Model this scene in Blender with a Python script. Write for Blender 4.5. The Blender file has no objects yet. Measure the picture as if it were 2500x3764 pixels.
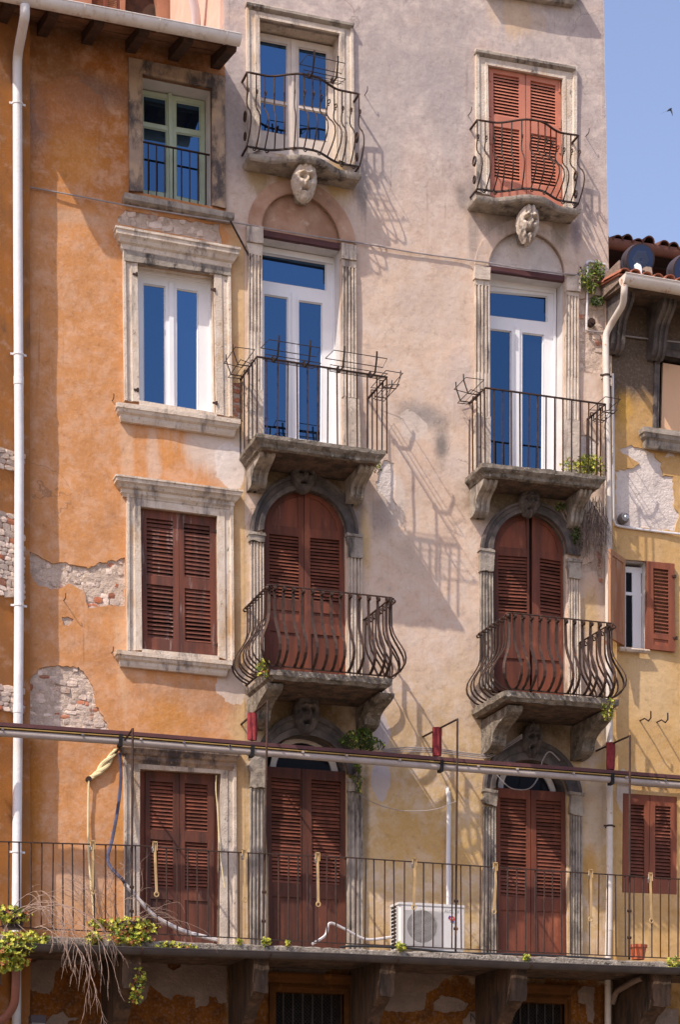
import bpy, math, random
from mathutils import Vector, noise as mnoise
from mathutils.geometry import delaunay_2d_cdt
R = math.radians
random.seed(7)
scene = bpy.context.scene
col = scene.collection

# ------------------------------------------------------------------ camera
PHI = R(19.1)                      # the camera looks along the street, a little to the right
FOC = 7361.0                       # focal length and horizon, on a 2500 x 3764 frame
HOR = 4450.0
EYE = 1.65
DIST = 25.8
CX, CY = -DIST*math.sin(PHI), -DIST*math.cos(PHI)
SP, CP = math.sin(PHI), math.cos(PHI)
cam = bpy.data.cameras.new('camera')
camera = bpy.data.objects.new('camera', cam)
col.objects.link(camera)
camera.location = (CX, CY, EYE)
camera.rotation_euler = (R(90), 0, -PHI)
cam.sensor_fit = 'VERTICAL'
cam.sensor_height = 36
cam.lens = FOC/3764*36
cam.shift_y = (HOR-1882)/3764
cam.clip_end = 3000
scene.camera = camera

# ------------------------------------------------------------------ daylight
SUN_TO = Vector((-1.38, -0.78, 1.88)).normalized()      # towards the sun
el = math.asin(SUN_TO.z)
az = math.atan2(SUN_TO.x, SUN_TO.y)
world = bpy.data.worlds.new('World')
scene.world = world
world.use_nodes = True
wn = world.node_tree.nodes
sky = wn.new('ShaderNodeTexSky')
sky.sky_type = 'NISHITA'
sky.sun_disc = False
sky.sun_elevation = el
sky.sun_rotation = az % (2*math.pi)
sky.air_density = 1.25
sky.dust_density = 1.6
sky.ozone_density = 2.0
wb = wn.new('ShaderNodeMix')                     # white balance of the whole sky
wb.data_type = 'RGBA'
wb.blend_type = 'MULTIPLY'
wb.inputs['Factor'].default_value = 1
wb.inputs['B'].default_value = (1.22, 1.04, 1.07, 1)
world.node_tree.links.new(sky.outputs[0], wb.inputs['A'])
world.node_tree.links.new(wb.outputs['Result'], wn['Background'].inputs[0])
wn['Background'].inputs[1].default_value = 0.138
sun = bpy.data.lights.new('sun', 'SUN')
sun.energy = 3.5
sun.angle = R(0.53)
sun.color = (1.0, 0.90, 0.79)
sun_o = bpy.data.objects.new('sun', sun)
col.objects.link(sun_o)
sun_o.location = (-20, -15, 40)
sun_o.rotation_euler = (-SUN_TO).to_track_quat('-Z', 'Y').to_euler()
scene.view_settings.view_transform = 'Standard'
scene.view_settings.look = 'None'
scene.view_settings.exposure = 0.58
scene.view_settings.gamma = 1

# ------------------------------------------------------------------ measuring
K = 900/1568
CR = {'c1': (0, 0, K), 'c2': (800, 0, K), 'c3': (1600, 0, K), 'c4': (0, 800, K), 'c5': (800, 800, K), 'c6': (1600, 800, K),
      'd1': (0, 1600, K), 'd2': (800, 1600, K), 'd3': (1600, 1600, K), 'e1': (0, 2400, K), 'e2': (800, 2400, K), 'e3': (1600, 2400, K),
      'b1': (0, 2864, 1250/1568), 'b2': (1250, 2864, 1250/1568), 'p': (0, 0, 1),
      'z1': (0, 3280, 560/1568), 'z2': (500, 3480, K), 'z3': (1400, 3480, 1100/1568), 'z5': (2150, 850, 350/1568), 'z0': (1400, 3280, 360/1568)}


def W(u, v, y=0.0):
    """the point (X, Z) of the upright plane Y = y that is seen at (u, v) of the survey photograph"""
    a = (u-1250)/FOC
    dy = y-CY
    dx = dy*(SP+a*CP)/(CP-a*SP)
    dep = dx*SP+dy*CP
    return (CX+dx, EYE-(v-HOR)*dep/FOC)


def Q(c, x, y, yy=0.0):
    a, b, k = CR[c]
    return W(a+x*k, b+y*k, yy)


def QL(c, pts, yy=0.0):
    return [Q(c, x, y, yy) for x, y in pts]


def lerp(a, b, t):
    return tuple(p+(q-p)*t for p, q in zip(a, b))


class Quad:
    """a slightly crooked rectangle in an upright plane; corners TL, TR, BR, BL"""
    def __init__(s, pts, y=0.0, c=None):
        s.y = y
        s.p = [Q(q[0], q[1], q[2], y) if c is None else Q(c, q[0], q[1], y) for q in pts]

    def m(s, a, b):
        return lerp(lerp(s.p[0], s.p[1], a), lerp(s.p[3], s.p[2], a), b)

    def rect(s, a0, a1, b0, b1):
        return [s.m(a0, b0), s.m(a1, b0), s.m(a1, b1), s.m(a0, b1)]


def inside(p, poly):
    x, z = p
    r = False
    n = len(poly)
    j = n-1
    for i in range(n):
        xi, zi = poly[i]
        xj, zj = poly[j]
        if (zi > z) != (zj > z) and x < (xj-xi)*(z-zi)/(zj-zi)+xi:
            r = not r
        j = i
    return r


def bbox(poly):
    xs = [p[0] for p in poly]
    zs = [p[1] for p in poly]
    return min(xs), max(xs), min(zs), max(zs)


def ragged(poly, seg=0.05, amp=0.02, seed=0):
    rnd = random.Random(seed)
    out = []
    n = len(poly)
    for i in range(n):
        a, b = poly[i], poly[(i+1) % n]
        L = math.dist(a, b)
        k = max(1, int(L/seg))
        for j in range(k):
            t = (j+(rnd.uniform(-.3, .3) if j else 0))/k
            p = lerp(a, b, t)
            out.append((p[0]+rnd.uniform(-amp, amp), p[1]+rnd.uniform(-amp, amp)))
    return out


def arch(L, Rr, T, n=20):
    C = lerp(L, Rr, .5)
    ax = (Rr[0]-C[0], Rr[1]-C[1])
    b = (T[0]-C[0], T[1]-C[1])
    return [(C[0]-ax[0]*math.cos(t)+b[0]*math.sin(t), C[1]-ax[1]*math.cos(t)+b[1]*math.sin(t)) for t in [math.pi*i/n for i in range(n+1)]]


# ------------------------------------------------------------------ mesh collecting
ORG = {}


class MB:
    def __init__(s):
        s.v = []
        s.f = []
        s.mi = []
        s.cur = 0

    def add(s, vs, fs):
        o = len(s.v)
        s.v.extend(vs)
        for f in fs:
            s.f.append(tuple(i+o for i in f))
            s.mi.append(s.cur)

    def hexa(s, p):
        """8 corners: bottom ring 0-3, top ring 4-7"""
        s.add(p, [(3, 2, 1, 0), (4, 5, 6, 7), (0, 1, 5, 4), (1, 2, 6, 5), (2, 3, 7, 6), (3, 0, 4, 7)])

    def box(s, x0, x1, y0, y1, z0, z1, shear=0, xr=0):
        f = lambda x, y, z: (x, y, z+shear*(x-xr))
        s.hexa([f(x0, y0, z0), f(x1, y0, z0), f(x1, y1, z0), f(x0, y1, z0), f(x0, y0, z1), f(x1, y0, z1), f(x1, y1, z1), f(x0, y1, z1)])

    def slab4(s, r, y0, y1):
        """four XZ corners TL TR BR BL between two depths"""
        s.hexa([(r[3][0], y0, r[3][1]), (r[2][0], y0, r[2][1]), (r[2][0], y1, r[2][1]), (r[3][0], y1, r[3][1]),
                (r[0][0], y0, r[0][1]), (r[1][0], y0, r[1][1]), (r[1][0], y1, r[1][1]), (r[0][0], y1, r[0][1])])

    def tube(s, path, r, n=6, cap=True, rs=None, sq=False):
        path = [Vector(p) for p in path]
        m = len(path)
        vs = []
        prev = None
        for i, p in enumerate(path):
            d = (path[min(i+1, m-1)]-path[max(i-1, 0)])
            d = d.normalized() if d.length > 1e-9 else Vector((0, 0, 1))
            ref = Vector((0, 1, 0)) if abs(d.y) < .9 else Vector((1, 0, 0))
            if prev is not None:
                a = prev-d*prev.dot(d)
                a = a.normalized() if a.length > 1e-6 else d.cross(ref).normalized()
            else:
                a = d.cross(ref).normalized()
            prev = a
            b = d.cross(a)
            rr = rs[i] if rs else r
            for k in range(n):
                t = 2*math.pi*(k+(.5 if sq else 0))/n
                vs.append(tuple(p+a*rr*math.cos(t)+b*rr*math.sin(t)))
        fs = []
        for i in range(m-1):
            for k in range(n):
                fs.append((i*n+k, i*n+(k+1) % n, (i+1)*n+(k+1) % n, (i+1)*n+k))
        if cap:
            fs.append(tuple(range(n-1, -1, -1)))
            fs.append(tuple((m-1)*n+k for k in range(n)))
        s.add(vs, fs)

    def strip(s, path, wdir, w, th, up=None):
        """flat bar along a path: wdir = direction of its width"""
        path = [Vector(p) for p in path]
        wd = Vector(wdir).normalized()
        m = len(path)
        vs = []
        for i, p in enumerate(path):
            d = (path[min(i+1, m-1)]-path[max(i-1, 0)]).normalized()
            nn = d.cross(wd)
            nn = nn.normalized() if nn.length > 1e-6 else Vector((0, 0, 1))
            for a, b in ((-1, -1), (1, -1), (1, 1), (-1, 1)):
                vs.append(tuple(p+wd*(a*w/2)+nn*(b*th/2)))
        fs = [(3, 2, 1, 0), tuple((m-1)*4+k for k in range(4))]
        for i in range(m-1):
            for k in range(4):
                fs.append((i*4+k, i*4+(k+1) % 4, (i+1)*4+(k+1) % 4, (i+1)*4+k))
        s.add(vs, fs)

    def plate(s, outer, holes, yf, yb, grid=0, amp=0, nsc=1.0, keep=0.35):
        v2, ed = [], []
        loops = [outer]+list(holes)
        for lp in loops:
            o = len(v2)
            v2 += [Vector(p) for p in lp]
            ed += [(o+i, o+(i+1) % len(lp)) for i in range(len(lp))]
        nb = len(v2)
        boxes = [bbox(h) for h in holes]
        if grid:
            x0, x1, z0, z1 = bbox(outer)
            g = grid*.4
            nx, nz = int((x1-x0)/grid), int((z1-z0)/grid)
            for i in range(1, nx):
                for j in range(1, nz):
                    p = (x0+(i+random.uniform(-.25, .25))*(x1-x0)/nx, z0+(j+random.uniform(-.25, .25))*(z1-z0)/nz)
                    if not inside(p, outer):
                        continue
                    if any(b[0]-g < p[0] < b[1]+g and b[2]-g < p[1] < b[3]+g and (inside(p, h) or min(math.dist(p, q) for q in h) < g) for b, h in zip(boxes, holes)):
                        continue
                    v2.append(Vector(p))
        res = delaunay_2d_cdt(v2, ed, [], 0, 1e-7)
        vs2, fs2 = res[0], res[2]
        bnd = set()
        for i, orig in enumerate(res[3]):
            if any(k < nb for k in orig):
                bnd.add(i)
        vs = []
        for i, p in enumerate(vs2):
            d = 0
            if amp and i not in bnd:
                d = amp*mnoise.fractal(Vector((p.x*nsc, 3.3, p.y*nsc)), .8, 2.1, 4)
            vs.append((p.x, yf+d, p.y))
        fs = []
        for f in fs2:
            c = (sum(vs2[k].x for k in f)/len(f), sum(vs2[k].y for k in f)/len(f))
            if not inside(c, outer):
                continue
            if any(b[0] < c[0] < b[1] and b[2] < c[1] < b[3] and inside(c, h) for b, h in zip(boxes, holes)):
                continue
            fs.append(tuple(f))
        s.add(vs, fs)
        if yb is not None:
            for lp in loops:
                n = len(lp)
                vv = [(p[0], yf, p[1]) for p in lp]+[(p[0], yb, p[1]) for p in lp]
                s.add(vv, [(i, (i+1) % n, n+(i+1) % n, n+i) for i in range(n)])

    def loft(s, outer, inner, prof, closed=True):
        n, k = len(outer), len(prof)
        vs = []
        for a, b in zip(outer, inner):
            for t, y in prof:
                p = lerp(a, b, t)
                vs.append((p[0], y, p[1]))
        fs = []
        for i in range(n if closed else n-1):
            j = (i+1) % n
            for q in range(k-1):
                fs.append((i*k+q, i*k+q+1, j*k+q+1, j*k+q))
        s.add(vs, fs)

    def mould(s, A, B, prof, ret=1.0, y0=0.0):
        """moulding between two wall points; prof = [(out, dz)], returned to the wall at both ends"""
        vs = []
        k = len(prof)
        for o, h in prof:
            e = o*ret
            vs += [(A[0]-e, y0, A[1]+h), (A[0]-e, y0-o, A[1]+h), (B[0]+e, y0-o, B[1]+h), (B[0]+e, y0, B[1]+h)]
        fs = []
        for i in range(k-1):
            for q in range(3):
                fs.append((i*4+q, i*4+q+1, (i+1)*4+q+1, (i+1)*4+q))
        fs += [(0, 1, 2, 3), tuple((k-1)*4+q for q in (3, 2, 1, 0))]
        s.add(vs, fs)

    def build(s, name, mat, parent=None, smooth=False, loc=None):
        o0 = ORG.get(parent.name, Vector((0, 0, 0))) if parent else (Vector(loc) if loc else Vector((0, 0, 0)))
        me = bpy.data.meshes.new(name)
        me.from_pydata([(x-o0.x, y-o0.y, z-o0.z) for x, y, z in s.v], [], s.f)
        for m in (mat if isinstance(mat, (list, tuple)) else [mat]):
            me.materials.append(M[m])
        if s.cur:
            me.polygons.foreach_set('material_index', s.mi)
        if smooth:
            me.polygons.foreach_set('use_smooth', [True]*len(me.polygons))
            if smooth != 'all':
                me.set_sharp_from_angle(angle=R(smooth if smooth is not True else 40))
        me.update()
        o = bpy.data.objects.new(name, me)
        col.objects.link(o)
        if parent:
            o.parent = parent
            ORG[o.name] = o0
        else:
            o.location = o0
            ORG[o.name] = o0
        return o


def tag(o, label=None, cat=None, group=None, kind=None):
    if label:
        o['label'] = label
    if cat:
        o['category'] = cat
    if group:
        o['group'] = group
    if kind:
        o['kind'] = kind
    return o


def thing(name, label, cat, loc=(0, 0, 0), group=None):
    o = bpy.data.objects.new(name, None)
    col.objects.link(o)
    o.location = loc
    o.empty_display_size = .2
    ORG[o.name] = Vector(loc)
    return tag(o, label, cat, group)


def put(name, mesh, parent, loc, rot=(0, 0, 0), scale=(1, 1, 1)):
    """one more piece that shares its mesh"""
    o = bpy.data.objects.new(name, mesh)
    col.objects.link(o)
    o0 = ORG.get(parent.name, Vector((0, 0, 0)))
    o.parent = parent
    o.location = Vector(loc)-o0
    o.rotation_euler = rot
    o.scale = scale
    ORG[o.name] = o0
    return o


def mesh_of(mb, name, mat, smooth=False):
    me = bpy.data.meshes.new(name)
    me.from_pydata(mb.v, [], mb.f)
    me.materials.append(M[mat])
    if smooth:
        me.polygons.foreach_set('use_smooth', [True]*len(me.polygons))
        me.set_sharp_from_angle(angle=R(45))
    me.update()
    return me


# ------------------------------------------------------------------ materials
M = {}


class NB:
    def __init__(s, name):
        s.m = bpy.data.materials.new(name)
        s.m.use_nodes = True
        s.t = s.m.node_tree
        s.b = s.t.nodes['Principled BSDF']
        s.geo = s.t.nodes.new('ShaderNodeNewGeometry')
        s.pos = s.geo.outputs['Position']
        M[name] = s.m

    def n(s, typ, **kw):
        nd = s.t.nodes.new(typ)
        for k, v in kw.items():
            setattr(nd, k, v)
        return nd

    def link(s, a, b):
        if hasattr(a, 'is_output'):
            s.t.links.new(a, b)
        else:
            b.default_value = a

    def vmul(s, vec, sc, off=(0, 0, 0)):
        nd = s.n('ShaderNodeVectorMath', operation='MULTIPLY_ADD')
        s.link(vec, nd.inputs[0])
        nd.inputs[1].default_value = sc
        nd.inputs[2].default_value = off
        return nd.outputs[0]

    def noise(s, scale, vec=None, detail=6, rough=.6, dist=0):
        nd = s.n('ShaderNodeTexNoise')
        s.link(vec or s.pos, nd.inputs['Vector'])
        nd.inputs['Scale'].default_value = scale
        nd.inputs['Detail'].default_value = detail
        nd.inputs['Roughness'].default_value = rough
        nd.inputs['Distortion'].default_value = dist
        return nd.outputs['Fac']

    def mr(s, v, a, b, c=0.0, d=1.0):
        nd = s.n('ShaderNodeMapRange', interpolation_type='SMOOTHSTEP')
        s.link(v, nd.inputs[0])
        for i, q in enumerate((a, b, c, d)):
            nd.inputs[i+1].default_value = q
        return nd.outputs[0]

    def math(s, op, a, b=0.0, c=0.0):
        nd = s.n('ShaderNodeMath', operation=op)
        s.link(a, nd.inputs[0])
        s.link(b, nd.inputs[1])
        s.link(c, nd.inputs[2])
        return nd.outputs[0]

    def mix(s, f, a, b, mode='MIX'):
        nd = s.n('ShaderNodeMix', data_type='RGBA', blend_type=mode)
        s.link(f, nd.inputs['Factor'])
        s.link(a if hasattr(a, 'is_output') else (*a, 1), nd.inputs['A'])
        s.link(b if hasattr(b, 'is_output') else (*b, 1), nd.inputs['B'])
        return nd.outputs['Result']

    def bump(s, h, strength, dist=.01, prev=None):
        nd = s.n('ShaderNodeBump')
        nd.inputs['Strength'].default_value = strength
        nd.inputs['Distance'].default_value = dist
        s.link(h, nd.inputs['Height'])
        if prev:
            s.link(prev, nd.inputs['Normal'])
        return nd.outputs[0]

    def done(s, color, rough=.8, normal=None, metal=0, spec=.3):
        s.link(color if hasattr(color, 'is_output') else (*color, 1), s.b.inputs['Base Color'])
        s.link(rough, s.b.inputs['Roughness'])
        s.b.inputs['Metallic'].default_value = metal
        s.b.inputs['Specular IOR Level'].default_value = spec
        if normal:
            s.link(normal, s.b.inputs['Normal'])
        return s.m


def pm(name, c1, c2=None, sc=3, rough=.85, dirt=(), bump=.25, bsc=40, bd=.01, zs=1.0, rnd=0, metal=0, spec=.25, lo=.35, hi=.65):
    """general surface: two colours by noise, layers of dirt, grain; zs < 1 stretches the noise upright"""
    b = NB(name)
    vec = b.vmul(b.pos, (1, 1, zs)) if zs != 1 else b.pos
    c = c1
    if c2:
        c = b.mix(b.mr(b.noise(sc, vec), lo, hi), c1, c2)
    for i, (dc, dsc, a, e, dz) in enumerate(dirt):
        dv = b.vmul(b.pos, (1, 1, dz), (3.1*i+1.7, 0, 0))
        c = b.mix(b.mr(b.noise(dsc, dv, 8, .7), a, e), c, dc)
    if rnd:
        oi = b.n('ShaderNodeObjectInfo')
        h = b.n('ShaderNodeHueSaturation')
        b.link(b.mr(oi.outputs['Random'], 0, 1, 1-rnd, 1+rnd), h.inputs['Value'])
        b.link(c if hasattr(c, 'is_output') else (*c, 1), h.inputs['Color'])
        c = h.outputs[0]
    nrm = b.bump(b.noise(bsc, b.vmul(b.pos, (1, 1, zs)), 8, .65), bump, bd) if bump else None
    return b.done(c, rough, nrm, metal, spec)


def zv(v, u=1400):
    return W(u, v)[1]


def facade(name, layers, stains_and_shade, bumps=(.5, .35)):
    """painted render of a house front: colours, dirt and painted-in shade by their place on the wall"""
    b = NB(name)
    sx = b.n('ShaderNodeSeparateXYZ')
    b.link(b.pos, sx.inputs[0])
    X, Z = sx.outputs['X'], sx.outputs['Z']
    nb = b.noise(1.1, None, 8, .62, .4)          # broad
    nm = b.noise(4.5, b.vmul(b.pos, (1, 1, 1), (5, 2, 9)), 9, .68, .3)
    nf = b.noise(26, None, 6, .7)
    ns = b.noise(5, b.vmul(b.pos, (1, 1, .16), (9, 0, 3)), 8, .7)      # runs
    wig = b.math('ADD', b.math('MULTIPLY', b.math('SUBTRACT', nb, .5), 1.1), b.math('MULTIPLY', b.math('SUBTRACT', nm, .5), .7))
    c = layers(b, X, Z, nb, nm, nf, ns, wig)
    for (u, v, rx, rz, sc, st, kind) in stains_and_shade:
        x0, z0 = W(u, v)
        vm = b.vmul(b.pos, (1/rx, 0, 1/rz), (-x0/rx, 0, -z0/rz))
        ln = b.n('ShaderNodeVectorMath', operation='LENGTH')
        b.link(vm, ln.inputs[0])
        d = ln.outputs['Value']
        if kind == 'edge':          # flaked coat with a crisp outline
            d = b.math('ADD', d, b.math('MULTIPLY', wig, 1.6))
            k = b.mr(d, 1.0, .94, 0, st)
        elif kind == 'run':         # streaks running down
            d = b.math('ADD', d, b.math('MULTIPLY', b.math('SUBTRACT', ns, .5), 2.2))
            k = b.mr(d, 1.05, .35, 0, st)
        else:
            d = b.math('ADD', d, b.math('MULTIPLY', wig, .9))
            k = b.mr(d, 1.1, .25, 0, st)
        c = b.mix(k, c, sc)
    c = b.mix(b.mr(nf, .45, .8, 0, .30), c, b.mix(.5, c, (.85, .78, .70)))
    c = b.mix(b.mr(b.noise(9, b.vmul(b.pos, (1, 1, 1), (2, 7, 4)), 10, .75), .50, .74, 0, .55), c, b.mix(.62, c, (.14, .11, .09), 'MULTIPLY'))
    runs = b.math('MULTIPLY', b.mr(b.noise(16, b.vmul(b.pos, (1, 1, .035), (4, 0, 8)), 5, .6), .55, .78), b.mr(b.noise(.9, b.vmul(b.pos, (1, 1, .6), (7, 1, 2)), 4, .6), .48, .66))
    c = b.mix(b.math('MULTIPLY', runs, .75), c, b.mix(.75, c, (.30, .25, .22), 'MULTIPLY'))
    vo = b.n('ShaderNodeTexVoronoi', feature='DISTANCE_TO_EDGE')
    vo.inputs['Scale'].default_value = 1.1
    wv = b.n('ShaderNodeVectorMath', operation='ADD')
    b.link(b.pos, wv.inputs[0])
    b.link(b.vmul(b.n('ShaderNodeTexNoise').outputs['Color'], (.5, .5, .5)), wv.inputs[1])
    nz = wv.inputs[1].links[0].from_node.inputs[0].links[0].from_node
    b.link(b.pos, nz.inputs['Vector'])
    nz.inputs['Scale'].default_value = 3.0
    nz.inputs['Detail'].default_value = 8
    b.link(wv.outputs[0], vo.inputs['Vector'])
    crack = b.math('MULTIPLY', b.mr(vo.outputs['Distance'], .010, .003), b.mr(b.noise(.7, b.vmul(b.pos, (1, 1, 1), (3, 3, 6)), 3, .5), .60, .68))
    c = b.mix(b.math('MULTIPLY', crack, .4), c, (.12, .09, .075))
    n1 = b.bump(b.noise(70, None, 6, .7), bumps[0], .006)
    n2 = b.bump(b.noise(14, None, 6, .6), bumps[1], .02, n1)
    n3 = b.bump(b.noise(2.2, None, 3, .5), .35, .06, n2)
    return b.done(c, .92, n3, 0, .15)


BEIGE_HI = (.42, .35, .325)
BEIGE = (.60, .442, .328)
OCHRE = (.50, .30, .115)
ORANGE = (.54, .25, .095)
ORANGE_SHADE = (.42, .155, .035)
SALMON = (.62, .37, .23)
PALE = (.62, .52, .44)


def orange_layers(b, X, Z, nb, nm, nf, ns, wig):
    zt = zv(760, 300)
    h = b.math('ADD', Z, b.math('MULTIPLY', wig, 1.0))
    c = b.mix(b.mr(h, zt-.3, zt+.5), ORANGE, ORANGE_SHADE)  # deeper orange above: shade of the eaves blended into the paint
    c = b.mix(b.mr(nm, .42, .66, 0, .7), c, SALMON)
    c = b.mix(b.mr(nb, .47, .30, 0, .55), c, (.40, .19, .085))
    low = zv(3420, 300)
    c = b.mix(b.mr(h, low+.1, low-.4, 0, 1), c, b.mix(b.mr(nm, .4, .65), (.19, .062, .006), (.10, .036, .008)))  # dark street-level paint, deepened for the shade under the long balcony
    xr = W(815, 1800)[0]
    xx = b.math('ADD', X, b.math('MULTIPLY', wig, .35))
    c = b.mix(b.mr(xx, xr, xr+.25, 0, .85), c, (.57, .40, .21))
    return c


def beige_layers(b, X, Z, nb, nm, nf, ns, wig):
    h = b.math('ADD', Z, b.math('MULTIPLY', wig, 1.6))
    c = b.mix(b.mr(h, zv(1150), zv(250)), BEIGE, BEIGE_HI)
    c = b.mix(b.mr(h, zv(2350), zv(2900)), c, (.53, .36, .16))
    c = b.mix(b.mr(nm, .40, .66, 0, .6), c, (.63, .53, .45))
    c = b.mix(b.mr(nm, .46, .30, 0, .6), c, (.42, .335, .29))
    c = b.mix(b.mr(nb, .50, .75, 0, .45), c, (.56, .40, .30))
    c = b.mix(b.mr(ns, .58, .8, 0, .25), c, (.30, .25, .22))
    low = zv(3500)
    c = b.mix(b.mr(h, low+.1, low-.4, 0, 1), c, b.mix(b.mr(nm, .4, .65), (.19, .066, .006), (.10, .036, .008)))  # brown-orange base paint, made darker with the long balcony's shade
    return c


def ochre_layers(b, X, Z, nb, nm, nf, ns, wig):
    h = b.math('ADD', Z, b.math('MULTIPLY', wig, 1.2))
    c = b.mix(b.mr(h, zv(2000), zv(1500)), (.54, .34, .14), OCHRE)
    c = b.mix(b.mr(nm, .45, .7, 0, .6), c, (.60, .42, .22))
    c = b.mix(b.mr(nb, .52, .7, 0, .5), c, (.46, .24, .05))
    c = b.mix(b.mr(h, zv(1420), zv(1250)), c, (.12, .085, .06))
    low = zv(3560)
    c = b.mix(b.mr(h, low+.1, low-.4, 0, 1), c, b.mix(b.mr(nm, .4, .65), (.20, .10, .012), (.11, .05, .012)))  # lowest paint, with the balcony's shade mixed into its colour
    return c


DK = (.06, .05, .045)
GREY = (.20, .175, .165)
facade('orange_plaster', orange_layers, [
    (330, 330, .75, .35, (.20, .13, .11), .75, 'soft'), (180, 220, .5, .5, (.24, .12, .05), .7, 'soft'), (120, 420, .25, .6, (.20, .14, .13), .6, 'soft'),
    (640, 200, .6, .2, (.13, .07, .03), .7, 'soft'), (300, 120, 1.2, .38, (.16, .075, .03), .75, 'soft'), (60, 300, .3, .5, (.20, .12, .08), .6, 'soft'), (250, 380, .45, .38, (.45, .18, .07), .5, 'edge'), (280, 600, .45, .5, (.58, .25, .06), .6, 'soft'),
    (640, 1640, .35, .35, (.60, .26, .075), .7, 'run'), (760, 1640, .5, .4, PALE, .8, 'run'), (840, 1680, .42, .5, PALE, .95, 'soft'), (850, 1720, .22, .32, (.68, .60, .54), .9, 'edge'), (560, 1700, .12, .6, (.60, .45, .35), .6, 'run'),
    (470, 1700, .12, 1.2, (.62, .45, .32), .45, 'run'), (700, 2560, .8, .25, (.35, .20, .12), .6, 'run'), (860, 2520, .25, .22, PALE, .8, 'edge'), (620, 2640, .5, .35, (.50, .22, .05), .7, 'soft'),
    (450, 2400, .12, .9, (.63, .40, .24), .7, 'run'), (420, 2200, .35, .5, (.58, .27, .10), .5, 'soft'), (110, 2900, .22, 1.6, (.42, .16, .02), .85, 'soft'), (300, 3250, .5, .35, (.57, .45, .36), .45, 'soft'),
    (260, 3330, .7, .25, (.50, .30, .16), .5, 'soft'), (440, 3050, .10, 1.0, (.55, .25, .06), .8, 'run'), (290, 800, .6, .12, (.50, .33, .22), .5, 'soft')])
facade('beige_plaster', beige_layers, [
    (1100, 1745, 1.0, .55, (.12, .075, .03), .96, 'soft'), (1900, 1825, 1.0, .60, (.115, .08, .045), .96, 'soft'), (1130, 2610, .95, .72, (.13, .08, .035), .95, 'soft'), (1960, 2640, 1.0, .78, (.11, .075, .042), .95, 'soft'),  # soot and old ochre under the slabs, deepened to paint in their shade
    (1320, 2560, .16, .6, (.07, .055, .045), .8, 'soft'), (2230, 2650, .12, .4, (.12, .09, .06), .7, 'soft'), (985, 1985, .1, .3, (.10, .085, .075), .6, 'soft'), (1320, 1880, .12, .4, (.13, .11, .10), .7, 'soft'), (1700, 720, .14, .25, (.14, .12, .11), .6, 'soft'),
    (1480, 250, .9, .7, (.36, .31, .295), .5, 'soft'), (1350, 950, .2, .9, (.55, .42, .34), .5, 'soft'), (1680, 1700, .35, .4, (.64, .54, .46), .6, 'soft'),
    (1010, 180, .10, .8, (.30, .26, .25), .5, 'soft'), (890, 480, .35, .9, (.26, .235, .24), .6, 'soft'), (940, 640, .22, .28, (.30, .20, .07), .7, 'run'),
    (1040, 640, .14, .3, (.42, .27, .10), .8, 'run'), (1250, 660, .30, .35, (.42, .27, .09), .8, 'run'), (1320, 660, .25, .4, GREY, .5, 'run'), (1300, 480, .5, .3, (.30, .26, .25), .3, 'soft'),
    (1830, 800, .28, .35, (.20, .17, .15), .6, 'run'), (2060, 830, .20, .35, (.22, .17, .12), .75, 'run'), (1740, 700, .16, .3, (.28, .24, .22), .6, 'soft'), (2120, 850, .12, .3, (.16, .13, .15), .7, 'soft'),
    (1560, 1530, .45, .22, (.23, .21, .20), .7, 'soft'), (1625, 1640, .18, .35, (.15, .14, .13), .85, 'soft'), (1520, 1570, .2, .2, PALE, .8, 'edge'), (1450, 1830, .16, .35, PALE, .8, 'edge'),
    (1400, 1900, .22, .4, (.25, .22, .21), .6, 'soft'), (1345, 2000, .10, .6, (.52, .34, .12), .6, 'soft'), (880, 2100, .16, .8, (.52, .34, .12), .8, 'soft'), (880, 1500, .16, .5, (.56, .44, .33), .6, 'soft'),
    (1900, 60, .45, .35, (.58, .40, .22), .6, 'run'), (1330, 700, .10, .5, (.22, .19, .18), .7, 'run'), (1640, 300, .5, 1.2, (.37, .32, .305), .6, 'run'), (1400, 500, .4, 1.1, (.40, .35, .33), .5, 'run'), (1740, 850, .12, .6, (.24, .20, .18), .6, 'run'), (2165, 760, .1, .6, (.24, .20, .19), .6, 'run'), (1600, 1150, .7, .6, (.50, .40, .33), .5, 'soft'), (1560, 2050, .5, .35, (.48, .38, .31), .5, 'soft'), (1500, 2640, .5, .3, (.50, .34, .18), .6, 'soft'), (1700, 2500, .3, .6, (.60, .45, .30), .5, 'run'), (1400, 2860, .14, .3, (.47, .42, .42), .9, 'edge'), (1400, 2690, .13, .28, (.5, .44, .44), .9, 'edge'), (1345, 3000, .07, .9, DK, .6, 'soft'),
    (1500, 3080, .7, .5, (.50, .29, .08), .6, 'soft'), (1700, 3150, .5, .35, (.50, .29, .07), .5, 'soft'), (1480, 3350, .5, .25, (.56, .40, .26), .6, 'soft'), (2190, 3000, .2, .5, (.50, .40, .30), .6, 'edge'),
    (2170, 3180, .15, .4, (.48, .26, .06), .8, 'soft'), (2170, 2250, .2, .5, (.50, .34, .15), .8, 'soft'), (1690, 1400, .3, .7, (.52, .45, .42), .4, 'soft'), (1960, 300, .25, .7, (.38, .33, .31), .4, 'soft')])
facade('ochre_plaster', ochre_layers, [
    (2400, 2500, .5, .7, (.58, .42, .24), .6, 'soft'), (2300, 1500, .2, .4, (.50, .28, .05), .8, 'soft'), (2330, 3000, .1, .6, (.50, .34, .16), .5, 'soft'),
    (2300, 2900, .1, .25, (.55, .48, .42), .8, 'edge')])
pm('brown_plaster', (.40, .155, .035), (.30, .13, .045), 2, .9, [((.45, .27, .17), 5, .5, .75, 1), ((.14, .08, .05), 3, .55, .8, .5)], .4, 60)
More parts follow.
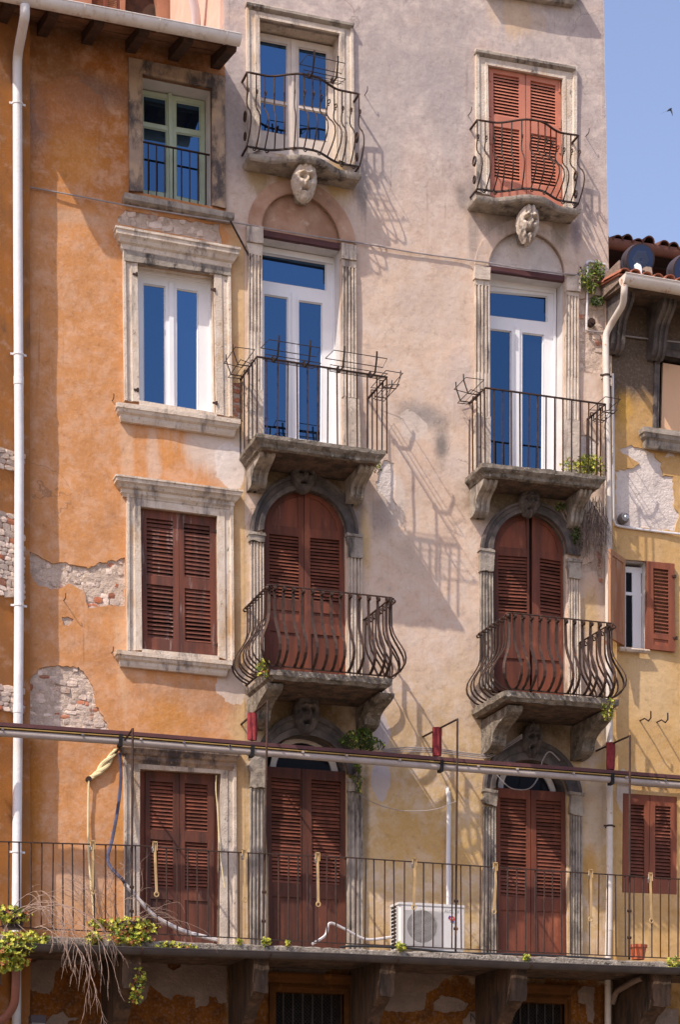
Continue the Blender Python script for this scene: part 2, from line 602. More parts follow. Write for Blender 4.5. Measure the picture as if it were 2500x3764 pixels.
pm('shade_plaster', (.12, .045, .010), (.075, .03, .008), 2.2, .9, [((.42, .17, .03), 6, .55, .8, .6)], .4, 50)  # orange plaster with the shade below the balcony put into its colour
pm('grey_render', (.21, .155, .12), (.27, .20, .16), 3, .95, [((.18, .13, .10), 7, .55, .8, 1), ((.5, .44, .40), 12, .6, .8, 1)], .9, 22, .03)  # grey plaster, toned down for the shade below the balcony
pm('bare_plaster', (.60, .52, .47), (.70, .62, .56), 4, .95, [((.42, .33, .27), 8, .58, .8, 1)], .9, 26, .025)
pm('mortar', (.63, .50, .40), (.52, .40, .31), 7, .95, [((.22, .16, .12), 11, .5, .8, 1)], 1, 30, .03)
pm('rubble', (.66, .54, .45), (.54, .42, .34), 6, .95, [((.42, .22, .15), 1.7, .56, .66, 1), ((.28, .22, .18), 14, .58, .8, 1)], .9, 45, .015, rnd=.22)
pm('brick_red', (.48, .16, .08), (.40, .20, .13), 9, .95, [((.55, .45, .38), 12, .52, .75, 1)], .8, 50, .012, rnd=.2)
pm('limestone', (.66, .57, .47), (.56, .46, .36), 5, .85, [((.48, .31, .16), 2.4, .52, .72, .4), ((.17, .145, .135), 4, .51, .70, .22), ((.09, .078, .073), 16, .57, .72, .7)], .8, 45, .014)
pm('fluted_stone', (.62, .53, .43), (.46, .38, .31), 5, .85, [((.15, .125, .11), 7, .50, .68, .10), ((.48, .31, .16), 4, .55, .75, .2), ((.06, .05, .047), 18, .56, .72, .6)], .8, 45, .014)
pm('limestone_black', (.15, .122, .108), (.07, .06, .055), 5, .9, [((.055, .05, .05), 3.5, .48, .7, .5), ((.50, .41, .33), 13, .62, .78, 1)], .6, 45, .012)
pm('weathered_stone', (.38, .33, .27), (.25, .215, .18), 6, .92, [((.06, .05, .045), 5, .47, .68, .4), ((.55, .48, .39), 9, .58, .78, .5)], .7, 40, .012)
pm('mossy_stone', (.28, .24, .19), (.15, .125, .10), 8, .95, [((.05, .045, .035), 9, .48, .7, 1), ((.55, .52, .46), 16, .57, .72, 1), ((.26, .23, .06), 7, .62, .8, 1)], 1, 30, .03)
pm('slab_edge', (.36, .31, .255), (.24, .205, .165), 10, .95, [((.06, .05, .04), 13, .50, .66, 1), ((.60, .56, .50), 22, .56, .68, 1), ((.24, .21, .06), 6, .64, .8, 1)], 1, 34, .03)
pm('plaster_jamb', (.45, .32, .21), (.33, .24, .18), 4, .92, [((.09, .075, .07), 4, .44, .62, .5), ((.58, .45, .32), 9, .60, .76, 1)], .7, 40, .014)
pm('rust_shade_stone', (.17, .11, .075), (.07, .055, .045), 6, .95, [((.45, .24, .11), 9, .58, .75, 1), ((.04, .035, .03), 5, .5, .75, 1)], .9, 28, .03)  # rusty stone for undersides, their shade put into the colour
pm('iron', (.070, .038, .027), (.038, .026, .022), 15, .7, [((.22, .085, .035), 11, .56, .76, .4)], .5, 90, .004, metal=.2)
pm('iron_dark', (.035, .028, .026), (.06, .04, .032), 18, .65, [((.14, .06, .03), 12, .62, .8, 1)], .4, 90, .003, metal=.3)
pm('red_wood', (.185, .054, .028), (.11, .036, .022), 6, .62, [((.38, .28, .22), 17, .61, .78, .10), ((.06, .028, .02), 5, .52, .76, .12), ((.30, .10, .05), 3, .56, .76, .4)], .6, 60, .008, zs=.12, rnd=.24)
pm('dark_red_wood', (.14, .046, .027), (.08, .032, .022), 8, .68, [((.33, .25, .21), 15, .60, .78, .10), ((.26, .085, .04), 5, .55, .75, .3), ((.035, .02, .016), 6, .55, .78, .12)], .6, 60, .008, zs=.12, rnd=.26)
pm('grey_red_wood', (.165, .055, .034), (.095, .040, .030), 9, .7, [((.34, .26, .23), 13, .54, .72, .12), ((.04, .025, .02), 6, .58, .8, .15)], .6, 60, .008, zs=.12, rnd=.15)
pm('slat_wood', (.185, .060, .035), (.12, .042, .027), 9, .6, [((.33, .24, .20), 22, .64, .82, 1)], .5, 60, .005, rnd=.25)
pm('salmon_paint', (.53, .205, .13), (.46, .17, .11), 4, .55, [((.30, .10, .07), 10, .68, .85, .4)], .15, 50, .003)
pm('orange_wood', (.27, .084, .042), (.185, .060, .034), 7, .6, [((.42, .30, .24), 15, .66, .82, .2), ((.08, .035, .025), 6, .6, .8, .2)], .5, 50, .006, zs=.15, rnd=.10)
pm('faded_wood', (.42, .23, .12), (.30, .12, .06), 6, .7, [((.46, .34, .26), 9, .56, .76, .2), ((.10, .05, .03), 5, .58, .8, .2)], .5, 50, .006, zs=.12)
pm('tan_board', (.70, .45, .27), (.64, .40, .24), 3, .7, [], .2, 40, zs=.2)
pm('white_pvc', (.78, .78, .78), (.74, .74, .75), 3, .35, [], 0)
pm('old_white', (.66, .58, .50), (.58, .51, .45), 7, .6, [((.42, .31, .23), 11, .58, .8, .2)], .4, 50, .005)
pm('green_paint', (.44, .52, .40), (.40, .47, .36), 6, .6, [((.50, .48, .42), 16, .6, .8, .3), ((.18, .17, .10), 12, .68, .85, .3)], .3, 50, .004)
pm('white_reveal', (.66, .63, .60), (.58, .55, .53), 4, .9, [((.40, .36, .33), 7, .6, .85, .4)], .35, 50)
pm('gutter_white', (.70, .67, .64), (.62, .58, .54), 5, .5, [((.42, .33, .26), 9, .52, .74, .25), ((.26, .16, .10), 15, .66, .8, .5)], .25, 14, .02)
pm('pipe_white', (.72, .71, .71), (.66, .65, .65), 3, .5, [((.46, .40, .36), 7, .55, .78, .15), ((.34, .25, .19), 16, .66, .8, .4)], .25, 14, .02)
pm('gutter_rusty', (.66, .60, .53), (.60, .53, .46), 5, .55, [((.38, .16, .06), 5, .58, .68, 1), ((.22, .12, .07), 9, .66, .78, 1)], .2, 30)
pm('gutter_dark', (.055, .045, .042), (.075, .06, .052), 6, .45, [((.16, .10, .07), 7, .62, .85, 1)], .2, 30, metal=.3, spec=.5)
pm('gutter_brown', (.24, .10, .07), (.18, .08, .06), 5, .5, [], .1, 30)
pm('dark_wood', (.075, .040, .026), (.045, .026, .018), 8, .8, [((.16, .09, .05), 8, .6, .8, .3)], .6, 40)
pm('soffit_wood', (.16, .075, .040), (.24, .13, .075), 6, .8, [((.06, .03, .02), 5, .55, .8, 1)], .4, 40)
pm('old_timber', (.12, .072, .045), (.055, .036, .025), 9, .9, [((.03, .024, .018), 7, .50, .68, .25), ((.36, .25, .17), 9, .6, .8, .2)], 1, 28, .03, zs=.2)
pm('terracotta', (.42, .15, .085), (.30, .105, .065), 6, .85, [((.10, .07, .05), 6, .55, .75, 1), ((.55, .36, .26), 9, .64, .8, 1)], .5, 40, rnd=.25)
pm('tile_backlit', (.16, .065, .045), (.10, .045, .035), 6, .85, [((.05, .04, .035), 6, .5, .7, 1)], .5, 40, rnd=.3)  # shaded copy of the terracotta, for the backlit roof edge
pm('roof_dark', (.07, .04, .035), (.045, .03, .026), 5, .9, [], .3, 30)
pm('awning_brown', (.085, .035, .036), (.11, .045, .042), 4, .6, [((.24, .06, .06), 3, .6, .7, 1)], .2, 40)
pm('awning_white', (.40, .345, .315), (.34, .29, .26), 5, .8, [((.30, .24, .20), 7, .6, .85, .4)], .3, 50)
pm('awning_yellow', (.40, .27, .08), (.32, .21, .07), 5, .7, [], .1, 40)
pm('red_cloth', (.27, .040, .042), (.17, .025, .03), 10, .9, [], .5, 70)
pm('strap_cream', (.50, .34, .16), (.40, .27, .13), 8, .7, [], .2, 60)
pm('cream_cloth', (.72, .62, .36), (.64, .54, .32), 12, .9, [], .5, 90)
pm('cable_grey', (.34, .30, .29), (.26, .23, .22), 8, .7, [], .1, 50)
pm('cable_blue', (.07, .08, .14), (.05, .05, .08), 8, .5, [], .1, 50)
pm('cable_black', (.03, .03, .032), None, 8, .6, [], 0)
pm('hose_white', (.72, .68, .66), (.62, .56, .54), 18, .6, [((.30, .24, .22), 20, .6, .7, 1)], .2, 60)
pm('steel', (.45, .44, .44), (.34, .33, .33), 8, .4, [], .1, 50, metal=.7)
pm('black', (.012, .011, .011), None, 8, .7, [], 0)
pm('grille_dark', (.03, .026, .024), (.05, .04, .035), 8, .6, [], .2, 40)
pm('ac_white', (.68, .66, .64), (.64, .62, .60), 3, .45, [((.46, .40, .35), 6, .62, .85, .3)], .05, 40)
pm('ac_red', (.60, .03, .03), None, 4, .5, [], 0)
pm('ac_blue', (.02, .05, .30), None, 4, .5, [], 0)
pm('print_grey', (.42, .41, .40), None, 4, .5, [], 0)
pm('pot_orange', (.55, .14, .06), None, 4, .6, [], 0)
pm('lamp_grey', (.16, .15, .16), (.20, .19, .19), 6, .5, [], .1, 40, metal=.3)
pm('lamp_dark', (.06, .045, .05), None, 6, .5, [], 0)
pm('lamp_lens', (.02, .05, .13), None, 6, .12, [], 0, spec=.6)
pm('lamp_led', (.10, .13, .20), None, 6, .3, [], 0)
pm('bird_dark', (.03, .035, .05), None, 6, .8, [], 0)
pm('leaf_green', (.16, .22, .03), (.08, .14, .022), 30, .6, [], 0, rnd=0)
pm('leaf_dark', (.035, .065, .014), (.06, .09, .02), 30, .6, [], 0)
pm('leaf_yellow', (.52, .49, .065), (.36, .38, .05), 40, .55, [], 0)
pm('leaf_red', (.36, .10, .04), (.26, .12, .04), 40, .6, [], 0)
pm('twig', (.38, .27, .21), (.27, .19, .15), 30, .9, [], .2, 80)
pm('root_dark', (.10, .075, .06), (.18, .13, .11), 30, .9, [], .2, 80)
pm('pink_wall', (.60, .40, .30), (.66, .47, .37), 3, .9, [((.45, .30, .22), 5, .6, .85, .4)], .3, 40)
pm('brown_wall', (.30, .14, .085), (.36, .18, .11), 3, .9, [], .3, 40)
pm('maroon_wall', (.10, .035, .028), (.07, .028, .024), 3, .9, [], .3, 40)
pm('tympanum_brown', (.46, .29, .20), (.34, .19, .12), 3, .92, [((.60, .48, .38), 5, .56, .75, 1), ((.20, .12, .09), 4, .58, .8, 1)], .6, 40)
pm('paving', (.20, .16, .12), (.22, .175, .135), 3, .9, [((.18, .17, .16), 9, .6, .8, 1)], .4, 20)
pm('asphalt', (.20, .155, .115), (.17, .135, .10), 2, .9, [], .3, 30)


def glass(name, refl, tint, base, k=.6):
    b = NB(name)
    g = b.n('ShaderNodeBsdfGlossy')
    g.inputs['Color'].default_value = (*tint, 1)
    g.inputs['Roughness'].default_value = .015
    d = b.n('ShaderNodeBsdfDiffuse')
    d.inputs['Color'].default_value = (*base, 1)
    wv = b.bump(b.noise(1.3, None, 2, .5), .12, .02)
    b.link(wv, g.inputs['Normal'])
    fr = b.n('ShaderNodeFresnel')
    fr.inputs['IOR'].default_value = 1.52
    oi = b.n('ShaderNodeObjectInfo')
    f = b.math('MULTIPLY', b.math('MULTIPLY_ADD', fr.outputs[0], k, refl), b.mr(oi.outputs['Random'], 0, 1, .72, 1.2))
    mx = b.n('ShaderNodeMixShader')
    b.link(f, mx.inputs[0])
    b.link(d.outputs[0], mx.inputs[1])
    b.link(g.outputs[0], mx.inputs[2])
    out = [n for n in b.t.nodes if n.type == 'OUTPUT_MATERIAL'][0]
    b.link(mx.outputs[0], out.inputs['Surface'])


glass('pane_glass', .20, (.28, .58, 1), (.006, .010, .02))
glass('dark_glass', .0, (.8, .8, .9), (.012, .012, .014), .12)

# ------------------------------------------------------------------ ground
mb = MB()
mb.add([(-900, -900, 0), (900, -900, 0), (900, 900, 0), (-900, 900, 0)], [(0, 1, 2, 3)])
tag(mb.build('street', 'asphalt'), None, None, None, 'structure')
mb = MB()
mb.box(-60, 60, -3.2, 14, 0.004, .13)
tag(mb.build('pavement', 'paving'), None, None, None, 'structure')

# ================================================================== builders for the house fronts
def unit_slat():
    mb = MB()
    a, e, t = .27, .42, .07
    pr = [(-a-t*.8, -e+t*.4), (-a+t*.3, -e-t*.6), (a+t*.8, e-t*.4), (a-t*.3, e+t*.6)]
    mb.add([(x, y, z) for x in (-.5, .5) for y, z in pr], [(0, 1, 2, 3), (7, 6, 5, 4), (0, 4, 5, 1), (1, 5, 6, 2), (2, 6, 7, 3), (3, 7, 4, 0)])
    return mb


SLAT = {m: mesh_of(unit_slat(), 'slat_'+m, m) for m in ('slat_wood', 'salmon_paint', 'orange_wood', 'grey_red_wood')}


def pillow(seed):
    """rounded, uneven stone of unit size"""
    rnd = random.Random(seed)
    mb = MB()
    n = 2
    idx = {}
    vs = []
    fs = []

    def vert(p):
        if p not in idx:
            v = Vector([q-1 for q in p])
            v = v*.5*(1-.13*(sum(abs(q) for q in v)-1)*.8)
            v += Vector([rnd.uniform(-.06, .06) for _ in range(3)])
            idx[p] = len(vs)
            vs.append(tuple(v))
        return idx[p]
    for ax in range(3):
        for sd in (0, 2):
            for i in range(2):
                for j in range(2):
                    q = []
                    for di, dj in ((0, 0), (1, 0), (1, 1), (0, 1)):
                        p = [0, 0, 0]
                        p[ax] = sd
                        p[(ax+1) % 3] = i+di
                        p[(ax+2) % 3] = j+dj
                        q.append(vert(tuple(p)))
                    fs.append(tuple(q if sd else q[::-1]))
    mb.add(vs, fs)
    return mb


STONE = [mesh_of(pillow(i), 'stone', 'rubble') for i in range(7)]
BRICK = [mesh_of(pillow(20+i), 'brick', 'brick_red') for i in range(4)]


def rubble(house, poly, y=.03, rows=(.045, .085), lens=(.05, .17), seed=1, name='stone', reds=.10, back=True, chips=220):
    """bare masonry where the render has come off: mortar bed, single stones, chips between them"""
    rnd = random.Random(seed)
    x0, x1, z0, z1 = bbox(poly)
    if back:
        mb = MB()
        mb.plate([(x0-.1, z0-.1), (x1+.1, z0-.1), (x1+.1, z1+.1), (x0-.1, z1+.1)], [], y-.006, None, .028, .014, 11)
        mb.build('mortar_bed', 'mortar', house, True)
    z = z0-.03
    k = 0
    while z < z1+.03:
        h = rnd.uniform(*rows)
        x = x0-rnd.uniform(0, .15)
        while x < x1+.05:
            w = rnd.uniform(*lens)
            c = (x+w/2, z+h/2+.012*math.sin(x*9+z*5))
            ins = inside(c, poly) or sum(inside((c[0]+a*w*.45, c[1]+b*h*.45), poly) for a in (-1, 1) for b in (-1, 1)) >= 1
            if ins and rnd.random() < .86:
                red = rnd.random() < reds
                me = rnd.choice(BRICK if red else STONE)
                put('brick' if red else name, me, house, (c[0], y+rnd.uniform(.004, .022), c[1]+rnd.uniform(-.01, .01)),
                    (rnd.uniform(-.15, .15), rnd.uniform(-.22, .22), rnd.uniform(-.12, .12)), (w*rnd.uniform(.85, 1.1), .045, h*rnd.uniform(.8, 1.12)))
            x += w
        z += h
    if chips:
        mb = MB()
        n = int(chips*(x1-x0)*(z1-z0)/.5)
        for _ in range(n):
            c = (rnd.uniform(x0, x1), rnd.uniform(z0, z1))
            if not inside(c, poly):
                continue
            r_ = Vector((rnd.uniform(.012, .034), .016, rnd.uniform(.008, .02)))
            base = pillow(rnd.randint(0, 6))
            mb.add([(c[0]+v[0]*2*r_.x, y+.004+rnd.uniform(0, .008)+v[1]*1.2*r_.y, c[1]+v[2]*2*r_.z) for v in base.v], base.f)
        o = mb.build('rubble_chips', 'rubble', house)
        o['kind'] = 'stuff'


def leaf(house, outline, louvres=(), panels=(), y=.03, mat='red_wood', slat='slat_wood', th=.045, loose=0, name='shutter'):
    mb = MB()
    mb.plate(outline, [q for q, n in louvres]+list(panels), y, y+th)
    o = mb.build(name, mat, house)
    for q in panels:
        mb = MB()
        mb.plate(q, [], y+.016, y+.03)
        mb.build('panel', mat, o)
    for q, n in louvres:
        for i in range(n):
            t = (i+.5)/n
            a, b = lerp(q[0], q[3], t), lerp(q[1], q[2], t)
            w = math.dist(a, b)
            pitch = math.dist(q[0], q[3])/n
            ang = -math.atan2(b[1]-a[1], b[0]-a[0])
            dr = random.uniform(-1, 1)*loose
            put('slat', SLAT[slat], o, ((a[0]+b[0])/2, y+th*.5, (a[1]+b[1])/2), (dr*.22, ang+dr*.012, 0), (w+.03, pitch*.98, pitch*.98))
    return o


def hinge(par, c, x, y, yy, side=1):
    p = Q(c, x, y, yy)
    mb = MB()
    mb.box(p[0]-.012, p[0]+.012, yy-.022, yy, p[1]-.022, p[1]+.022)
    mb.box(min(p[0], p[0]-side*.05), max(p[0], p[0]-side*.05), yy-.012, yy-.004, p[1]-.012, p[1]+.012)
    return mb.build('hinge', 'iron', par)


def backing(house, poly, y=.42):
    mb = MB()
    mb.plate(poly, [], y, y+.02)
    return mb.build('dark_sheet', 'black', house)  # black sheet standing in for the darkness of the unlit room


def window(house, outline, panes, y, mat, gl='pane_glass', th=.05, inset=.02, name='window', beads=True):
    mb = MB()
    mb.plate(outline, panes, y, y+th)
    o = mb.build(name, mat, house)
    for q in panes:
        mb = MB()
        mb.plate(q, [], y+inset, y+inset+.006)
        mb.build('pane', gl, o)
        if beads and len(q) == 4:
            cx = sum(p[0] for p in q)/4
            cz = sum(p[1] for p in q)/4
            inner = [(p[0]+(.012 if p[0] < cx else -.012), p[1]+(.012 if p[1] < cz else -.012)) for p in q]
            mb = MB()
            mb.loft(q, inner, [(0, y-.004), (0, y+.004), (1, y+inset-.002)], True)
            mb.build('glazing_bead', mat, o)
    return o


def surround(house, outer, inner, mat='limestone', proud=.05, depth=.3, name='window_surround', prof=None, closed=False):
    """outer / inner run BL, TL, TR, BR (or an arch)"""
    mb = MB()
    p = prof or [(0, .01), (0, -proud), (.16, -proud), (.22, -proud*.55), (.50, -proud*.55), (.55, -proud*.8), (1, -proud*.8), (1, depth)]
    mb.loft(outer, inner, p, closed)
    return mb.build(name, mat, house)


def sill(house, A, B, prof, mat='limestone', name='sill', ret=.9):
    mb = MB()
    mb.mould(A, B, prof, ret)
    return mb.build(name, mat, house)


CORNICE = lambda d, h: [(d, 0), (d, -.10*h), (d*.92, -.14*h), (d*.90, -.30*h), (d*.74, -.40*h), (d*.62, -.55*h), (d*.45, -.62*h), (d*.42, -.80*h), (d*.28, -.92*h), (d*.24, -h)]
SILL = lambda d, h: [(d, 0), (d, -.28*h), (d*.9, -.34*h), (d*.82, -.5*h), (d*.6, -.62*h), (d*.56, -.82*h), (d*.45, -h)]


def corniced(house, c, FL, FR, d, prof, mat, name, k=.92):
    """moulding whose top front corners are seen at FL and FR"""
    a, b = Q(c, FL[0], FL[1], -d), Q(c, FR[0], FR[1], -d)
    e = d*k
    sl_ = (b[1]-a[1])/(b[0]-a[0])
    return sill(house, (a[0]+e, a[1]+sl_*e), (b[0]-e, b[1]-sl_*e), prof, mat, name, k)


def pilaster(house, tl, tr, br, bl, flutes=4, proud=.07, mat='limestone', split=None, name='pilaster'):
    """shaft with flutes; tl.. are XZ points on the wall"""
    sec = [(0, .005), (0, -proud)]
    n = flutes
    for i in range(n):
        a, b = (i+.16)/n, (i+.84)/n
        for k in range(5):
            t = k/4
            sec.append((a+(b-a)*t, -proud+.028*math.sin(math.pi*t)))
    sec += [(1, -proud), (1, .005)]
    mb = MB()
    k = len(sec)
    rows = [0, 1] if not split else [0, split, split, 1]
    vs = []
    for ri, t in enumerate(rows):
        a, b = lerp(tl, bl, t), lerp(tr, br, t)
        for s, y in sec:
            p = lerp(a, b, s)
            yy = y
            if split and ri >= 2:
                yy = y if y > -.01 else -proud+(y+proud)*.35
            vs.append((p[0], yy, p[1]))
    fs = []
    for r in range(len(rows)-1):
        for i in range(k-1):
            fs.append((r*k+i, r*k+i+1, (r+1)*k+i+1, (r+1)*k+i))
    mb.add(vs, fs)
    return mb.build(name, mat, house)


def block(par, quad, y0, y1, name, mat, jag=0, seed=0):
    q = quad
    mb = MB()
    if jag:
        mb.plate(ragged(q, .06, jag, seed), [], y0, y1, .05, jag*.8, 9)
    else:
        mb.slab4(q, y0, y1)
    return mb.build(name, mat, par)


def head(house, u, v, w, h, out, kind=0, mat='limestone_black', y=0.0, name='carved_head'):
    """carved keystone mask: a relief face with brow, nose, eyes, open mouth, hair or beard"""
    cx, cz = W(u, v, y-out*.5)
    N = 46
    g = lambda s, t, a, b, p, q: math.exp(-((s-a)/p)**2-((t-b)/q)**2)
    vs = []
    for j in range(N+1):
        for i in range(N+1):
            s0, t0 = 2*i/N-1, 2*j/N-1
            # square to disc
            s, t = s0*math.sqrt(max(0, 1-t0*t0*.5)), t0*math.sqrt(max(0, 1-s0*s0*.5))
            r = min(1, math.hypot(s, t))
            d = math.sqrt(max(0, 1-r**3.2))*.55
            d += .42*g(s, t, 0, .0, .11, .20)+.20*g(s, t, 0, -.13, .18, .08)        # nose
            d += .34*(g(s, t, -.33, .33, .26, .08)+g(s, t, .33, .34, .26, .09))      # brows
            d -= .50*(g(s, t, -.30, .17, .17, .10)+g(s, t, .30, .17, .17, .10))      # eye hollows
            d += .16*(g(s, t, -.30, .17, .07, .05)+g(s, t, .30, .17, .07, .05))    # eyes
            d += .13*(g(s, t, -.42, -.12, .16, .16)+g(s, t, .42, -.12, .16, .16))    # cheeks
            d -= .62*g(s, t, 0, -.42, .24, .085)                                      # mouth
            d += .10*g(s, t, 0, -.29, .26, .05)+.12*g(s, t, 0, -.53, .22, .06)       # lips
            d += .10*g(s, t, 0, -.75, .25, .16)                                      # chin
            if t > .45:
                d += (.10+.06*math.sin(s*15+t*5))*min(1, (t-.45)*4)                        # hair
            if kind and t < -.35:
                d += .18*math.sin(s*13+math.sin(t*9)*1.2)*min(1, (-.35-t)*3)         # beard
            d += .10*mnoise.noise(Vector((s*5, t*5, kind*7.0)))
            lean = (.42+.42*t)*.55*out*min(1, d*4+.2)                                      # the mask leans out and looks down
            vs.append((cx+s*w/2*(1-.12*max(0, -t) if not kind else 1-.25*max(0, -t)), y-.02-max(0, d)*out*.8-max(0, lean), cz+t*h/2))
    fs = [(j*(N+1)+i, j*(N+1)+i+1, (j+1)*(N+1)+i+1, (j+1)*(N+1)+i) for j in range(N) for i in range(N)]
    mb = MB()
    mb.add(vs, fs)
    return mb.build(name, mat, house, 'all')


def arch_ring(house, outer, inner, mat, proud=.06, depth=.3, name='arch', prof=None):
    return surround(house, outer, inner, mat, proud, depth, name, prof or [(0, .01), (0, -proud), (.22, -proud), (.28, -proud*.6), (.60, -proud*.6), (.65, -proud*.9), (1, -proud*.9), (1, depth)])


def hook(par, c, x, y, s=.07, yy=0.0, mat='iron'):
    p = Q(c, x, y, yy)
    mb = MB()
    mb.tube([(p[0], yy+.01, p[1]), (p[0], yy-s, p[1]), (p[0], yy-s-.012, p[1]+.02), (p[0], yy-s-.012, p[1]+.055)], .006, 5)
    return mb.build('hook', mat, par)


HOUSE_GROUP = None

# ================================================================== the orange house
oh = thing('orange_house', 'orange rendered house under a white gutter, with flaking plaster and stone framed windows', 'house', (W(480, 3000)[0], 0, 0))
XL = W(106, 2000)[0]
top_w = Quad([(907, 480), (1352, 570), (1356, 1322), (913, 1236)], 0, 'c1')
win2 = Quad([(873, 297), (1365, 370), (1380, 1268), (885, 1187)], 0, 'c4')
win3 = Quad([(893, 462), (1385, 523), (1394, 1427), (903, 1382)], 0, 'd1')
door4 = Quad([('e1', 890, 747), ('e1', 1408, 777), ('b1', 1010, 790), ('b1', 640, 770)], 0)
patchA = ragged(QL('d1', [(190, 745), (330, 820), (400, 812), (560, 850), (640, 815), (800, 788), (802, 1092), (660, 1090), (565, 1108), (545, 1050), (530, 990), (430, 950), (385, 985), (330, 985), (240, 960), (192, 890)]), .035, .012, 3)
patchC = ragged(QL('e1', [(330, 78), (500, 90), (545, 140), (600, 220), (610, 320), (690, 470), (705, 500), (180, 480), (178, 330), (195, 160), (250, 100)]), .035, .012, 4)
patchS = ragged(QL('c1', [(800, 1345), (742, 1408), (760, 1432), (900, 1458), (1200, 1515), (1425, 1560), (1400, 1440), (1120, 1400)]), .05, .01, 5)
patchH = ragged(QL('d1', [(392, 1165), (430, 1160), (470, 1180), (440, 1222), (405, 1215)]), .03, .006, 6)
patchP = ragged(QL('d1', [(1405, 75), (1545, 45), (1556, 290), (1480, 247), (1432, 250), (1412, 180)]), .04, .012, 8)
patchQ = ragged(QL('b1', [(280, 465), (300, 430), (330, 420), (345, 455), (390, 470), (400, 640), (300, 660), (240, 600)]), .04, .012, 9)
patchR = ragged(QL('c5', [(96, 1062), (158, 1055), (160, 1310), (98, 1262)]), .03, .006, 10)
patchT = ragged(QL('e1', [(1110, 150), (1132, 148), (1140, 168), (1116, 180)]), .03, .005, 11)
wall_o = [(XL, 0), (XL, W(106, 60)[1]), W(830, 215), W(830, 780), W(897, 900), W(898, 2000), W(900, 3764), (W(900, 3764)[0], 0)]
low_door = Quad([('p', 905, 3900), ('p', 930, 3900), ('p', 930, 3990), ('p', 905, 3990)], 0)
mb = MB()
holes_o = [top_w.p, win2.p, win3.p, door4.p, patchA, patchC, patchS, patchH, patchR]
mb.plate(wall_o, holes_o, 0, .05, .13, .016, 1.3)
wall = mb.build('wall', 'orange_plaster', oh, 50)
mb = MB()
x1 = W(830, 300)[0]
mb.box(XL+.02, x1-.02, .5, 7, 0, W(500, 200)[1])
mb.build('house_body', 'brown_plaster', oh)
rubble(oh, patchA, .028, seed=11)
rubble(oh, patchC, .028, seed=12)
rubble(oh, patchS, .022, (.06, .12), (.08, .22), seed=13, reds=.03)
rubble(oh, patchR, .025, (.062, .068), (.12, .2), seed=14, reds=.8, chips=0)
for pp, mt in ((patchH, 'mortar'),):
    x0, xx, z0, z1 = bbox(pp)
    mb = MB()
    mb.plate([(x0-.05, z0-.05), (xx+.05, z0-.05), (xx+.05, z1+.05), (x0-.05, z1+.05)], [], .022, None, .05, .014, 5)
    mb.build('bare_patch', mt, oh, True)

# -- top window: green casement, stone jambs, low iron guard
o = QL('c1', [(822, 1232), (818, 378), (1432, 500), (1440, 1345)])
i = [top_w.p[3], top_w.p[0], top_w.p[1], top_w.p[2]]
mb = MB()
mb.loft(o, i, [(0, .01), (0, -.045), (.85, -.04), (1, -.03), (1, .06)], False)
mb.build('window_surround', 'plaster_jamb', oh)
mb = MB()
mb.loft(i, i, [(0, .05), (0, .34)], False)
mb.build('reveal', 'white_reveal', oh)
Y = .28
fr = QL('c1', [(908, 575), (1310, 648), (1312, 1330), (914, 1252)], Y)
panes = [QL('c1', q, Y) for q in ([(915, 606), (1064, 634), (1066, 806), (916, 778)], [(916, 808), (1066, 836), (1068, 1236), (918, 1216)],
                                 [(1126, 648), (1282, 676), (1282, 838), (1126, 812)], [(1127, 846), (1282, 872), (1284, 1290), (1130, 1254)])]
panes = [[q[3], q[2], q[1], q[0]] for q in panes]
w = window(oh, fr, panes, Y, 'green_paint')
mb = MB()
a, b = Q('c1', 1085, 602, Y), Q('c1', 1098, 1290, Y)
mb.slab4([(a[0]-.025, a[1]), (a[0]+.025, a[1]), (b[0]+.025, b[1]), (b[0]-.025, b[1])], Y-.025, Y+.01)
mb.build('meeting_stile', 'green_paint', w)
backing(oh, top_w.p)
g = QL('c1', [(915, 908), (1340, 993)], .10)
gb = QL('c1', [(915, 1245), (1340, 1330)], .10)
mb = MB()
mb.strip([(g[0][0]-.05, .1, g[0][1]), (g[1][0]+.03, .1, g[1][1])], (0, 1, 0), .03, .012)
gd = mb.build('window_guard', 'iron', oh)
for k in range(8):
    t = (k+.6)/8
    a, b = lerp(g[0], g[1], t), lerp(gb[0], gb[1], t)
    mb = MB()
    mb.tube([(a[0], .1, a[1]), (b[0], .1, b[1]-.06)], .008, 4)
    mb.build('guard_bar', 'iron', gd)
corniced(oh, 'c1', (795, 1230), (1500, 1364), .12, [(.12, 0), (.12, -.03), (.118, -.07), (.08, -.095), (.04, -.10)], 'weathered_stone', 'sill', .3)

# -- second window: white casement under a moulded cornice
o = QL('c4', [(792, 1180), (780, 190), (1468, 300), (1480, 1285)])
i = [win2.p[3], win2.p[0], win2.p[1], win2.p[2]]
surround(oh, o, i, 'limestone', .06, .22)
corniced(oh, 'c4', (740, 44), (1540, 192), .17, CORNICE(.17, .28), 'limestone', 'cornice')
block(oh, QL('c4', [(784, 186), (1468, 296), (1469, 386), (785, 288)]), -.067, .0, 'lintel', 'weathered_stone', .003, 5)
Y = .17
fr = QL('c4', [(868, 330), (1346, 405), (1356, 1285), (884, 1205)], Y)
panes = [QL('c4', q, Y) for q in ([(920, 1215), (1058, 1232), (1056, 440), (917, 420)], [(1131, 1240), (1267, 1258), (1268, 474), (1130, 452)])]
w = window(oh, fr, panes, Y, 'white_pvc', inset=.03)
mb = MB()
a, b = Q('c4', 1093, 405, Y), Q('c4', 1098, 1240, Y)
mb.slab4([(a[0]-.03, a[1]-.02), (a[0]+.03, a[1]-.02), (b[0]+.03, b[1]), (b[0]-.03, b[1])], Y-.022, Y+.01)
mb.build('meeting_stile', 'white_pvc', w)
mb = MB()
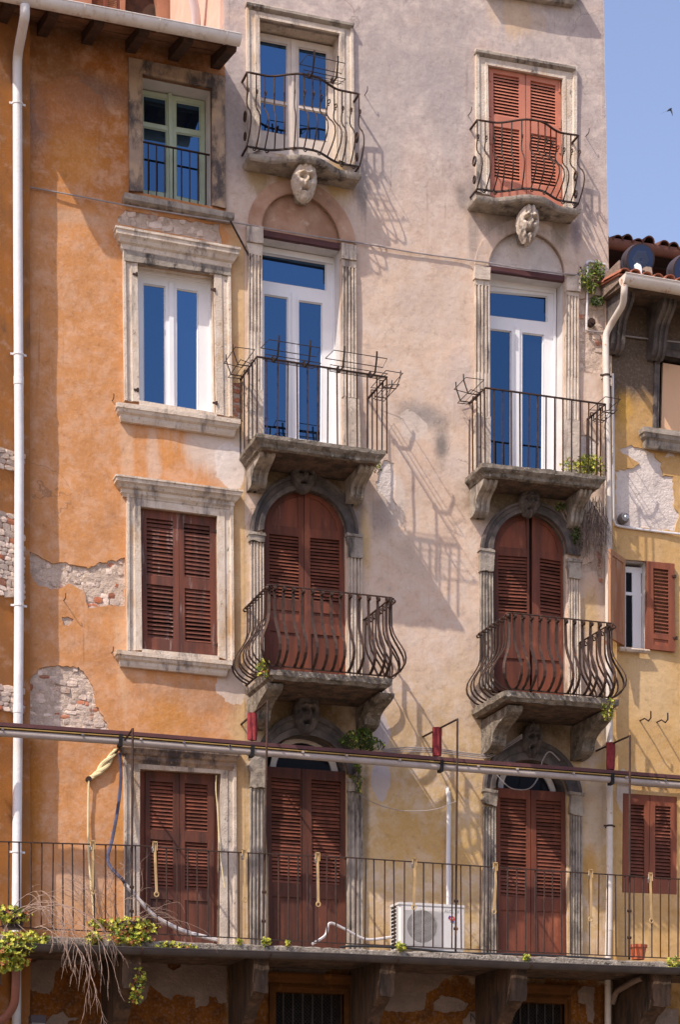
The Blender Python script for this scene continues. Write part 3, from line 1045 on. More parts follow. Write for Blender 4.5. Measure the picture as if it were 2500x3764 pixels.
mb.loft(fr, [lerp(p, (sum(q[0] for q in fr)/4, sum(q[1] for q in fr)/4), .05) for p in fr], [(0, Y-.03), (1, Y-.03), (1, Y+.01)], True)
mb.build('window_frame', 'white_pvc', w)
backing(oh, win2.p)
corniced(oh, 'c4', (748, 1178), (1540, 1292), .13, SILL(.13, .20), 'limestone', 'sill')
for x, y in ((872, 365), (880, 1105), (1372, 465), (1384, 1190)):
    hinge(oh, 'c4', x, y, -.045)
hook(oh, 'c4', 718, 1172)

# -- third window: closed weathered shutters
o = QL('d1', [(808, 1385), (805, 355), (1485, 445), (1492, 1460)])
i = [win3.p[3], win3.p[0], win3.p[1], win3.p[2]]
surround(oh, o, i, 'limestone', .06, .22)
corniced(oh, 'd1', (740, 246), (1558, 351), .17, CORNICE(.17, .22), 'limestone', 'cornice')
corniced(oh, 'd1', (745, 1371), (1488, 1447), .13, SILL(.13, .18), 'limestone', 'sill')
Y = .035
lf = QL('d1', [(893, 462), (1140, 494), (1148, 1402), (903, 1382)], Y)
rt = QL('d1', [(1142, 494), (1384, 523), (1394, 1425), (1150, 1404)], Y)
leaf(oh, lf, [(QL('d1', [(936, 528), (1106, 548), (1108, 915), (940, 895)], Y), 14), (QL('d1', [(940, 950), (1108, 968), (1110, 1312), (942, 1296)], Y), 13)], (), Y, 'grey_red_wood', 'grey_red_wood', loose=1)
leaf(oh, rt, [(QL('d1', [(1176, 562), (1342, 582), (1344, 925), (1180, 905)], Y), 13), (QL('d1', [(1181, 978), (1346, 996), (1350, 1335), (1185, 1320)], Y), 13)], (), Y, 'grey_red_wood', 'grey_red_wood', loose=1)
backing(oh, win3.p, .2)
for wq in (win2.p, win3.p):
    block(oh, [(wq[3][0], wq[3][1]+.012), (wq[2][0], wq[2][1]+.012), (wq[2][0], wq[2][1]-.05), (wq[3][0], wq[3][1]-.05)], -.06, .2, 'sill_stone', 'limestone')
for x, y in ((895, 550), (900, 1288), (1386, 618), (1394, 1345)):
    hinge(oh, 'd1', x, y, Y-.02)
hook(oh, 'd1', 712, 1395, .09)
hook(oh, 'd1', 405, 1060, .12)
hook(oh, 'c4', 45, 1190, .03)

# -- balcony door of the orange house
o = [Q('b1', 570, 790), Q('e1', 788, 640), Q('e1', 1505, 705), Q('b1', 1088, 800)]
i = [door4.p[3], door4.p[0], door4.p[1], door4.p[2]]
surround(oh, o, i, 'fluted_stone', .05, .2, 'door_surround')
corniced(oh, 'e1', (765, 560), (1555, 622), .17, CORNICE(.17, .24), 'plaster_jamb', 'cornice')
Y = .05
lf = [Q(*q, Y) for q in (('e1', 930, 752), ('e1', 1146, 766), ('b1', 830, 780), ('b1', 668, 772))]
rt = [Q(*q, Y) for q in (('e1', 1149, 766), ('e1', 1372, 780), ('b1', 985, 790), ('b1', 832, 782))]
leaf(oh, lf, [(QL('e1', [(958, 820), (1106, 830), (1106, 1142), (960, 1130)], Y), 13), ([Q(*q, Y) for q in (('e1', 962, 1192), ('e1', 1106, 1202), ('b1', 798, 506), ('b1', 696, 500))], 14)],
     [[Q(*q, Y) for q in (('b1', 694, 550), ('b1', 798, 556), ('b1', 800, 700), ('b1', 696, 694))]], Y, 'dark_red_wood')
leaf(oh, rt, [(QL('e1', [(1182, 834), (1328, 845), (1328, 1150), (1184, 1140)], Y), 13), ([Q(*q, Y) for q in (('e1', 1184, 1208), ('e1', 1328, 1218), ('b1', 956, 512), ('b1', 852, 508))], 14)],
     [[Q(*q, Y) for q in (('b1', 852, 558), ('b1', 956, 564), ('b1', 958, 706), ('b1', 854, 702))]], Y, 'dark_red_wood')
mb = MB()
p4 = [Q(*q, Y+.03) for q in (('e1', 884, 745), ('e1', 1412, 778), ('b1', 1016, 795), ('b1', 636, 775))]
q4 = [Q(*q, Y+.03) for q in (('e1', 930, 752), ('e1', 1372, 780), ('b1', 985, 790), ('b1', 668, 772))]
mb.loft(p4, q4, [(0, Y+.03), (1, Y+.03), (1, Y+.08)], True)
mb.build('door_frame', 'red_wood', oh)
backing(oh, door4.p, .2)

# -- eaves: rafters, boards, white gutter
GA, GB = Q('c1', -150, -62, -.92), Q('c1', 1535, 260, -.92)
sl = (GB[1]-GA[1])/(GB[0]-GA[0])
gz = lambda x: GA[1]+sl*(x-GA[0])
mb = MB()
n = 14
rad = .095
for off, rr in ((0, rad), (.006, rad-.008)):
    vs = []
    for x in (GA[0], GB[0]):
        for k in range(n+1):
            t = math.pi+math.pi*k/n
            vs.append((x, -.92+rr*math.cos(t), gz(x)+.03+rr*math.sin(t)))
    mb.add(vs, [(k, k+1, n+2+k, n+1+k) for k in range(n)])
vs = [(GB[0], -.92+rad*math.cos(math.pi+math.pi*k/n), gz(GB[0])+.03+rad*math.sin(math.pi+math.pi*k/n)) for k in range(n+1)]
mb.add(vs, [tuple(range(n+1))])
for y in (-.92-rad, -.92+rad):
    mb.tube([(GA[0], y, gz(GA[0])+.03), (GB[0], y, gz(GB[0])+.03)], .009, 6)
gut = mb.build('gutter', 'gutter_white', oh, 50)
for x in (530, 1012, 1440):
    p = Q('c1', x, 150, -.92)
    mb = MB()
    vs = []
    for dx in (-.012, .012):
        for k in range(n+1):
            t = math.pi+math.pi*k/n
            vs.append((p[0]+dx, -.92+(rad+.006)*math.cos(t), gz(p[0])+.03+(rad+.006)*math.sin(t)))
    mb.add(vs, [(k, k+1, n+2+k, n+1+k) for k in range(n)])
    mb.build('gutter_joint', 'gutter_rusty', gut)
RS = .30       # roof slope
mb = MB()
zr = lambda x, y: gz(x)+.012+(y+.92)*RS
k = 9
for j in range(k):
    y0, y1 = -.86+j*.105, -.86+(j+1)*.105-.006
    f = lambda x, y, d: (x, y, zr(x, y)+d+.004*(j % 3))
    mb.hexa([f(GA[0], y0, 0), f(GB[0]-.05, y0, 0), f(GB[0]-.05, y1, 0), f(GA[0], y1, 0), f(GA[0], y0, .03), f(GB[0]-.05, y0, .03), f(GB[0]-.05, y1, .03), f(GA[0], y1, .03)])
    mb.build('soffit_board', 'soffit_wood', oh)
    mb = MB()
for x, y in ((32, 92), (310, 142), (600, 196), (885, 256), (1165, 308), (1440, 368)):
    p = Q('c1', x, y, -.45)
    mb = MB()
    f = lambda dx, yy, d: (p[0]+dx, yy, zr(p[0], yy)+d)
    a = .062
    mb.hexa([f(-a, -.74, -.10), f(a, -.74, -.10), f(a, .04, -.15), f(-a, .04, -.15), f(-a, -.80, -.004), f(a, -.80, -.004), f(a, .04, -.004), f(-a, .04, -.004)])
    mb.build('rafter', 'dark_wood', oh)
mb = MB()
f = lambda x, y, d: (x, y, zr(x, y)+d)
mb.hexa([f(GA[0], -.9, .035), f(GB[0]-.04, -.9, .035), f(GB[0]-.04, 4, .035), f(GA[0], 4, .035), f(GA[0], -.9, .055), f(GB[0]-.04, -.9, .055), f(GB[0]-.04, 4, .055), f(GA[0], 4, .055)])
mb.build('roof', 'terracotta', oh)
mb = MB()
n = 8
vs = []
for (y, rr) in ((-.5, .075), (0, .07)):
    for q in range(n+1):
        t = math.pi*q/n
        vs.append((rr*math.cos(t), y, rr*math.sin(t)*.8))
for (y, rr) in ((-.5, .06), (0, .055)):
    for q in range(n+1):
        t = math.pi*q/n
        vs.append((rr*math.cos(t), y, rr*math.sin(t)*.8))
m1 = n+1
fs = [(q, q+1, m1+q+1, m1+q) for q in range(n)]+[(2*m1+q, 2*m1+q+1, 3*m1+q+1, 3*m1+q) for q in range(n)]+[(q, q+1, 2*m1+q+1, 2*m1+q) for q in range(n)]
mb.add(vs, fs)
TILE = mesh_of(mb, 'roof_tile', 'terracotta', True)
x = GA[0]+.05
while x < GB[0]-.1:
    put('roof_tile', TILE, oh, (x, -.40, zr(x, -.4)+.015), (math.atan(RS)+random.uniform(-.02, .02), -math.atan(sl), random.uniform(-.03, .03)), (1, 1, 1))
    x += .185

# ================================================================== the tall beige house
th = thing('tall_house', 'tall narrow beige plaster house with arched balcony doors and carved heads', 'house', (W(1500, 3000)[0], 0, 0))
QQ = lambda L, y=0.0: [Q(q[0], q[1], q[2], y) for q in L]
T1 = QL('c2', [(262, 125), (775, 225), (772, 1035), (270, 965)])
T2 = QL('c3', [(332, 425), (812, 512), (820, 1335), (345, 1258)])
D1L, D1R = Q('c5', 280, 88), Q('c5', 785, 178)
D1 = [Q('c5', 282, 1400)]+arch(D1L, D1R, Q('c2', 525, 1248), 20)+[Q('c5', 800, 1480)]
D2L, D2R = Q('c6', 343, 318), Q('c6', 828, 384)
D2 = [Q('d3', 345, 262)]+arch(D2L, D2R, Q('c6', 600, 95), 20)+[Q('d3', 822, 305)]
A1L, A1R, A1T = ('d2', 287, 612), ('d2', 820, 642), ('d2', 555, 357)
A2L, A2R, A2T = ('d3', 365, 735), ('d3', 838, 762), ('d3', 605, 500)
A3L, A3R, A3T = ('e2', 303, 745), ('e2', 828, 780), ('e2', 560, 530)
A4L, A4R, A4T = ('e3', 378, 872), ('e3', 848, 900), ('e3', 600, 690)
mk = lambda l, r, t, bl, br, y=0: [Q(*bl, y)]+arch(Q(*l, y), Q(*r, y), Q(*t, y), 24)+[Q(*br, y)]
A1 = mk(A1L, A1R, A1T, ('d2', 300, 1570), ('d2', 830, 1595))
A2 = mk(A2L, A2R, A2T, ('e3', 365, 255), ('e3', 845, 305))
A3 = mk(A3L, A3R, A3T, ('b1', 1240, 800), ('b2', 33, 820))
A4 = mk(A4L, A4R, A4T, ('b2', 712, 840), ('b2', 1055, 860))
patB = ragged(QL('c6', [(925, 520), (1080, 490), (1092, 700), (1072, 965), (1010, 1003), (932, 985)]), .04, .012, 21)
patB2 = ragged(QL('d3', [(1000, 690), (1075, 705), (1078, 960), (1050, 935), (1035, 870), (955, 880), (950, 830), (1020, 800)]), .04, .010, 22)
patW = ragged(QL('d2', [(1010, 330), (1060, 160), (1130, 180), (1150, 300), (1130, 400), (1160, 500), (1080, 420)]), .05, .02, 23)
patV = ragged(QL('c6', [(928, 1395), (975, 1380), (1050, 1450), (1055, 1568), (960, 1560), (930, 1500)]), .05, .015, 24)
G1 = QL('z2', [(893, 287), (1330, 305), (1330, 760), (893, 742)])
G2 = QL('z3', [(660, 286), (962, 300), (962, 620), (660, 606)])
xr0, xr1 = W(2196, -1250), W(2240, 1000)
wall_t = [(W(899, 3764)[0]+.003, 0), (W(900, 3764)[0]+.003, W(900, 3764)[1]), W(898.6, 2000), W(897.6, 900), W(830.7, 780), (W(812, -200)[0], W(812, -1250)[1]), xr0, xr1, (W(2243, 3764)[0], 0)]
mb = MB()
mb.plate(wall_t, [T1, T2, D1, D2, A1, A2, A3, A4, patB, patB2, patW, patV, G1, G2], 0, .05, .13, .014, 1.1)
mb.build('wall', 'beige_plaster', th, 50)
rubble(th, patB, .026, (.05, .09), (.07, .18), 31, reds=.14)
rubble(th, patB2, .024, (.055, .085), (.08, .17), 32, reds=.45)
for pp in (patW, patV):
    x0, x1, z0, z1 = bbox(pp)
    mb = MB()
    mb.plate([(x0-.05, z0-.05), (x1+.05, z0-.05), (x1+.05, z1+.05), (x0-.05, z1+.05)], [], .016, None, .05, .012, 5)
    mb.build('bare_patch', 'bare_plaster', th, True)
xl = W(812, -200)[0]
ztop = W(1500, -1300)[1]
mb = MB()
mb.hexa([(xl, .05, 0), (xl+.3, .05, 0), (xl+.3, 2.6, 0), (xl, 2.6, 0), (xl, .05, ztop), (xl+.3, .05, ztop), (xl+.3, 2.6, ztop), (xl, 2.6, ztop)])
mb.build('side_wall', 'pink_wall', th)
mb = MB()
xe = xr1[0]
mb.hexa([(xe-.4, .06, 0), (xe, .06, 0), (xe, 9, 0), (xe-.4, 9, 0), (xr0[0]-.4, .06, ztop), (xr0[0], .06, ztop), (xr0[0], 9, ztop), (xr0[0]-.4, 9, ztop)])
mb.build('side_wall', 'pink_wall', th)
mb = MB()
mb.box(xl+.31, xe-.45, .9, 8.9, 0, ztop)
mb.build('house_body', 'brown_plaster', th)
mb = MB()
mb.box(xl-.3, xe+.3, -.4, 9.2, ztop+.01, ztop+.2)
mb.build('roof', 'terracotta', th)

# -- top windows
surround(th, QL('c2', [(188, 1000), (178, 18), (862, 165), (870, 1075)]), [T1[3], T1[0], T1[1], T1[2]], 'limestone', .05, .26,
         prof=[(0, .01), (0, -.05), (.18, -.05), (.22, -.03), (.60, -.03), (.64, -.045), (1, -.045), (1, .26)])
sill(th, Q('c2', 205, 26, -.06), Q('c2', 850, 155, -.06), [(.05, .016), (.08, .010), (.08, -.022), (.055, -.04), (.04, -.05)], 'weathered_stone', 'cornice', .6)
Y = .22
fr = QL('c2', [(255, 205), (752, 303), (746, 1040), (262, 970)], Y)
P = [[(266, 622), (445, 655), (447, 285), (265, 250)], [(275, 832), (443, 866), (444, 676), (266, 644)], [(518, 672), (703, 702), (702, 335), (518, 300)], [(520, 880), (703, 906), (703, 724), (520, 692)]]
w = window(th, fr, [QL('c2', q, Y) for q in P], Y, 'old_white')
mb = MB()
a, b = Q('c2', 482, 265, Y), Q('c2', 488, 960, Y)
mb.slab4([(a[0]-.03, a[1]), (a[0]+.03, a[1]), (b[0]+.03, b[1]), (b[0]-.03, b[1])], Y-.022, Y+.01)
mb.build('meeting_stile', 'old_white', w)
backing(th, T1)
surround(th, QL('c3', [(260, 1235), (255, 320), (903, 436), (897, 1345)]), [T2[3], T2[0], T2[1], T2[2]], 'limestone', .05, .2,
         prof=[(0, .01), (0, -.05), (.25, -.05), (.30, -.03), (.75, -.03), (.8, -.04), (1, -.04), (1, .2)])
sill(th, Q('c3', 282, 328, -.06), Q('c3', 880, 432, -.06), [(.05, .016), (.08, .010), (.08, -.022), (.055, -.04), (.04, -.05)], 'weathered_stone', 'cornice', .6)
Y = .02
lf = leaf(th, QL('c3', [(333, 426), (577, 469), (585, 1302), (345, 1255)], Y), [(QL('c3', [(373, 466), (539, 496), (541, 762), (376, 734)], Y), 13), (QL('c3', [(377, 806), (541, 832), (546, 1166), (382, 1138)], Y), 16)], (), Y, 'salmon_paint', 'salmon_paint')
rt = leaf(th, QL('c3', [(582, 470), (811, 512), (820, 1332), (589, 1303)], Y), [(QL('c3', [(612, 514), (773, 546), (775, 806), (613, 776)], Y), 13), (QL('c3', [(613, 852), (775, 880), (778, 1204), (616, 1178)], Y), 16)], (), Y, 'salmon_paint', 'salmon_paint')
for par, pts in ((lf, ((352, 487), (354, 712), (356, 890), (352, 1180))), (rt, ((797, 560), (800, 790), (800, 950), (802, 1230)))):
    for x, y in pts:
        p = Q('c3', x, y, Y)
        mb = MB()
        mb.box(p[0]-.012, p[0]+.012, Y-.012, Y, p[1]-.07, p[1]+.07)
        mb.build('hinge', 'salmon_paint', par)
backing(th, T2, .2)
sill(th, W(1818, -92, -.15), W(2100, -52, -.15), SILL(.2, .2), 'weathered_stone')
for x, y in ((213, 740), (965, 875)):
    hook(th, 'c3', x, y, .1)
hook(th, 'c2', 942, 610, .1)


def filled(house, poly, y, mat, name):
    mb = MB()
    mb.plate(poly, [], y, y+.02, .06, .004, 4)
    return mb.build(name, mat, house, True)


# -- white balcony doors with a walled-up arch above
for key in (0, 1):
    if key == 0:
        c, L, Rr, T, mt = 'c5', D1L, D1R, Q('c2', 525, 1248), 'tympanum_brown'
        oL, oR, oT = Q('c5', 192, 72), Q('c5', 880, 178), Q('c2', 520, 1160)
    else:
        c, L, Rr, T, mt = 'c6', D2L, D2R, Q('c6', 600, 95), 'bare_plaster'
        oL, oR, oT = Q('c6', 250, 312), Q('c6', 915, 385), Q('c6', 600, 15)
    arch_ring(th, arch(oL, oR, oT, 20), arch(L, Rr, T, 20), 'tympanum_brown' if key == 0 else 'beige_plaster', .03, .06, 'arch', [(0, .01), (0, -.03), (.92, -.03), (1, -.022), (1, .07)])
    filled(th, arch(L, Rr, T, 20), .045, mt, 'arch_infill')
    mb = MB()
    h = .05
    mb.slab4([(L[0]-.02, L[1]+.02), (Rr[0]+.02, Rr[1]+.02), (Rr[0]+.02, Rr[1]-h), (L[0]-.02, L[1]-h)], -.012, .06)
    mb.build('lintel', 'awning_brown', th)
    poly = D1 if key == 0 else D2
    inn = [poly[0], (L[0], L[1]-h), (Rr[0], Rr[1]-h), poly[-1]]
    mb = MB()
    mb.loft(inn, inn, [(0, .05), (0, .33)], False)
    mb.build('reveal', 'white_reveal', th)
    if key == 0:
        Y = .27
        fr = QL(c, [(262, 185), (748, 268), (758, 1490), (268, 1425)], Y)
        panes = [QL(c, q, Y) for q in ([(283, 402), (696, 467), (696, 292), (282, 225)], [(298, 1392), (446, 1412), (450, 512), (298, 488)], [(520, 1422), (666, 1440), (671, 549), (520, 528)])]
        st = (Q(c, 487, 485, Y), Q(c, 487, 1420, Y))
    else:
        Y = .25
        fr = QQ([('c6', 332, 400), ('c6', 772, 455), ('d3', 764, 275), ('d3', 334, 230)], Y)
        panes = [QQ(q, Y) for q in ([('c6', 344, 626), ('c6', 720, 670), ('c6', 720, 503), ('c6', 343, 470)], [('d3', 355, 210), ('d3', 487, 222), ('c6', 490, 727), ('c6', 354, 710)],
                                    [('d3', 557, 230), ('d3', 691, 242), ('c6', 696, 751), ('c6', 559, 734)])]
        st = (Q('c6', 526, 700, Y), Q('d3', 524, 230, Y))
    w = window(th, fr, panes, Y, 'white_pvc', inset=.03, name='balcony_door')
    mb = MB()
    a, b = st
    mb.slab4([(a[0]-.03, a[1]), (a[0]+.03, a[1]), (b[0]+.03, b[1]), (b[0]-.03, b[1])], Y-.022, Y+.01)
    mb.build('meeting_stile', 'white_pvc', w)
    cc = (sum(q[0] for q in fr)/4, sum(q[1] for q in fr)/4)
    mb = MB()
    mb.loft(fr, [lerp(p, cc, .06) for p in fr], [(0, Y-.03), (1, Y-.03), (1, Y+.01)], True)
    mb.build('door_frame', 'white_pvc', w)
    mb = MB()
    mb.plate([(p[0], p[1]) for p in inn], [], .42, .44)
    mb.build('dark_sheet', 'black', th)  # black sheet in place of the unlit room

PIL = [  # (impost or capital, shaft corners, base or None, split)
    (QL('c5', [(176, 58), (280, 76), (280, 184), (176, 166)]), QL('c5', [(190, 240), (276, 254), (276, 1118), (190, 1105)]), QL('c5', [(184, 1106), (282, 1119), (284, 1440), (184, 1425)]), .57),
    (QL('c5', [(785, 180), (882, 196), (882, 290), (785, 275)]), QL('c5', [(794, 322), (877, 336), (882, 1166), (795, 1155)]), QL('c5', [(799, 1160), (897, 1176), (906, 1500), (800, 1480)]), .66),
    (QL('c6', [(243, 322), (341, 335), (341, 416), (243, 403)]), QL('c6', [(250, 438), (339, 450), (341, 1284), (250, 1270)]), QQ([('c6', 245, 1272), ('c6', 346, 1286), ('d3', 346, 262), ('d3', 245, 250)]), .67),
    (QL('c6', [(828, 375), (919, 388), (919, 491), (828, 478)]), QL('c6', [(829, 505), (909, 518), (909, 1308), (827, 1296)]), QQ([('c6', 819, 1298), ('c6', 918, 1312), ('d3', 918, 300), ('d3', 820, 288)]), .66),
    (QL('d2', [(190, 630), (288, 645), (288, 694), (190, 680)]), QL('d2', [(207, 688), (286, 700), (291, 1540), (207, 1530)]), None, None),
    (QL('d2', [(822, 642), (915, 656), (916, 796), (822, 780)]), QL('d2', [(831, 788), (915, 800), (919, 1580), (832, 1570)]), None, None),
    (QL('d3', [(277, 738), (364, 751), (364, 886), (277, 873)]), QQ([('d3', 285, 880), ('d3', 361, 891), ('e3', 366, 245), ('e3', 285, 230)]), None, None),
    (QL('d3', [(843, 803), (925, 816), (925, 932), (843, 917)]), QQ([('d3', 849, 922), ('d3', 918, 934), ('e3', 926, 298), ('e3', 851, 288)]), None, None),
    (QL('e2', [(195, 640), (301, 655), (301, 876), (195, 861)]), QQ([('e2', 203, 870), ('e2', 299, 882), ('b1', 1220, 815), ('b1', 1148, 805)]), None, None),
    (QL('e2', [(830, 815), (908, 828), (908, 902), (830, 890)]), QQ([('e2', 832, 893), ('e2', 918, 905), ('b2', 100, 830), ('b2', 34, 822)]), None, None),
    (QL('e3', [(299, 878), (381, 892), (381, 988), (299, 972)]), QQ([('e3', 303, 984), ('e3', 379, 996), ('b2', 714, 850), ('b2', 652, 842)]), None, None),
    (QL('e3', [(853, 898), (933, 912), (933, 1048), (853, 1030)]), QQ([('e3', 862, 1038), ('e3', 931, 1050), ('b2', 1113, 870), ('b2', 1058, 862)]), None, None)]
for k, (cap, sh, base, spl) in enumerate(PIL):
    mt = 'weathered_stone' if k in (6, 8, 9, 10, 11) else 'fluted_stone'
    p = pilaster(th, *sh, flutes=4 if k not in (9,) else 3, proud=.06, mat=mt, split=spl)
    block(p, cap, -.08, .01, 'capital', 'weathered_stone' if k >= 4 else mt, .014 if k >= 4 else .006, k)
    if k >= 4:
        a, b = lerp(cap[0], cap[3], .0), lerp(cap[1], cap[2], .0)
        block(p, [(a[0]-.012, a[1]+.012), (b[0]+.012, b[1]+.012), (b[0]+.012, b[1]-.03), (a[0]-.012, a[1]-.03)], -.095, .01, 'abacus', 'weathered_stone', .008, k+40)
    else:
        q = [lerp(cap[3], sh[0], .05), lerp(cap[2], sh[1], .05), sh[1], sh[0]]
        block(p, q, -.055, .01, 'necking', mt, .005, k+60)
    if base:
        block(p, base, -.065, .01, 'base', mt, .004, k+80)


# -- arched doors with shutters
def half_leaf(L, Rr, T, y, side, bl, br, gap=.004):
    pts = arch(Q(*L, y), Q(*Rr, y), Q(*T, y), 24)
    if side == 0:
        a = [(p[0]-(gap if i == 12 else 0), p[1]) for i, p in enumerate(pts[:13])]
    else:
        a = [(p[0]+(gap if i == 0 else 0), p[1]) for i, p in enumerate(pts[12:])]
    return [Q(*bl, y)]+a+[Q(*br, y)]


def arched(A, ring, L, Rr, T, mat, back=.40):
    oL, oR, oT = ring
    arch_ring(th, arch(Q(*oL), Q(*oR), Q(*oT), 24), arch(Q(*L), Q(*Rr), Q(*T), 24), mat, .07, .28)
    mb = MB()
    j = [A[0], A[1]]
    mb.loft(j, j, [(0, .05), (0, .28)], False)
    mb.build('reveal', 'weathered_stone', th)
    mb = MB()
    j = [A[-2], A[-1]]
    mb.loft(j, j, [(0, .05), (0, .28)], False)
    mb.build('reveal', 'weathered_stone', th)
    mb = MB()
    mb.plate(A, [], back, back+.02)
    mb.build('dark_sheet', 'black', th)  # black sheet instead of a room in shade


arched(A1, (('d2', 205, 625), ('d2', 893, 655), ('d2', 556, 258)), A1L, A1R, A1T, 'limestone_black', .15)
Y = .06
leaf(th, half_leaf(A1L, A1R, A1T, Y, 0, ('d2', 306, 1560), ('d2', 550, 1575)), [(QL('d2', [(330, 630), (518, 650), (523, 1062), (332, 1040)], Y), 19)],
     [QL('d2', q, Y) for q in ([(338, 572), (352, 510), (400, 440), (455, 408), (513, 392), (515, 592)], [(334, 1112), (522, 1128), (524, 1195), (336, 1178)], [(335, 1250), (525, 1270), (530, 1515), (340, 1498)])], Y, loose=.5)
leaf(th, half_leaf(A1L, A1R, A1T, Y, 1, ('d2', 553, 1575), ('d2', 826, 1590)), [(QL('d2', [(592, 655), (780, 672), (782, 1085), (596, 1064)], Y), 19)],
     [QL('d2', q, Y) for q in ([(590, 600), (588, 398), (650, 420), (710, 475), (752, 545), (768, 612)], [(597, 1132), (782, 1148), (783, 1215), (598, 1200)], [(598, 1272), (780, 1286), (783, 1530), (602, 1518)])], Y, loose=.5)
arched(A2, (('d3', 285, 748), ('d3', 920, 780), ('d3', 608, 432)), A2L, A2R, A2T, 'limestone_black', .15)
leaf(th, half_leaf(A2L, A2R, A2T, Y, 0, ('e3', 372, 240), ('e3', 608, 258)), [(QL('d3', [(405, 768), (590, 780), (592, 1152), (408, 1140)], Y), 17)],
     [QL('d3', [(410, 712), (425, 655), (465, 595), (520, 552), (585, 538), (590, 728)], Y), QL('e3', [(410, 30), (572, 38), (574, 225), (412, 215)], Y)], Y, loose=.5)
A2R_, A2T_ = A2R, A2T
rl = leaf(th, half_leaf(A2L, A2R, A2T, Y+.03, 1, ('e3', 622, 258), ('e3', 845, 285), .04), [(QL('d3', [(672, 786), (806, 808), (808, 1165), (676, 1145)], Y+.03), 16)],
          [QL('d3', [(672, 740), (668, 560), (715, 585), (765, 650), (792, 755)], Y+.03), QL('e3', [(655, 42), (802, 52), (804, 240), (657, 230)], Y+.03)], Y+.03, loose=.5)
arched(A3, (('e2', 228, 770), ('e2', 905, 810), ('e2', 562, 398)), A3L, A3R, A3T, 'limestone_black')
leaf(th, QQ([('e2', 303, 725), ('e2', 535, 741), ('b1', 1391, 800), ('b1', 1241, 790)], Y), [(QQ([('e2', 343, 795), ('e2', 530, 812), ('e2', 533, 1480), ('e2', 348, 1468)], Y), 29)],
     [QQ([('b1', 1254, 540), ('b1', 1386, 546), ('b1', 1388, 745), ('b1', 1256, 738)], Y)], Y, 'dark_red_wood', loose=.6)
leaf(th, QQ([('e2', 540, 742), ('e2', 828, 762), ('b2', 34, 815), ('b1', 1394, 800)], Y), [(QQ([('e2', 600, 810), ('e2', 788, 825), ('e2', 783, 1490), ('e2', 606, 1478)], Y), 29)],
     [QQ([('b1', 1442, 550), ('b1', 1560, 555), ('b1', 1562, 760), ('b1', 1444, 755)], Y)], Y, 'dark_red_wood', loose=.6)
arched(A4, (('e3', 303, 885), ('e3', 932, 920), ('e3', 602, 560)), A4L, A4R, A4T, 'limestone_black')
leaf(th, QQ([('e3', 378, 862), ('e3', 612, 878), ('b2', 880, 850), ('b2', 714, 840)], Y), [(QQ([('e3', 418, 925), ('e3', 585, 938), ('b2', 861, 548), ('b2', 742, 538)], Y), 27)],
     [QQ([('b2', 743, 602), ('b2', 860, 606), ('b2', 862, 795), ('b2', 745, 788)], Y)], Y, loose=.6)
leaf(th, QQ([('e3', 616, 878), ('e3', 848, 892), ('b2', 1054, 858), ('b2', 883, 851)], Y), [(QQ([('e3', 648, 940), ('e3', 808, 952), ('b2', 1022, 558), ('b2', 909, 550)], Y), 27)],
     [QQ([('b2', 910, 608), ('b2', 1022, 612), ('b2', 1024, 800), ('b2', 912, 795)], Y)], Y, loose=.6)
for (l, r, t, ol, orr, ot) in ((('e2', 372, 762), ('e2', 735, 785), ('e2', 545, 575), ('e2', 335, 760), ('e2', 775, 787), ('e2', 545, 535)),
                               (('e3', 440, 890), ('e3', 745, 905), ('e3', 570, 725), ('e3', 405, 888), ('e3', 778, 907), ('e3', 570, 690))):
    mb = MB()
    yy = .2
    i_, o_ = arch(Q(*l, yy), Q(*r, yy), Q(*t, yy), 18), arch(Q(*ol, yy), Q(*orr, yy), Q(*ot, yy), 18)
    mb.loft(o_, i_, [(0, yy+.05), (0, yy), (1, yy), (1, yy+.05)], False)
    f = mb.build('fanlight', 'old_white', th)
    mb = MB()
    mb.plate(i_, [], yy+.03, yy+.036)
    mb.build('pane', 'dark_glass', f)

# -- carved keystone heads
px = lambda c, x, y: (CR[c][0]+x*CR[c][2], CR[c][1]+y*CR[c][2])
head(th, *px('c2', 562, 1165), .33, .46, .24, 0, 'fluted_stone', -.20)
head(th, *px('c3', 602, 1437), .31, .49, .24, 1, 'fluted_stone', -.20)
for c_, x_, y_ in (('c2', 562, 1150), ('c3', 602, 1420)):
    p = Q(c_, x_, y_, -.2)
    mb = MB()
    mb.hexa([(p[0]-.09, -.19, p[1]-.12), (p[0]+.09, -.19, p[1]-.12), (p[0]+.08, .01, p[1]-.22), (p[0]-.08, .01, p[1]-.22), (p[0]-.13, -.21, p[1]+.2), (p[0]+.13, -.21, p[1]+.2), (p[0]+.13, .01, p[1]+.24), (p[0]-.13, .01, p[1]+.24)])
    mb.build('keystone', 'weathered_stone', th)
head(th, *px('d2', 556, 262), .34, .40, .25, 0, 'limestone_black')
head(th, *px('d3', 610, 430), .31, .38, .22, 1, 'limestone_black')
head(th, *px('e2', 575, 390), .36, .52, .28, 0, 'limestone_black')
head(th, *px('e3', 628, 560), .30, .46, .26, 1, 'limestone_black')
# old iron brace at the party wall
mb = MB()
a, b = Q('c5', 80, 20, -.16), Q('c5', 212, 268, -.03)
mb.tube([(a[0], -.16, a[1]), (b[0], -.03, b[1])], .014, 6)
mb.build('iron_brace', 'iron', th)
mb = MB()
p = Q('c6', 1003, 670, -.03)
mb.tube([(p[0], .02, p[1]), (p[0], -.05, p[1])], .055, 10)
mb.tube([(p[0], -.05, p[1]), (p[0], -.075, p[1])], .035, 10)
mb.build('tie_bolt', 'iron', th)

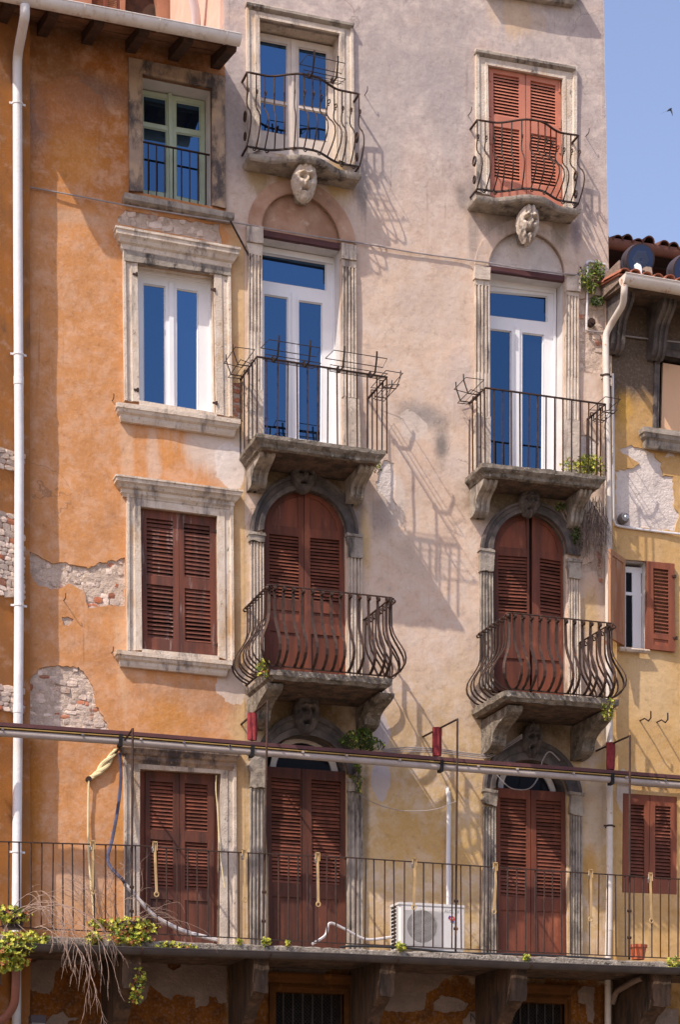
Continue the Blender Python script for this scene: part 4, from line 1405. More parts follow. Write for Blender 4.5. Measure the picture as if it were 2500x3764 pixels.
# ================================================================== neighbour on the left: its front turns away from the sun
bh = thing('brown_house', 'narrow strip of shaded orange brown house front behind the left drainpipe', 'house', (XL-.6, -.3, 0))
zt = W(60, 30)[1]
yc = -.12
xs = W(90, 2000, yc)[0]
mb = MB()
tn = math.tan(R(20))
fx = lambda x: yc+(x-xs)*tn
vs = []
nz, nx = 60, 10
for j in range(nz+1):
    z = zt*j/nz
    for i in range(nx+1):
        x = xs-1.9*(nx-i)/nx
        vs.append((x+.012*mnoise.noise(Vector((x, z*3, 1))), fx(x)+.012*mnoise.fractal(Vector((x*2, 0, z*2)), 1, 2, 3), z))
fs = [(j*(nx+1)+i, j*(nx+1)+i+1, (j+1)*(nx+1)+i+1, (j+1)*(nx+1)+i) for j in range(nz) for i in range(nx)]
mb.add(vs, fs)
o = len(mb.v)
vs = []
for j in range(nz+1):
    z = zt*j/nz
    w_ = .012*mnoise.noise(Vector((2, z*1.2, 5)))
    q = vs.extend([(xs+.012*mnoise.noise(Vector((xs, z*3, 1))), fx(xs), z), (XL-.012+w_, yc+.004, z), (XL+w_, .04, z)])
mb.add(vs, [(j*3+i, j*3+i+1, (j+1)*3+i+1, (j+1)*3+i) for j in range(nz) for i in range(2)])
mb.build('wall', 'brown_plaster', bh, 60)
rnd = random.Random(5)
zz = W(40, 1600+.574*1072)[1]
z1 = W(40, 1600+.574*545)[1]
zA = [(zz, z1, .0), (W(30, 2632)[1], W(30, 2550)[1], .0), (W(30, 1752)[1], W(30, 1690)[1], 0)]
for za, zb, _ in zA:
    z = za
    while z < zb:
        h = rnd.uniform(.045, .085)
        x = xs-.5
        while x < xs-.03:
            w_ = min(rnd.uniform(.05, .15), xs-.0-x)
            red = rnd.random() < .12
            put('brick' if red else 'stone', rnd.choice(BRICK if red else STONE), bh, (x+w_/2, fx(x+w_/2)-.004, z+h/2), (rnd.uniform(-.2, .2), rnd.uniform(-.2, .2), R(20)+rnd.uniform(-.15, .15)), (w_*1.05, .04, h*1.06))
            x += w_
        z += h

# ================================================================== house front set back above the orange roof
rh = thing('rear_house', 'brown house front with a red shutter set back above the orange roof', 'house', (W(300, -60, 2.7)[0], 2.7, 0))
Y = 2.65
x0, x1 = W(-300, 0, Y)[0], W(760, 0, Y)[0]
sh = QL('c1', [(585, -260), (770, -225), (770, 75), (585, 40)], Y)
ar = arch(Q('c1', 800, 40, Y), Q('c1', 1010, 80, Y), Q('c1', 900, -160, Y), 14)
ar = [Q('c1', 800, 160, Y)]+ar+[Q('c1', 1010, 200, Y)]
zt2 = W(300, -400, Y)[1]
mb = MB()
mb.plate([(x0, zt2-8), (x1, zt2-8), (x1, zt2), (x0, zt2)], [sh, ar], Y, Y+.25)
mb.build('wall', 'brown_wall', rh)
mb = MB()
mb.plate(ar, [], Y+.12, Y+.14)
mb.build('arch_infill', 'dark_wood', rh)
s1 = lerp(sh[0], sh[1], .5)
s2 = lerp(sh[3], sh[2], .5)
for q in ([sh[0], s1, s2, sh[3]], [s1, sh[1], sh[2], s2]):
    qq = [lerp(lerp(q[0], q[1], a), lerp(q[3], q[2], a), b) for a, b in ((.15, .06), (.85, .06), (.85, .94), (.15, .94))]
    leaf(rh, q, [(qq, 22)], (), Y+.04)

# ================================================================== the ochre house on the right
yh = thing('ochre_house', 'ochre house on the right with rusty gutter, peeling plaster and louvred shutters', 'house', (W(2400, 3000)[0], .05, 0))
Y0 = .04
XA = W(2241, 2000, Y0)[0]
XB = W(3150, 2000, Y0)[0]
winA = QL('c6', [(1440, 880), (1700, 925), (1690, 1395), (1432, 1345)], Y0)
winB = QL('d3', [(1222, 795), (1358, 806), (1354, 1368), (1205, 1352)], Y0)
winC = QQ([('e3', 1205, 898), ('e3', 1552, 922), ('b2', 1556, 532), ('b2', 1303, 522)], Y0)
patO = ragged(QL('d3', [(1182, 85), (1260, 66), (1400, 110), (1450, 180), (1462, 255), (1525, 265), (1532, 450), (1566, 505), (1540, 612), (1205, 585), (1160, 560), (1158, 225), (1270, 212), (1312, 182), (1200, 112)], Y0), .045, .014, 41)
ze = Q('z5', 260, 1130, 0)[1]
mb = MB()
mb.plate([(XA, 0), (XB, 0), (XB, ze+.3), (XA, ze+.3)], [winA, winB, winC, patO], Y0, Y0+.05, .13, .014, 1.2)
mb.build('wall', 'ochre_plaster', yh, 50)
mb = MB()
mb.box(XA+.05, XB, .6, 5, 0, ze+.3)
mb.build('house_body', 'brown_plaster', yh)
x0, x1, z0, z1 = bbox(patO)
mb = MB()
mb.plate([(x0-.05, z0-.05), (x1+.05, z0-.05), (x1+.05, z1+.05), (x0-.05, z1+.05)], [], Y0+.014, None, .05, .016, 4)
mb.build('bare_patch', 'bare_plaster', yh, True)
# eaves
D = .58
xe0 = Q('z5', 285, 1120, 0)[0]
zb = Q('z5', 592, 905, -D)[1]
mb = MB()
vs = [(xe0, 0, ze), (xe0, -D, zb), (xe0, -D, zb+.16), (xe0, 0, ze+.30), (XB, 0, ze), (XB, -D, zb), (XB, -D, zb+.16), (XB, 0, ze+.30)]
mb.add(vs, [(0, 1, 2, 3), (4, 7, 6, 5), (0, 4, 5, 1), (1, 5, 6, 2), (2, 6, 7, 3), (3, 7, 4, 0)])
mb.build('eaves', 'rust_shade_stone', yh)
mb = MB()
mb.slab4([(xe0, ze+.29), (xe0-.02, ze+.29), (xe0-.02, ze+.01), (xe0, ze+.01)], -D+.03, -.01)
mb.build('eaves_end', 'grey_render', yh)
GXa, gy = Q('z5', 625, 800, -D-.09)[0], -D-.09
gzz = Q('z5', 640, 735, gy)[1]
mb = MB()
n = 12
rad = .10
for rr in (rad, rad-.008):
    vs = []
    for x in (GXa, XB):
        for k in range(n+1):
            t = math.pi+math.pi*k/n
            vs.append((x, gy+rr*math.cos(t), gzz+rr*1.25*math.sin(t)))
    mb.add(vs, [(k, k+1, n+2+k, n+1+k) for k in range(n)])
mb.add([(GXa, gy+rad*math.cos(math.pi+math.pi*k/n), gzz+rad*1.25*math.sin(math.pi+math.pi*k/n)) for k in range(n+1)], [tuple(range(n+1))])
mb.tube([(GXa, gy-rad, gzz), (XB, gy-rad, gzz)], .009, 6)
mb.build('gutter', 'gutter_rusty', yh, 50)
RS2 = .17
zr2 = lambda y: gzz+.03+(y-gy)*RS2
mb = MB()
mb.hexa([(xe0-.05, gy+.06, zr2(gy+.06)), (XB, gy+.06, zr2(gy+.06)), (XB, 2.2, zr2(2.2)), (xe0-.05, 2.2, zr2(2.2)), (xe0-.05, gy+.06, zr2(gy+.06)+.02), (XB, gy+.06, zr2(gy+.06)+.02), (XB, 2.2, zr2(2.2)+.02), (xe0-.05, 2.2, zr2(2.2)+.02)])
mb.build('roof', 'terracotta', yh)
x = xe0
while x < XB-.1:
    for r_ in range(2):
        y = gy+.5+r_*.46
        put('roof_tile', TILE, yh, (x, y, zr2(y)+.03), (math.atan(RS2)+random.uniform(-.03, .03), random.uniform(-.05, .05), random.uniform(-.05, .05)), (1, 1, 1))
    x += .17


def corbel_mesh(mb, x0, x1, d, h, z, y0=0.0, rim=.03, shear=0):
    """S-shaped bracket: d out, h down, its front grooved"""
    pr = [(1.0, 0), (1.0, -.08), (.97, -.16), (.90, -.23), (.78, -.30), (.64, -.37), (.52, -.46), (.45, -.56), (.42, -.68), (.41, -.78), (.38, -.87), (.30, -.95), (.18, -1.0), (0, -1.0)]
    for a, b, off in ((x0, x0+(x1-x0)*.22, 0), (x0+(x1-x0)*.22, x1-(x1-x0)*.22, -rim), (x1-(x1-x0)*.22, x1, 0), (x0+(x1-x0)*.42, x1-(x1-x0)*.42, -rim*.2)):
        vs = []
        for x in (a, b):
            for o, zz_ in pr:
                vs.append((x, y0-max(0, o*d+off), z+zz_*h))
            vs.append((x, y0, z))
        k = len(pr)+1
        fs = [(i, i+1, k+i+1, k+i) for i in range(k-1)]+[tuple(range(k)), tuple(range(2*k-1, k-1, -1)), (k-1, 0, k, 2*k-1)]
        mb.add(vs, fs)


for (c, x, w_) in (('z5', 640, .20), ('c6', 1475, .2), ('c6', 1900, .2)):
    p = Q(c, x, 900, -.3)
    mb = MB()
    corbel_mesh(mb, p[0]-w_/2, p[0]+w_/2, .5, .72, ze+.002, Y0)
    mb.build('bracket', 'limestone_black', yh)
# upper window: tan boards in a grey frame
surround(yh, QL('c6', [(1395, 1360), (1405, 780), (1720, 830), (1712, 1400)], Y0), [winA[3], winA[0], winA[1], winA[2]], 'limestone_black', .03, .16, prof=[(0, Y0+.01), (0, Y0-.03), (.5, Y0-.03), (.55, Y0-.015), (1, Y0-.015), (1, Y0+.15)])
Y = Y0+.05
mb = MB()
mb.plate(QL('c6', [(1462, 930), (1690, 968), (1690, 1400), (1450, 1362)], Y), [], Y, Y+.04)
mb.build('shutter', 'tan_board', yh)
backing(yh, winA, .25)
sill(yh, Q('c6', 1385, 1352, -.1), Q('c6', 1720, 1400, -.1), SILL(.15, .24), 'weathered_stone')
# window with one shutter swung out
mb = MB()
mb.loft(winB, winB, [(0, Y0), (0, Y0+.26)], True)
mb.build('reveal', 'white_reveal', yh)
Y = .18
fr = QL('d3', [(1195, 838), (1350, 850), (1346, 1385), (1190, 1372)], Y)
panes = [QL('d3', q, Y) for q in ([(1224, 1002), (1264, 1006), (1264, 880), (1224, 876)], [(1224, 1358), (1268, 1362), (1266, 1026), (1224, 1022)], [(1320, 1012), (1350, 1015), (1350, 886), (1320, 883)], [(1322, 1368), (1346, 1370), (1346, 1032), (1322, 1030)])]
w = window(yh, fr, panes, Y, 'white_pvc', 'dark_glass', beads=False)
Y = Y0-.05
leaf(yh, QL('d3', [(1362, 806), (1536, 822), (1542, 1386), (1356, 1366)], Y), [(QL('d3', [(1400, 850), (1497, 862), (1500, 1285), (1402, 1270)], Y), 18)], [QL('d3', [(1400, 1300), (1496, 1312), (1498, 1355), (1402, 1342)], Y)], Y, 'orange_wood')
for x, y in ((1538, 905), (1546, 1300)):
    hinge(yh, 'd3', x, y, Y)
# swung-out leaf, hinged at the left jamb and standing out from the wall
hx, hz1 = Q('d3', 1210, 795, Y0)
hz0 = Q('d3', 1200, 1352, Y0)[1]
mb = MB()
ln = .50
ax = Vector((-.77, -.64, 0)).normalized()
nn = Vector((ax.y, -ax.x, 0))*.02
sh_o = None
fr_pts = lambda a, z, s: tuple(Vector((hx, Y0-.01, z))+ax*a+nn*s)
for (a0, a1, z0, z1, s0, s1) in ((0, .06, hz0, hz1, -1, 1), (ln-.06, ln, hz0, hz1, -1, 1), (.06, ln-.06, hz1-.07, hz1, -1, 1), (.06, ln-.06, hz0, hz0+.12, -1, 1), (.06, ln-.06, hz0+.12, hz1-.07, -.2, .6)):
    mb.hexa([fr_pts(a0, z0, s0), fr_pts(a1, z0, s0), fr_pts(a1, z0, s1), fr_pts(a0, z0, s1), fr_pts(a0, z1, s0), fr_pts(a1, z1, s0), fr_pts(a1, z1, s1), fr_pts(a0, z1, s1)])
mb.build('open_shutter', 'faded_wood', yh)
sill(yh, Q('d3', 1205, 1358, -.03), Q('d3', 1352, 1372, -.03), [(.05, 0), (.06, -.02), (.04, -.05)], 'limestone')
# lower window
Y = Y0+.01
leaf(yh, QQ([('e3', 1208, 900), ('e3', 1378, 912), ('b2', 1424, 526), ('b2', 1305, 521)], Y), [(QQ([('e3', 1252, 968), ('e3', 1342, 974), ('e3', 1342, 1445), ('e3', 1254, 1438)], Y), 21)], (), Y, 'orange_wood')
leaf(yh, QQ([('e3', 1382, 912), ('e3', 1550, 922), ('b2', 1554, 531), ('b2', 1427, 527)], Y), [(QQ([('e3', 1412, 978), ('e3', 1512, 985), ('e3', 1512, 1455), ('e3', 1412, 1448)], Y), 21)], (), Y, 'orange_wood')
backing(yh, winC, .2)
for x, y in ((1322, 430), (1430, 440)):
    p = Q('e3', x, y, 0)
    mb = MB()
    mb.tube([(p[0], Y0, p[1]), (p[0], -.10, p[1]), (p[0]+.02, -.17, p[1]-.05), (p[0]+.03, -.22, p[1]-.02), (p[0]+.03, -.22, p[1]+.07)], .011, 6)
    mb.build('hook', 'iron', yh)

TILE_SHADE = TILE.copy()
TILE_SHADE.materials[0] = M['tile_backlit']
# ================================================================== roof of the house behind, upper right
fh = thing('tiled_house', 'dark house behind with a red tiled roof edge against the sky', 'house', (W(2450, 900, 6)[0], 6, 0))
Y = 5.6
xa, xb = W(2150, 900, Y)[0], W(3200, 900, Y)[0]
zg = Q('z5', 400, 150, Y)[1]
slp = (Q('z5', 1568, 326, Y)[1]-zg)/(Q('z5', 1568, 326, Y)[0]-Q('z5', 400, 150, Y)[0])
xz = Q('z5', 400, 150, Y)[0]
zf = lambda x: zg+slp*(x-xz)
mb = MB()
n = 10
vs = []
for x in (xa, xb):
    for k in range(n+1):
        t = math.pi+math.pi*k/n
        vs.append((x, Y+.1*math.cos(t), zf(x)+.14*math.sin(t)))
mb.add(vs, [(k, k+1, n+2+k, n+1+k) for k in range(n)])
mb.build('gutter', 'gutter_brown', fh, 60)
mb = MB()
mb.hexa([(xa, Y+.1, zf(xa)-.10), (xb, Y+.1, zf(xb)-.10), (xb, Y+6, zf(xb)+1.4), (xa, Y+6, zf(xa)+1.4), (xa, Y, zf(xa)), (xb, Y, zf(xb)), (xb, Y+6, zf(xb)+1.6), (xa, Y+6, zf(xa)+1.6)])
mb.build('roof', 'roof_dark', fh)
mb = MB()
mb.box(xa, xb, Y+.85, Y+5, 0, zf(xb))
mb.build('wall', 'maroon_wall', fh)
x = xa+.1
k = 0
while x < xb:
    put('roof_tile', TILE_SHADE, fh, (x, Y+.42, zf(x)+.12), (math.atan(.26)+random.uniform(-.05, .05), random.uniform(-.1, .1), random.uniform(-.06, .06)), (1.35, 1.1, 1.5+.3*(k % 2)))
    x += .215
    k += 1

# ================================================================== balconies
def slab_mesh(A, B, d, prof, seed=0, amp=.012, depth_fn=None, nseg=30):
    """A, B = top front corners in XZ; prof = [(inset, dz)]; depth_fn(t) gives the plan of the front edge"""
    mb = MB()
    rows = []
    for o, h in prof:
        row = []
        path = [(A[0]+o, 0, A[1]+h)]
        ns = 6
        for k in range(1, ns):
            dd = (depth_fn(0) if depth_fn else d)
            path.append((A[0]+o, -(dd-o)*k/ns, A[1]+h))
        for k in range(nseg+1):
            t = k/nseg
            dd = depth_fn(t) if depth_fn else d
            x = A[0]+o+(B[0]-A[0]-2*o)*t
            path.append((x, -(dd-o), A[1]+(B[1]-A[1])*t+h))
        for k in range(ns-1, 0, -1):
            dd = (depth_fn(1) if depth_fn else d)
            path.append((B[0]-o, -(dd-o)*k/ns, B[1]+h))
        path.append((B[0]-o, 0, B[1]+h))
        for p in path:
            n = mnoise.noise_vector(Vector((p[0]*7+seed, p[1]*7, p[2]*9)))*amp+mnoise.noise_vector(Vector((p[0]*19+seed, p[1]*19, p[2]*23)))*amp*.6
            row.append((p[0]+n.x, p[1]+n.y if p[1] < -.01 else 0, p[2]+n.z))
        rows.append(row)
    m = len(rows[0])
    vs = [p for r in rows for p in r]
    fs = []
    for i in range(len(rows)-1):
        for k in range(m-1):
            fs.append((i*m+k, i*m+k+1, (i+1)*m+k+1, (i+1)*m+k))
    fs.append(tuple(range(m)))
    mb.add(vs, fs)
    mb.cur = 1
    b = (len(rows)-1)*m
    mb.f.append(tuple(range(b+m-1, b-1, -1)))
    mb.mi.append(1)
    return mb


def corbel(par, x0, w, d, h, z, mat='weathered_stone', rim=.025, y0=0.0):
    mb = MB()
    corbel_mesh(mb, x0, x0+w, d, h, z, y0, rim)
    return mb.build('corbel', mat, par)


def spiral(cx, cz, r, turns=1.3, n=16, a0=0.0, sgn=1):
    return [(cx+sgn*r*(1-.6*i/n)*math.cos(a0+turns*2*math.pi*i/n), cz+r*(1-.6*i/n)*math.sin(a0+turns*2*math.pi*i/n)) for i in range(n+1)]


def rack(label, P0, P1, out, zrail, group, w=.19, h=.14):
    """wire holder for a flower box, hooked on a rail between P0 and P1"""
    a, b, o = Vector(P0), Vector(P1), Vector(out).normalized()
    t = thing('flower_box_holder', label, 'wire holder', tuple((a+b)/2), group)
    u = (b-a).normalized()
    L = (b-a).length
    up = Vector((0, 0, 1))

    def loop(z, i0, i1, e0, e1):
        return [a+u*e0+o*i0+up*z, a+u*(L-e0)+o*i0+up*z, a+u*(L-e1)+o*i1+up*(z+.01), a+u*e1+o*i1+up*(z+.01), a+u*e0+o*i0+up*z]
    for z, i0, i1, e, nm in ((.11, .01, w+.06, .03, 'upper_rim'), (-.05, .03, w, .0, 'lower_rim')):
        mb = MB()
        mb.tube([tuple(p) for p in loop(z, i0, i1, .0 if nm == 'upper_rim' else .05, e)], .0055, 5)
        mb.build(nm, 'iron_dark', t)
    for f in (.22, .78):
        p = a+u*(L*f)
        mb = MB()
        mb.strip([tuple(p+o*(w+.065)+up*.19), tuple(p+o*(w+.06)+up*.11), tuple(p+o*w+up*-.05), tuple(p+o*.02+up*-.05), tuple(p+o*.015+up*.03), tuple(p-o*.03+up*.03), tuple(p-o*.03-up*.02)], tuple(u), .022, .008)
        mb.build('bracket', 'iron_dark', t)
    for f in (.35, .65):
        mb = MB()
        mb.tube([tuple(a+o*(w*f)+up*-.05), tuple(b+o*(w*f)+up*-.05)], .004, 4)
        mb.build('rod', 'iron_dark', t)
    return t


def square_balcony(label, c, FL, FR, sc, SL, SR, d, nf, ns, cor, seed):
    A, B = Q(sc, SL[0], SL[1], -d), Q(sc, SR[0], SR[1], -d)
    a, b = Q(c, FL[0], FL[1], -d+.06), Q(c, FR[0], FR[1], -d+.06)
    t = thing('balcony', label, 'balcony', ((A[0]+B[0])/2, -d/2, A[1]))
    slab_mesh(A, B, d, [(.0, 0), (0, -.05), (.02, -.075), (.05, -.10), (.06, -.135), (.10, -.15)], seed).build('slab', ['mossy_stone', 'rust_shade_stone'], t)
    y = -d+.06
    mb = MB()
    mb.strip([(a[0], .0, a[1]), (a[0], y, a[1]), (b[0], y, b[1]), (b[0], 0, b[1])], (0, 0, 1), .014, .032)
    mb.build('top_rail', 'iron', t)
    mb = MB()
    mb.tube([(0, 0, 0), (0, 0, 1)], .0105, 4, sq=True)
    bar = mesh_of(mb, 'baluster', 'iron')

    def bars(p, q, pb, qb, n, first=0):
        for k in range(first, n+1):
            s = k/n
            top, bot = lerp(p, q, s), lerp(pb, qb, s)
            z0 = bot[2]-.01
            put('baluster', bar, t, (top[0], top[1], z0), (random.uniform(-.008, .008), random.uniform(-.008, .008), 0), (1, 1, top[2]-z0))
    f3 = lambda P, yy: (P[0], yy, P[1])
    zA = lambda x: A[1]+(B[1]-A[1])*(x-A[0])/(B[0]-A[0])
    za, zb = zA(a[0]), zA(b[0])
    bars(f3(a, y), f3(b, y), (a[0], y, za), (b[0], y, zb), nf)
    bars(f3(a, y), (a[0], 0, a[1]), (a[0], y, za), (a[0], 0, za), ns, 1)
    bars(f3(b, y), (b[0], 0, b[1]), (b[0], y, zb), (b[0], 0, zb), ns, 1)
    for (x0, w, h, z) in cor:
        corbel(t, x0, w, d*.78, h, z, 'weathered_stone')
    return a, b, y


def cor_at(c, x, y, d, w, zsl):
    p = Q(c, x, y, -.12)
    return (p[0], w, zsl-.14-p[1], zsl-.14)


# 2L
sA, sB = Q('c5', 250, 1378, -.78), Q('c5', 1075, 1492, -.78)
a, b, y = square_balcony('straight barred iron balcony with wire flower box holders along its front rail', 'c5', (250, 890), (1085, 1022), 'c5', (250, 1380), (1078, 1492), .78, 13, 4,
                         [cor_at('d2', 200, 345, .78, .20, sA[1]), cor_at('d2', 830, 430, .78, .19, sB[1])], 1)
RG = 'wire flower box holders on the balconies'
rack('wire flower box holder on the left half of a straight balcony front rail', (a[0]+.05, y, a[1]), (a[0]+.82*(b[0]-a[0])*.55, y, a[1]+(b[1]-a[1])*.47), (0, -1, 0), 0, RG)
rack('wire flower box holder on the right half of a straight balcony front rail', (a[0]+(b[0]-a[0])*.52, y, a[1]+(b[1]-a[1])*.52), (b[0]-.06, y, b[1]), (0, -1, 0), 0, RG)
rack('wire flower box holder beside the white window, on the left balcony side rail', (a[0], -.1, a[1]), (a[0], y+.06, a[1]), (-1, 0, 0), 0, RG)
rack('wire flower box holder on the right side rail of the balcony with four holders', (b[0], y+.06, b[1]), (b[0], -.1, b[1]), (1, 0, 0), 0, RG)
# 2R
sA, sB = Q('d3', 305, 172, -.60), Q('d3', 1095, 262, -.60)
a, b, y = square_balcony('straight barred iron balcony with succulents, beside the right drainpipe', 'c6', (322, 1090), (1092, 1196), 'd3', (305, 174), (1097, 262), .60, 14, 4,
                         [cor_at('d3', 245, 515, .6, .20, sA[1]), cor_at('d3', 858, 585, .6, .17, sB[1])], 2)
rack('wire flower box holder on the left side rail of the balcony beside the drainpipe', (a[0], -.06, a[1]), (a[0], y+.02, a[1]), (-1, 0, 0), 0, RG)
rack('wire flower box holder in front of the right drainpipe', (b[0], y+.02, b[1]), (b[0], -.06, b[1]), (1, 0, 0), 0, RG)


def belly_balcony(label, c, FL, FR, H0, sc, SL, SR, d, nf, ns, cor, seed, dt):
    A, B = Q(sc, SL[0], SL[1], -d), Q(sc, SR[0], SR[1], -d)
    a, b = Q(c, FL[0], FL[1], -dt), Q(c, FR[0], FR[1], -dt)
    t = thing('balcony', label, 'balcony', ((A[0]+B[0])/2, -d/2, A[1]))
    slab_mesh(A, B, d, [(.0, 0), (0, -.07), (.03, -.09), (.05, -.115)], seed, .014).build('slab', ['mossy_stone', 'rust_shade_stone'], t)
    H = H0
    # bar profile: (out, z)
    pr = [(0.0, 0), (0, -.12), (0, -.26), (.005, -.36), (.03, -.45), (.08, -.54), (.14, -.63), (.185, -.71), (.20, -.78), (.19, -.85), (.15, -.91), (.08, -.965), (0.0, -1.0)]
    mb = MB()
    mb.strip([(0, -o, z*H) for o, z in pr], (1, 0, 0), .036, .011)
    sp = spiral(.0, 0, .034, 1.1, 12, math.pi/2, 1)
    mb.strip([(0, -.034-p[0], -.045+p[1]) for p in sp], (1, 0, 0), .036, .009)
    bar = mesh_of(mb, 'baluster', 'iron')
    mb = MB()
    y = -dt
    mb.strip([(a[0], 0, a[1]), (a[0], y, a[1]), (b[0], y, b[1]), (b[0], 0, b[1])], (0, 0, 1), .012, .03)
    mb.build('top_rail', 'iron', t)
    mb = MB()
    mb.strip([(a[0], 0, a[1]-H), (a[0], y, a[1]-H), (b[0], y, b[1]-H), (b[0], 0, b[1]-H)], (0, 0, 1), .014, .03)
    mb.build('bottom_rail', 'iron', t)
    jit = lambda: random.uniform(-.03, .03)
    for k in range(nf):
        s = (k+.5)/nf
        put('baluster', bar, t, (a[0]+(b[0]-a[0])*s, y, a[1]+(b[1]-a[1])*s), (0, jit(), jit()))
    for k in range(ns):
        s = (k+.5)/ns
        put('baluster', bar, t, (a[0], y*(1-s), a[1]), (jit(), 0, R(-90)))
        put('baluster', bar, t, (b[0], y*(1-s), b[1]), (jit(), 0, R(90)))
    put('baluster', bar, t, (a[0], y, a[1]), (0, 0, R(-45)))
    put('baluster', bar, t, (b[0], y, b[1]), (0, 0, R(45)))
    # foot of each corner
    for P in (a, b):
        mb = MB()
        mb.tube([(P[0], y, P[1]-H), (P[0], y, P[1]-H-.06)], .016, 6)
        mb.build('foot', 'iron', t)
    for (x0, w, h, z) in cor:
        corbel(t, x0, w, d*.86, h, z, 'mossy_stone', .012)
    # side wire tie
    return t


sA, sB = Q('e2', 345, 97, -1.04), Q('e2', 1120, 165, -1.04)
belly_balcony('pot bellied wrought iron balcony on a thick slab, left of the plain wall', 'd2', (330, 956), (1113, 1040), .985, 'e2', (343, 100), (1120, 166), 1.04, 13, 8,
              [cor_at('e2', 205, 480, 1, .20, sA[1]), cor_at('e2', 905, 500, 1, .20, sB[1])], 3, 1.0)
sA, sB = Q('e3', 440, 238, -1.04), Q('e3', 1185, 300, -1.04)
belly_balcony('pot bellied wrought iron balcony with a mossy slab, crossing the right drainpipe', 'd3', (478, 1136), (1132, 1204), .965, 'e3', (440, 240), (1182, 300), 1.04, 12, 8,
              [cor_at('e3', 318, 640, 1, .20, sA[1]), cor_at('e3', 892, 680, 1, .18, sB[1])], 4, 1.0)


def serpentine(label, c, RL, RRr, SL, SR, H, dE, dM, nb, seed, extra):
    """balcony with a front that swells in the middle, bars with curls and a belly"""
    def bump(t):
        q = min(1, max(0, (t-.16)/.30)) if t < .5 else min(1, max(0, (.84-t)/.30))
        return q*q*(3-2*q)
    dep = lambda t: dE+(dM-dE)*bump(t)
    A, B = Q(c, *SL, -dE-.05), Q(c, *SR, -dE-.05)
    a, b = Q(c, *RL, -dE), Q(c, *RRr, -dE)
    t_ = thing('balcony', label, 'balcony', ((A[0]+B[0])/2, -.2, A[1]))
    slab_mesh(A, B, dE, [(0, 0), (0, -.048), (.012, -.06), (.025, -.074)], seed, .005, lambda t: dep(t)+.05, 40).build('slab', ['weathered_stone', 'weathered_stone'], t_, 50)
    n = 40
    pts = [(a[0]+(b[0]-a[0])*k/n, -dep(k/n), a[1]+(b[1]-a[1])*k/n) for k in range(n+1)]
    pts = [(a[0], 0, a[1])]+pts+[(b[0], 0, b[1])]
    mb = MB()
    mb.strip(pts, (0, 0, 1), .014, .028)
    mb.build('top_rail', 'iron', t_)
    mb = MB()
    mb.strip([(p[0], p[1]*.98, p[2]-H) for p in pts], (0, 0, 1), .02, .022)
    mb.build('bottom_rail', 'iron_dark', t_)
    pr = [(0, 0), (0, -.15), (0, -.30), (-.02, -.36), (-.015, -.42), (.04, -.50), (.12, -.58), (.17, -.66), (.18, -.74), (.155, -.82), (.10, -.90), (.04, -.96), (0, -1)]
    mb = MB()
    mb.tube([(0, -o, z*H) for o, z in pr], .0095, 5)
    sp = spiral(0, 0, .042, 1.2, 12, -math.pi/2, -1)
    mb.tube([(0, -.036-p[0]*1.0, -.27*H+p[1]) for p in sp], .008, 4)
    bar = mesh_of(mb, 'baluster', 'iron', True)
    for k in range(nb):
        s = k/(nb-1)
        e = .01
        dy = dep(min(1, s+e))-dep(max(0, s-e))
        ang = math.atan2(-dy, (b[0]-a[0])*2*e)
        put('baluster', bar, t_, (a[0]+(b[0]-a[0])*s, -dep(s), a[1]+(b[1]-a[1])*s), (0, random.uniform(-.008, .008), ang*.5))
    for P, sg in ((a, -1), (b, 1)):
        for zc, rr in ((-.55, .07), (-.82, .055)):
            mb = MB()
            for dirn in (1, -1):
                mb.tube([(P[0]+sg*.004, -dE*.62-q[0]*dirn, P[1]+zc*H+q[1]*dirn) for q in spiral(0, 0, rr, 1.3, 16, math.pi/2)], .008, 4)
            mb.build('side_scroll', 'iron', t_, True)
    for s in (.06, .17, .47, .60, .84, .95):
        p = (a[0]+(b[0]-a[0])*s, -dep(s), a[1]+(b[1]-a[1])*s-H)
        mb = MB()
        mb.tube([(p[0]+q[0], p[1]-.01, p[2]-.028+q[1]) for q in spiral(0, 0, .026, 1.2, 12)], .008, 4)
        mb.build('foot_scroll', 'iron_dark', t_, True)
    if extra:
        P0 = (a[0]+(b[0]-a[0])*.42, -dep(.45)-.0, a[1]+(b[1]-a[1])*.42)
        P1 = (a[0]+(b[0]-a[0])*.80, -dep(.6)-.0, a[1]+(b[1]-a[1])*.78)
        rack('single wire flower box holder on the curved balcony rail of the top window', P0, P1, (0, -1, 0), 0, RG, .16)
    return t_


serpentine('curved balcony of scrolled iron bars below the old white window', 'c2', (190, 462), (906, 602), (200, 978), (925, 1112), .93, .24, .43, 14, 5, True)
serpentine('curved balcony of scrolled iron bars in front of salmon shutters', 'c3', (272, 768), (920, 868), (262, 1248), (935, 1338), .90, .24, .43, 14, 6, False)

# ================================================================== long balcony
LD = 1.17
lb = thing('long_balcony', 'long stone balcony with a rusty straight railing across the whole front', 'balcony', (W(1250, 3500, -LD)[0], -LD/2, W(1250, 3500, -LD)[1]))
tops = QQ([('b1', -120, 284), ('b1', 0, 288), ('b1', 640, 307), ('b1', 1010, 334), ('b1', 1568, 359), ('b2', 715, 406), ('b2', 1568, 461), ('b2', 1800, 476)], -LD)
bots = QQ([('b1', -120, 672), ('b1', 140, 687), ('b1', 1010, 728), ('b1', 1568, 757), ('b2', 715, 790), ('b2', 1568, 828), ('b2', 1800, 840)], -LD)


def along(L, x):
    for p, q in zip(L, L[1:]):
        if x <= q[0] or q is L[-1]:
            return p[1]+(q[1]-p[1])*(x-p[0])/(q[0]-p[0])


